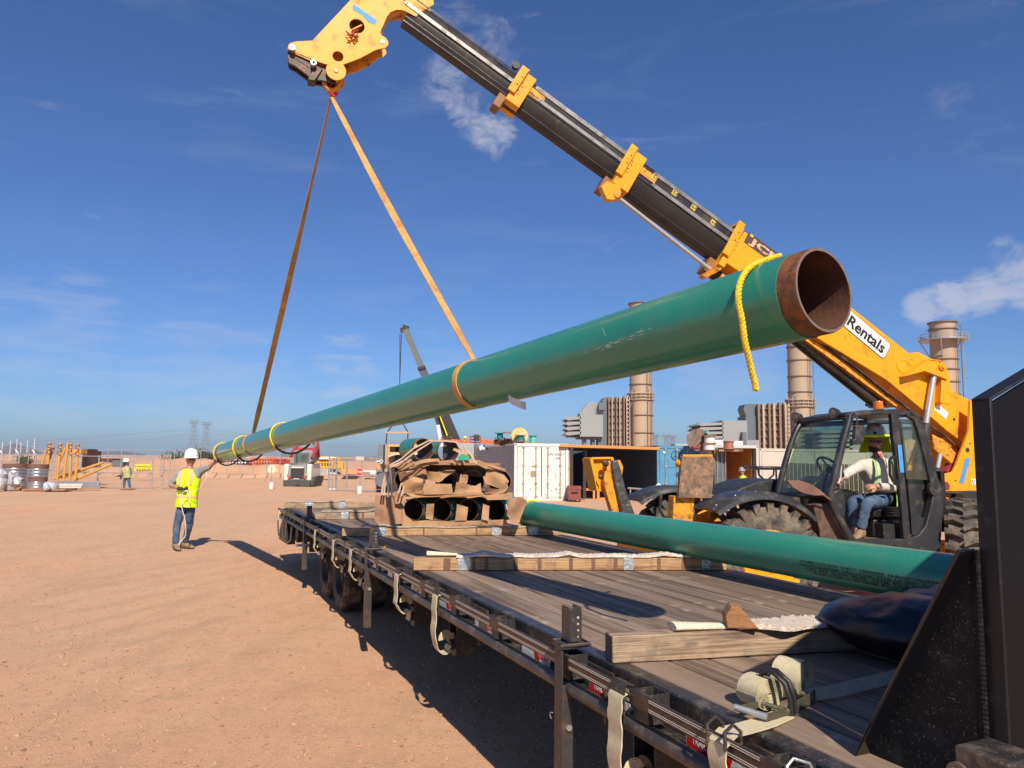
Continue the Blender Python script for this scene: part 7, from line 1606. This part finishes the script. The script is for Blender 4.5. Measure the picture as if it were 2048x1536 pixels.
# ---------------------------------------------------------------- pylons and lines
PYL = mat('pylon_steel', (.20, .21, .22), .7, bump=0)
def pylon(lab, x, D, yt, yb, w):
    q = P(x, yb, D); px = D/FPX; t = thing('pylon', lab, 'pylon', V((q.x, D, 0)), 'lattice pylons'); mb = MB(); zt_ = P(x, yt, D).z; H_ = zt_; c = V((q.x, D, 0)); r = .11*D/900*1.7
    def lw(z): u = z/H_; return w*px*(.5 if u < .0 else (.5*(1-u/.75)+.17*(u/.75) if u < .75 else .17+.10*(u-.75)/.25))
    zs = [H_*k/9 for k in range(8)]+[H_*.86, H_*.93]
    for sx_ in (-1, 1):
        for sy in (-1, 1):
            for a, b in zip(zs, zs[1:]): mb.cyl(c+V((sx_*lw(a), sy*lw(a), a)), c+V((sx_*lw(b), sy*lw(b), b)), r, n=4)
    for a, b in zip(zs, zs[1:]):
        for sy in (-1, 1):
            mb.cyl(c+V((-lw(a), sy*lw(a), a)), c+V((lw(b), sy*lw(b), b)), r*.7, n=4); mb.cyl(c+V((lw(a), sy*lw(a), a)), c+V((-lw(b), sy*lw(b), b)), r*.7, n=4); mb.cyl(c+V((-lw(b), sy*lw(b), b)), c+V((lw(b), sy*lw(b), b)), r*.7, n=4)
    for u, ww in ((.88, .52), (.93, .52)): mb.cyl(c+V((-ww*w*px, 0, H_*u)), c+V((ww*w*px, 0, H_*u)), r*1.6, n=4)
    for s_ in (-1, 1): mb.cyl(c+V((s_*lw(H_*.93), 0, H_*.93)), c+V((s_*.3*w*px, 0, H_)), r, n=4); mb.cyl(c+V((s_*.5*w*px, 0, H_*.93)), c+V((s_*.3*w*px, 0, H_)), r, n=4)
    for s_ in (-.5, -.2, .2, .5): mb.cyl(c+V((s_*w*px, 0, H_*.88)), c+V((s_*w*px, 0, H_*.83)), r, n=4)
    mb.build('lattice', PYL, t); return t
pylon('left of the two tall lattice pylons behind the hard hat man', 385, 900, 836, 914, 20)
pylon('right of the two tall lattice pylons behind the hard hat man', 410, 900, 840, 914, 20)
pylon('small distant pylon left of the red loader', 567, 1500, 893, 916, 12)
for k, x in enumerate((1311, 1333, 1345)): pylon(['leftmost', 'middle', 'rightmost'][k]+' of the three faint pylons above the blue container', x, 1500, 866+k, 922, 18)
t = thing('power_line', 'faint power line running from the left edge to the pylons', 'power line', P(200, 880, 900), 'power lines'); mb = MB()
for pts in ([(-60, 890), (60, 884), (160, 876), (260, 868), (378, 860)], [(-60, 893), (80, 889), (200, 884), (300, 879), (378, 868)]): mb.tube([P(x, y, 900) for x, y in pts], .16, 4)
mb.build('wire', PYL, t)
t = thing('power_line', 'faint power line sagging right from the pylons behind the pipe', 'power line', P(600, 880, 900), 'power lines'); mb = MB()
for pts in ([(415, 858), (520, 874), (640, 888), (780, 901), (900, 908)], [(415, 866), (520, 878), (640, 891), (760, 902)]): mb.tube([P(x, y, 900) for x, y in pts], .16, 4)
mb.build('wire', PYL, t)
# ---------------------------------------------------------------- mobile crane, lifts
D = 72; t = thing('mobile_crane', 'dark telescopic crane boom with a yellow lettered stripe leaning over the pipe', 'crane', at0(915, 900, D)); GB = mat('grey_crane_boom', (.085, .09, .095), .4, bump=0); GBL = mat('pale_crane_boom', (.13, .14, .13), .4, bump=0)
def bo(p, q, w, name, m, dd=0, h=None): mb = MB(); mb.beam(P(*p, D+dd), P(*q, D+dd), w, h or w); return mb.build(name, m, t)
bo((811, 660), (844, 738), .55, 'boom_section', GBL); bo((842, 733), (858, 770), .72, 'boom_section', GB); bo((856, 765), (884, 830), .85, 'boom_section', GB); bo((880, 822), (912, 895), 1.35, 'boom_section', mat('charcoal_boom', (.035, .03, .03), .45, bump=0))
bo((835, 738), (851, 734), .25, 'collar', BLKD, -.4); bo((801, 661), (813, 659), .45, 'sheave_head', BLKD); bo((806, 653), (817, 657), .4, 'sheave_block', BLKD); bo((873, 830), (893, 893), .5, 'black_side', BLKD, -.5)
s = bo((878, 827), (902, 890), .38, 'yellow_stripe', mat('crane_yellow', (.75, .65, .02), .5, bump=0), -1.0, .1)
mb = MB(); rs = random.Random(8)
for k in range(16): a = k/16; p = P(878.5+23*a, 829+58*a, D-1.1); mb.box(p, (.30, .02, .10), Matrix.Rotation(-1.2, 3, 'Y'))
mb.build('stripe_lettering', BLACKV, s)
bo((876, 850), (884, 893), .32, 'lift_cylinder', WHITE, -1.5); mb = MB(); box_px(mb, 885, 893, 945, 925, D, 5); mb.build('crane_body', BLKD, t); mb = MB()
for (x0, x1) in ((800, 799), (803, 796.5)): mb.cyl(P(x0, 668, D), P(x1, 850, D), .035, n=4)
mb.build('hoist_cable', BLKD, t)
t = thing('spreader_bar', 'thin orange spreader bar hanging from the crane by dark slings', 'spreader bar', P(795, 865, D-1)); mb = MB(); mb.beam(P(772, 865, D-1), P(819, 865, D-1), .12, .12); mb.build('bar', mat('orange_bar', (.65, .30, .14), .6, bump=0), t)
mb = MB(); [mb.cyl(P(*a, D-1), P(*b, D-1), .06, n=5) for a, b in (((775, 864), (797, 835)), ((816, 864), (798, 835)), ((774, 866), (772, 888)), ((816, 866), (815, 888)))]; mb.build('sling', BLKD, t)
def lift(lab, x, y, D, w, h, m=ORNG):
    q = P(x, y, D); t = thing('boom_lift', lab, 'boom lift', q, 'red boom lifts'); px = D/FPX; mb = MB(); W_, H_ = w*px, h*px
    for a in (0, .5, 1):
        for b in (0, 1):
            mb.cyl(q+V((-W_/2, -.5, H_*a)), q+V((W_/2, -.5, H_*a)), .035, n=4); mb.cyl(q+V((-W_/2+W_*b, -.5, 0)), q+V((-W_/2+W_*b, -.5, H_)), .035, n=4); mb.cyl(q+V((-W_/2, .5, H_*a)), q+V((W_/2, .5, H_*a)), .035, n=4); mb.cyl(q+V((-W_/2+W_*b, -.5, H_*a)), q+V((-W_/2+W_*b, .5, H_*a)), .035, n=4)
    mb.cyl(q+V((0, -.5, 0)), q+V((0, -.5, H_)), .035, n=4); mb.box(q, (W_, 1.0, .08)); mb.build('basket', m, t); mb = MB(); mb.box(q+V((.1, -.55, H_*.75)), (.45, .2, .5)); mb.build('control_box', BLKD, t)
    mb = MB(); mb.beam(q+V((W_/2, 0, .1)), q+V((W_/2+1.5, 0, .0)), .35, .3); mb.beam(q+V((W_/2+1.4, 0, .0)), q+V((W_/2+3.2, .3, -1.6)), .35, .3); mb.build('jib', m, t); return t
lift('red boom lift basket against the sky behind the white container', 951, 885, 60, 20, 12); lift('red boom lift basket behind the top of the pipe stack', 893, 884, 66, 20, 9)
Dz = 58
def pj(x, y, d=0): return P(x, y, Dz+d)
J = dict(head=pj(930, 877.5), neck=pj(929, 880), shL=pj(926, 882), elL=pj(924, 886), wrL=pj(926, 888), shR=pj(932, 882), elR=pj(934, 880), wrR=pj(935, 877), hip=pj(928, 893), hipL=pj(926, 894), hipR=pj(930, 894), knL=pj(926, 905), anL=pj(926, 917), knR=pj(930, 905), anR=pj(930, 917))
person('tiny worker in orange and lime leaning over behind the grey tank', J, (.8, -.5, 0), .1, mat('orange_shirt', (.75, .13, .04), .8), JEAN, sc=1.0, hatm=mat('lime_hat', (.6, .8, .1), .5))
# ---------------------------------------------------------------- compact track loader
o = G(602, 973); D = o.y; px = D/FPX; t = thing('track_loader', 'white and grey compact track loader with red lift arms, seen from behind', 'track loader', Matrix.Translation((o.x, o.y, 0)))
def lp(x, y, d=0): return P(x, y, D+d)
CRM = mat('loader_cream', (.66, .61, .53), .5, bump=0); LG = mat('loader_grey', (.24, .25, .255), .5, bump=0)
mb = MB(); box_px(mb, 567, 928, 577, 961, D, 2.2); box_px(mb, 613, 928, 623, 961, D, 2.2); mb.build('side_tower', CRM, t, bevel=.04)
mb = MB(); mb.prism([lp(577, 929), lp(613, 929), lp(613, 961), lp(574, 961)], V((0, 1.8, 0))); mb.build('engine_door', LG, t, bevel=.04)
mb = MB(); box_px(mb, 581, 937, 608, 957, D-.05, .1); mb.build('grille', mat('loader_grille', (.035, .028, .028), .7, bump=0), t); mb = MB(); box_px(mb, 583, 933.5, 607, 936, D-.06, .05); box_px(mb, 587, 957, 598, 958.5, D-.06, .05); mb.build('name_strip', CRM, t)
for k, (x, lab) in enumerate(((574.5, 0), (613, 0))): mb = MB(); box_px(mb, x-1.5, 946, x+1.5, 951, D-.08, .08); mb.build('tail_lamp', YP, t); mb = MB(); box_px(mb, x+(2 if k == 0 else -6), 953, x+(6 if k == 0 else -2), 958, D-.06, .05); mb.build('reflector', RED, t)
mb = MB(); box_px(mb, 566, 961, 620, 971, D-.15, .5); box_px(mb, 566, 964, 592, 973, D-.2, .4); box_px(mb, 598, 964, 620, 973, D-.2, .4); mb.build('rear_bumper', mat('loader_bumper', (.06, .058, .055), .6, bump=0), t, bevel=.03)
mb = MB(); mb.prism([lp(586, 902), lp(590, 900.5), lp(621, 900.5), lp(625, 903), lp(628, 920), lp(616, 928), lp(580, 928), lp(586, 915)], V((0, 1.3, 0))); mb.build('cab', LG, t, bevel=.05)
mb = MB(); mb.prism([lp(589, 906, -.02), lp(619, 906, -.02), lp(617, 924, -.02), lp(588, 924, -.02)], V((0, -.02, 0))); mb.build('rear_window', mat('loader_window', (.09, .12, .11), .15, bump=0), t); mb = MB(); mb.lathe(lp(608, 915, -.05), (0, -1, 0), [(.10, 0), (.13, 0), (.13, .02), (.10, .02)], 14); box_px(mb, 592, 905, 595, 924, D-.06, .03); mb.build('wiper', BLKD, t)
mb = MB(); mb.beam(lp(581, 914, -.1), lp(592, 894, .3), .16, .16); mb.beam(lp(624, 916, -.1), lp(636, 891, .3), .16, .16); mb.beam(lp(592, 898, .3), lp(632, 898, .3), .12, .14); mb.beam(lp(592, 894, .3), lp(600, 886, 1.6), .14, .18); mb.beam(lp(635, 892, .3), lp(636, 881, 1.6), .14, .18); mb.beam(lp(636, 890, .5), lp(638, 914, 1.2), .14, .14); mb.build('lift_arm', REDP, t)
mb = MB(); [mb.beam(lp(600, y, .8), lp(634, y, .8), .06, .1) for y in (888, 893)]; [mb.beam(lp(x, 886, .8), lp(x, 896, .8), .06, .1) for x in (604, 612, 620, 628)]; mb.build('linkage', GALV, t)
for k, (xa, xb) in enumerate(((566, 575), (618, 628))):
    mb = MB(); a = lp(xa, 973); b = lp(xb, 973); w_ = b.x-a.x; rows = []
    prof = [(0, .05), (.2, .0), (1.6, .0), (2.1, .25), (2.3, .55), (1.9, .62), (.3, .55), (0, .35)]
    mb.prism([V((a.x, a.y+p, q)) for p, q in prof], V((w_, 0, 0))); mb.build('track', RUB, t)
# ---------------------------------------------------------------- fences and gates
LNK = mat('chain_link_wire', (.40, .40, .40), .5, .5, bump=0)
def fence(lab, A, B, h, posts, name='chain_link_fence', arms=False, rails=(0, 1), r=.035, grp='chain link fences and gates', mesh=True):
    A = V(A); B = V(B); t = thing(name, lab, 'fence' if 'fence' in name else 'gate', A, grp); L = (B-A).length; d_ = (B-A).normalized(); up = V((0, 0, 1))
    for k in range(posts):
        p = A+d_*L*k/(posts-1); mb = MB(); mb.cyl(p, p+up*(h+.05), r, n=8)
        if arms: mb.cyl(p+up*(h+.02), p+up*(h+.30)-V((.25, 0, 0)), .02, n=6); mb.box(p+up*(h+.10)-V((.1, 0, 0)), (.18, .05, .05))
        mb.build('post', GALV, t)
    for q in rails: mb = MB(); mb.cyl(A+up*(.05+(h-.05)*q), B+up*(.05+(h-.05)*q), r*.75, n=6); mb.build('rail', GALV, t)
    if mesh:
        mb = MB(); s = .14; n = int((L+h)/s)
        for k in range(n):
            for sg in (1, -1):
                x0 = k*s-(h if sg > 0 else 0); z0, z1 = (0, h) if sg > 0 else (h, 0); x1 = x0+h
                a0, a1 = max(x0, 0), min(x1, L)
                if a1 <= a0: continue
                f = lambda x: z0+(z1-z0)*(x-x0)/h; mb.cyl(A+d_*a0+up*f(a0), A+d_*a1+up*f(a1), .0022, n=3, cap=False)
        mb.build('chain_link', LNK, t)['kind'] = 'stuff'
    return t
g0, g1 = G(140, 976), G(334, 975); hg = P(140, 912, g0.y).z
fence('wide galvanised gate panel behind the walking man', g0, V((g1.x, g0.y, 0)), hg, 4, 'fence_gate', rails=(0, .48, 1))
a = V((P(338, 970, g0.y).x, g0.y, 0)); fence('narrow end panel beside the wide gate', a-V((.35, 0, 0)), a, hg+.1, 2, 'fence_gate', rails=(.02, .5, 1), mesh=False)
fence('long chain link fence with barbed wire arms at the far left', V((P(-260, 909, 46).x, 46, 0)), V((P(138, 911, 46).x, 46, 0)), P(0, 909, 46).z, 13, arms=True, rails=(1, .55))
g0 = G(664, 982); g1 = G(757, 985); hg = P(664, 921, g0.y).z
fence('chain link gate carrying the red stop sign', g0, V((P(760, 985, g0.y).x, g0.y-1.2, 0)), hg, 4, 'fence_gate', rails=(0, .5, 1)); fence('double gate post left of the stop sign gate', g0-V((.18, 0, 0)), g0+V((.18, .1, 0)), hg+.2, 2, 'fence_gate', rails=(.02, .5, .97), mesh=False, r=.05)
for k, x in enumerate((4, 20, 33, 41, 54, 68)):
    q = P(x, 905, 150); t = thing('light_mast', 'thin pale mast beyond the left fence, number %s from the left edge' % ['one', 'two', 'three', 'four', 'five', 'six'][k], 'mast', V((q.x, 150, 0)), 'thin masts in front of the peaked mountain')
    mb = MB(); mb.cyl(V((q.x, 150, 0)), P(x+1.5, 884-(k % 3)*3, 150), .09, n=5); mb.build('pole', mat('pale_pole', (.5, .5, .5), .6, bump=0), t)
fence('distant fence line on top of the earth bank', V((P(-50, 925, 60).x, 60, .3)), V((P(560, 925, 60).x, 60, .3)), 1.9, 24, r=.03, mesh=False, rails=(1,))
# signs
o = G(719, 984); o = V((P(719, 968, 37).x, 37, 0)); t = thing('stop_sign', 'red octagonal stop sign on a white bucket in front of the gate', 'sign', o); c = P(719, 944, 37); R = 8*37/FPX
mb = MB(); mb.prism([c+V((cos(radians(22.5+45*k))*R, 0, sin(radians(22.5+45*k))*R)) for k in range(8)], V((0, .02, 0))); mb.build('octagon', RED, t); mb = MB(); mb.tube([c+V((cos(radians(22.5+45*k))*R*.97, -.004, sin(radians(22.5+45*k))*R*.97)) for k in range(8)], .008, 4, closed=True); mb.build('white_edge', BOARD, t)
text('sign_lettering', 'STOP', .2, BOARD, t, basis(c+V((0, -.006, 0)), (1, 0, 0), (0, 0, 1)), .001, .004, fit=(R*1.5, R*.62)); mb = MB(); mb.cyl((o.x, 37.03, .2), (o.x, 37.03, c.z), .02, n=6); mb.build('stick', GALV, t); mb = MB(); mb.lathe((o.x, 37, 0), (0, 0, 1), [(0, 0), (.13, 0), (.15, .38), (0, .38)], 14); mb.build('bucket', WHITE, t)
o = V((P(543, 960, 41).x, 41, 0)); t = thing('round_sign', 'back of a pale round sign on a white bucket left of the loader', 'sign', o); c = P(544, 938, 41); mb = MB(); mb.cyl(c, c+V((0, .02, 0)), 8.3*41/FPX, n=20); mb.build('disc', mat('pale_sign_back', (.62, .58, .42), .6, bump=0), t); mb = MB(); mb.cyl((o.x, 40.97, .2), (o.x, 40.97, c.z+.15), .02, n=6); mb.build('stick', GALV, t); mb = MB(); mb.lathe((o.x, 41, 0), (0, 0, 1), [(0, 0), (.13, 0), (.15, .38), (0, .38)], 14); mb.build('bucket', WHITE, t)
t = thing('marker_post', 'short white marker post beside the fence', 'post', at0(413, 950, 45)); mb = MB(); box_px(mb, 412.3, 940, 414.3, 952, 45, .06); mb.build('post', WHITE, t)
# yellow braces
YB = mat('brace_yellow', (.62, .30, .06), .55, var=.12, dirt=((.32, .16, .06), .25, 4)); D = 38.5
def brace(lab, p, q, dd=0, hooks=True):
    a, b = P(*p, D+dd), P(*q, D+dd); t = thing('yellow_brace', lab, 'brace', a, 'yellow steel braces stacked by the left fence'); mb = MB(); mb.cyl(a, b, .065, n=10); mb.build('tube', YB, t)
    if hooks:
        mb = MB(); ax_ = (b-a).normalized()
        for k in range(4): c = b-ax_*(.12+.16*k)+V((0, -.06, 0)); mb.box(c, (.22, .03, .045), Matrix.Rotation(.5 if k % 2 else -.5, 3, 'Y'))
        mb.build('hook_plate', BROWNK, t)
    return t
brace('leftmost upright yellow brace', (94, 945), (100, 884), .6); brace('yellow brace leaning right of the leftmost one', (96, 925), (108, 893), .9); brace('second upright yellow brace from the left', (114, 961), (122, 886)); brace('third upright yellow brace, leaning right at its foot', (127, 961), (136, 885), .1, False); brace('fourth upright yellow brace from the left', (139, 960), (142, 886), -.1); brace('rightmost upright yellow brace', (150, 960), (157, 887))
brace('lower slanted yellow brace lying on the beams', (148, 961), (224, 928), .3, False); brace('upper slanted yellow brace lying on the beams', (108, 958), (207, 925), .5, False); brace('middle slanted yellow brace lying on the beams', (125, 956), (190, 930), .8, False); brace('yellow brace leaning back behind the uprights', (118, 925), (131, 896), 1.2, False); brace('short yellow brace leaning left behind the spool stacks', (84, 930), (92, 900), 1.5, False)
simple('yellow_head_frame', 'orange yellow frame end beside the rusty crates', 'frame', [(143, 899, 162, 907)], 41, .6, YB); t = simple('rusty_crate', 'tall rusty crate behind the yellow braces, left', 'crate', [(163, 898, 176, 935)], 42, 1, mat('rusty_crate', (.10, .045, .03), .8, var=.3, vs=3), 'rusty crates'); simple('rusty_crate', 'rusty crate behind the yellow braces, right', 'crate', [(177, 902, 184, 935)], 43, 1, MATS['rusty_crate'], 'rusty crates')
t = simple('steel_beam', 'long grey steel beam lying in front of the yellow braces', 'beam', [(115, 963, 199, 965), (117, 965, 198, 974), (115, 974, 199, 976)], 37.5, .12, GALV)
t = thing('pipe_bundle', 'bundle of white plastic pipes in front of the steel beam', 'pipes', at0(140, 978, 36.5))
for k in range(7): mb = MB(); y = 969+3*(k % 3); a, b = P(116+2*(k % 2), y, 36.5+.1*(k//3)), P(166-2*(k % 3), y, 36.5+.1*(k//3)); mb.cyl(a, b, .038, n=8); mb.build('pipe', mat('white_plastic', (.60, .58, .52), .4, bump=0), t)
# wrapped spools
WRAP = mat('plastic_wrap', (.42, .42, .44), .22, var=.3, vs=3, bump=.8, bs=6, spec=.8); RIBM = mat('silver_ribs', (.40, .41, .43), .3, .7, var=.15, vs=2, bump=.1)
def ribstack(lab, x0, y0, x1, y1, D, n, base=True):
    t = thing('ribbed_stack', lab, 'stack', at0((x0+x1)/2, y1, D), 'plastic wrapped ribbed metal stacks at the far left'); q0 = P(x0, y1, D); q1 = P(x1, y0, D); cx = (q0.x+q1.x)/2; w = (q1.x-q0.x)/2; z0 = max(.12, q0.z); H_ = q1.z-z0
    prof = []
    for k in range(n): z = H_*k/n; h_ = H_/n; prof += [(w*.94, z), (w*1.0, z+h_*.3), (w*1.0, z+h_*.7), (w*.94, z+h_)]
    mb = MB(); mb.lathe((cx, D, z0), (0, 0, 1), [(0, 0)]+prof+[(0, H_)], 28); mb.build('ribbed_drum', RIBM, t)
    mb = MB(); mb.lathe((cx, D, q1.z-.02), (0, 0, 1), [(0, .0), (w*1.0, 0), (w*1.02, .2), (0, .2)], 28); mb.build('rusty_cap', mat('rusty_cap', (.16, .08, .055), .8, bump=0), t)
    if base: mb = MB(); mb.box((cx, D, .05), (w*2.5, w*1.8, .08)); mb.box((cx, D-w*.8, .10), (w*2.5, .08, .05)); mb.build('pallet', RW, t)
    return t
ribstack('ribbed metal stack with a rusty cap, right of the two at the far left', 56, 936, 95, 962, 37, 4); ribstack('ribbed metal stack with a rusty cap, left of the two at the far left', 6, 935, 54, 980, 38, 6)
ribstack('low white wrapped stack under the right ribbed stack', 57, 962, 92, 980, 36.2, 3)
def wrapped(lab, x, y, D, r): mb = MB(); mb.sph(P(x, y, D), r, 18, 12, None, lambda p: p*(1+.55*noise.noise(p*5))); tag(mb.build('plastic_wrap', WRAP), lab, 'wrapped bundle', 'crumpled plastic wrapped bundles')
wrapped('crumpled clear plastic at the left edge of the photo', 3, 960, 35.5, (.22, .25, .5)); wrapped('plastic wrapped ribbed bundle left of the white stack', 22, 963, 36, (.45, .35, .38)); wrapped('crumpled plastic right of the low white stack', 104, 972, 36, (.32, .25, .2)); wrapped('small crumpled plastic beside the pallet', 92, 974, 35.6, (.16, .15, .2))
t = simple('pallet', 'wooden pallet under the crumpled plastic at the far left', 'pallet', [(48, 978, 130, 981)], 35.8, 1, RW)
# things beyond the gate
YS = mat('safety_yellow', (.72, .60, .05), .6, bump=0)
t = thing('yellow_barricade', 'row of bright yellow folding stands beyond the gate', 'barricade', at0(285, 945, 52)); mb = MB(); mb.beam(P(271, 930, 52), P(303, 930, 52), .1, .12)
for x in range(272, 304, 5): mb.beam(P(x, 930, 52), P(x-2, 942, 52), .06, .1); mb.beam(P(x, 930, 52), P(x+3, 942, 52), .06, .1)
mb.build('frame', YS, t)
t = simple('round_tank', 'dark grey round tank behind the walking man', 'tank', [(224, 921, 246, 934)], 60, 1, GRYD); t = simple('red_white_barrels', 'dark machinery with red and white spots beyond the fence', 'machinery', [(184, 917, 224, 928)], 75, 2, mat('dark_machinery', (.08, .03, .03), .8, bump=0))
t = thing('flat_rail_car', 'dark red flat rail car with a row of white dots', 'rail car', at0(468, 928, 110)); mb = MB(); box_px(mb, 430, 921, 506, 930, 110, 3); mb.build('bed', mat('dark_red_car', (.075, .022, .022), .7, bump=0), t); mb = MB()
for k in range(9): mb.sph(P(441+k*6.2, 925.5, 109.8), .16, 8, 5)
mb.build('white_dot', WHITE, t)
simple('low_tent', 'low white covered stack beyond the rail car, left', 'cover', [(437, 915, 478, 921)], 125, 5, mat('white_cover', (.60, .56, .50), .7, bump=0), 'low white covered stacks'); simple('low_tent', 'low white covered stack beyond the rail car, right', 'cover', [(480, 914, 530, 921)], 130, 5, MATS['white_cover'], 'low white covered stacks')
def rack(lab, x0, y0, x1, y1, D, m, seed, n=9):
    t = thing('steel_rack', lab, 'rack', at0((x0+x1)/2, y1, D), 'coloured steel racks beyond the gate'); rs = random.Random(seed); mb = MB(); h_ = .16*D/60
    for k in range(n+1): x = x0+(x1-x0)*k/n; mb.beam(P(x, y0+rs.uniform(0, 3), D), P(x, y1, D), h_*.7, h_*.7)
    for q in (0, .45, 1): mb.beam(P(x0, y0+(y1-y0)*q, D), P(x1, y0+(y1-y0)*q, D), h_, h_); 
    for k in range(n): x = x0+(x1-x0)*(k+.5)/n; y = rs.uniform(y0+3, y1-3); mb.box(P(x, y, D+.4), (h_*rs.uniform(2, 5), h_*2, h_*rs.uniform(2, 4)))
    mb.build('frame', m, t); return t
rack('orange red steel racks left of the loader', 506, 917, 552, 931, 90, mat('rack_orange_red', (.50, .13, .06), .7, bump=0), 1, 8); rack('red equipment right of the orange racks', 552, 919, 572, 932, 88, REDP, 2, 4)
t = rack('yellow orange platform frames right of the loader', 631, 916, 664, 934, 62, mat('rack_yellow', (.72, .36, .02), .6, bump=0), 3, 6); mb = MB(); box_px(mb, 639, 914, 663, 918.5, 61.7, .1); mb.build('white_banner', WHITE, t); mb = MB(); box_px(mb, 632, 913, 666, 920, 62, 1.5); mb.build('deck', MATS['rack_yellow'], t); rack('yellow orange mast right of the gate post', 673, 917, 680, 935, 62, MATS['rack_yellow'], 4, 2)
t = thing('concrete_barrier', 'grey concrete barriers right of the loader', 'barrier', at0(648, 950, 58)); mb = MB()
for k in range(4): box_px(mb, 631+k*6.5, 936+k*.4, 637+k*6.5, 950, 58, 1.5)
mb.build('block', CONC, t); simple('lumber_pile', 'low pile of orange lumber beyond the stop sign gate', 'lumber', [(682, 938, 713, 948)], 60, 2, mat('orange_lumber_far', (.55, .28, .11), .7, bump=0)); simple('white_barrier', 'white barrier beyond the stop sign gate', 'barrier', [(727, 941, 752, 944), (740, 944, 752, 949)], 60, 1, WHITE)
t = thing('distant_building', 'pale beige block building on the horizon beyond the gate', 'building', at0(720, 925, 300)); mb = MB(); box_px(mb, 711, 913, 728, 936, 300, 12); box_px(mb, 680, 922, 760, 936, 305, 12); mb.build('wall', mat('beige_wall', (.46, .42, .34), .8, var=.05, bump=0), t); mb = MB(); [box_px(mb, 700+k*7, 927, 704+k*7, 931, 304.8, .1) for k in range(7)]; mb.build('window', mat('far_window', (.12, .13, .14), .4, bump=0), t)
def scrub(lab, x, y, D, w, h, seed):
    q = P(x, y, D); t = thing('scrub_bush', lab, 'bush', V((q.x, D, 0)), 'desert bushes on the earth bank'); rs = random.Random(seed); mb = MB()
    for k in range(420):
        c = q+V((rs.gauss(0, w*.4), rs.gauss(0, w*.3), abs(rs.gauss(0, h*.5)))); s = rs.uniform(.10, .24); a = V((rs.uniform(-1, 1), rs.uniform(-1, 1), rs.uniform(-1, 1)))*s; b = V((rs.uniform(-1, 1), rs.uniform(-1, 1), rs.uniform(-1, 1)))*s; mb.face(mb.pts([c, c+a, c+a+b]))
    mb.build('foliage', mat('olive_scrub', (.10, .10, .045), .9, var=.3, vs=2, bump=0), t, smooth=False); mb = MB()
    for k in range(6): mb.cyl(V((q.x, D, 0)), q+V((rs.uniform(-w, w)*.5, 0, h*.5)), .05, n=5)
    mb.build('stem', BRN, t)
scrub('round olive bush left of the hard hat man', 350, 921, 68, 1.4, .8, 1); scrub('olive bush between the man\'s hat and the pipe', 402, 917, 68, 1.0, .8, 2); scrub('small olive bush under the pylons', 422, 919, 69, .6, .5, 3); scrub('low brown bush far left on the bank', 48, 922, 64, .8, .35, 4)
# ---------------------------------------------------------------- air
HZM = bpy.data.materials.new('thin_haze'); HZM.use_nodes = True; N = HZM.node_tree.nodes; N.clear(); oo = N.new('ShaderNodeOutputMaterial'); pv = N.new('ShaderNodeVolumePrincipled')
pv.inputs['Density'].default_value = .00016; pv.inputs['Color'].default_value = (.72, .82, .96, 1); pv.inputs['Anisotropy'].default_value = .2; HZM.node_tree.links.new(pv.outputs[0], oo.inputs['Volume'])
hz = MB(); hz.box((0, 2100, 38), (9200, 4700, 79)); hz = hz.build('haze', HZM, None, smooth=False); hz['kind'] = 'stuff'; hz['label'] = 'thin desert haze'
# ---------------------------------------------------------------- pieces that can be told apart become parts of their own
def islands(me):
    n = len(me.vertices); p = list(range(n))
    def find(a):
        while p[a] != a: p[a] = p[p[a]]; a = p[a]
        return a
    for e in me.edges:
        a, b = find(e.vertices[0]), find(e.vertices[1])
        if a != b: p[a] = b
    d = {}
    for f in me.polygons: d.setdefault(find(f.vertices[0]), []).append(f.index)
    return list(d.values())
def split_pieces(o):
    me = o.data; isl = islands(me)
    if len(isl) < 2: return
    for k, fs in enumerate(isl):
        bm = bmesh.new(); bm.from_mesh(me); bm.faces.ensure_lookup_table(); keep = set(fs)
        bmesh.ops.delete(bm, geom=[f for f in bm.faces if f.index not in keep], context='FACES')
        m2 = bpy.data.meshes.new(me.name); bm.to_mesh(m2); bm.free()
        for m in me.materials:
            if len(m2.materials) < len(me.materials): m2.materials.append(m)
        c = o.copy(); c.data = m2; COL.objects.link(c)
    for ch in list(o.children): ch.parent = o.parent
    bpy.data.objects.remove(o)
EACH = {'ring_band', 'rail_bracket', 'bolt', 'stain', 'corner_hole', 'caster', 'cross_rib', 'block', 'pinstripes', 'crossmember', 'bolt_hole', 'hook_plate', 'boss', 'cross_pin', 'white_dot',
        'white_bracket', 'sling', 'link_plate', 'guard_bolt', 'flat_hook', 'rubber_band', 'pipe_rail', 'flange_ring', 'hose', 'lift_arm', 'linkage', 'pad_pin', 'side_tower', 'wire', 'lens', 'safety_glasses', 'hoist_cable', 'seat_bellows', 'arrow', 'hanging_strap', 'roll_cage'}
for o in list(bpy.data.objects):
    st = o.name.split('.')[0]
    if o.type == 'MESH' and st in EACH: split_pieces(o)
for o in list(bpy.data.objects):
    st = o.name.split('.')[0]
    if st == 'pinstripes': o.name = 'pinstripe'
    if st in ('stencil_print', 'rust_spot', 'scuff', 'weld_bead', 'stripe_lettering'): o['kind'] = 'stuff'
    if 'len' in o: del o['len']
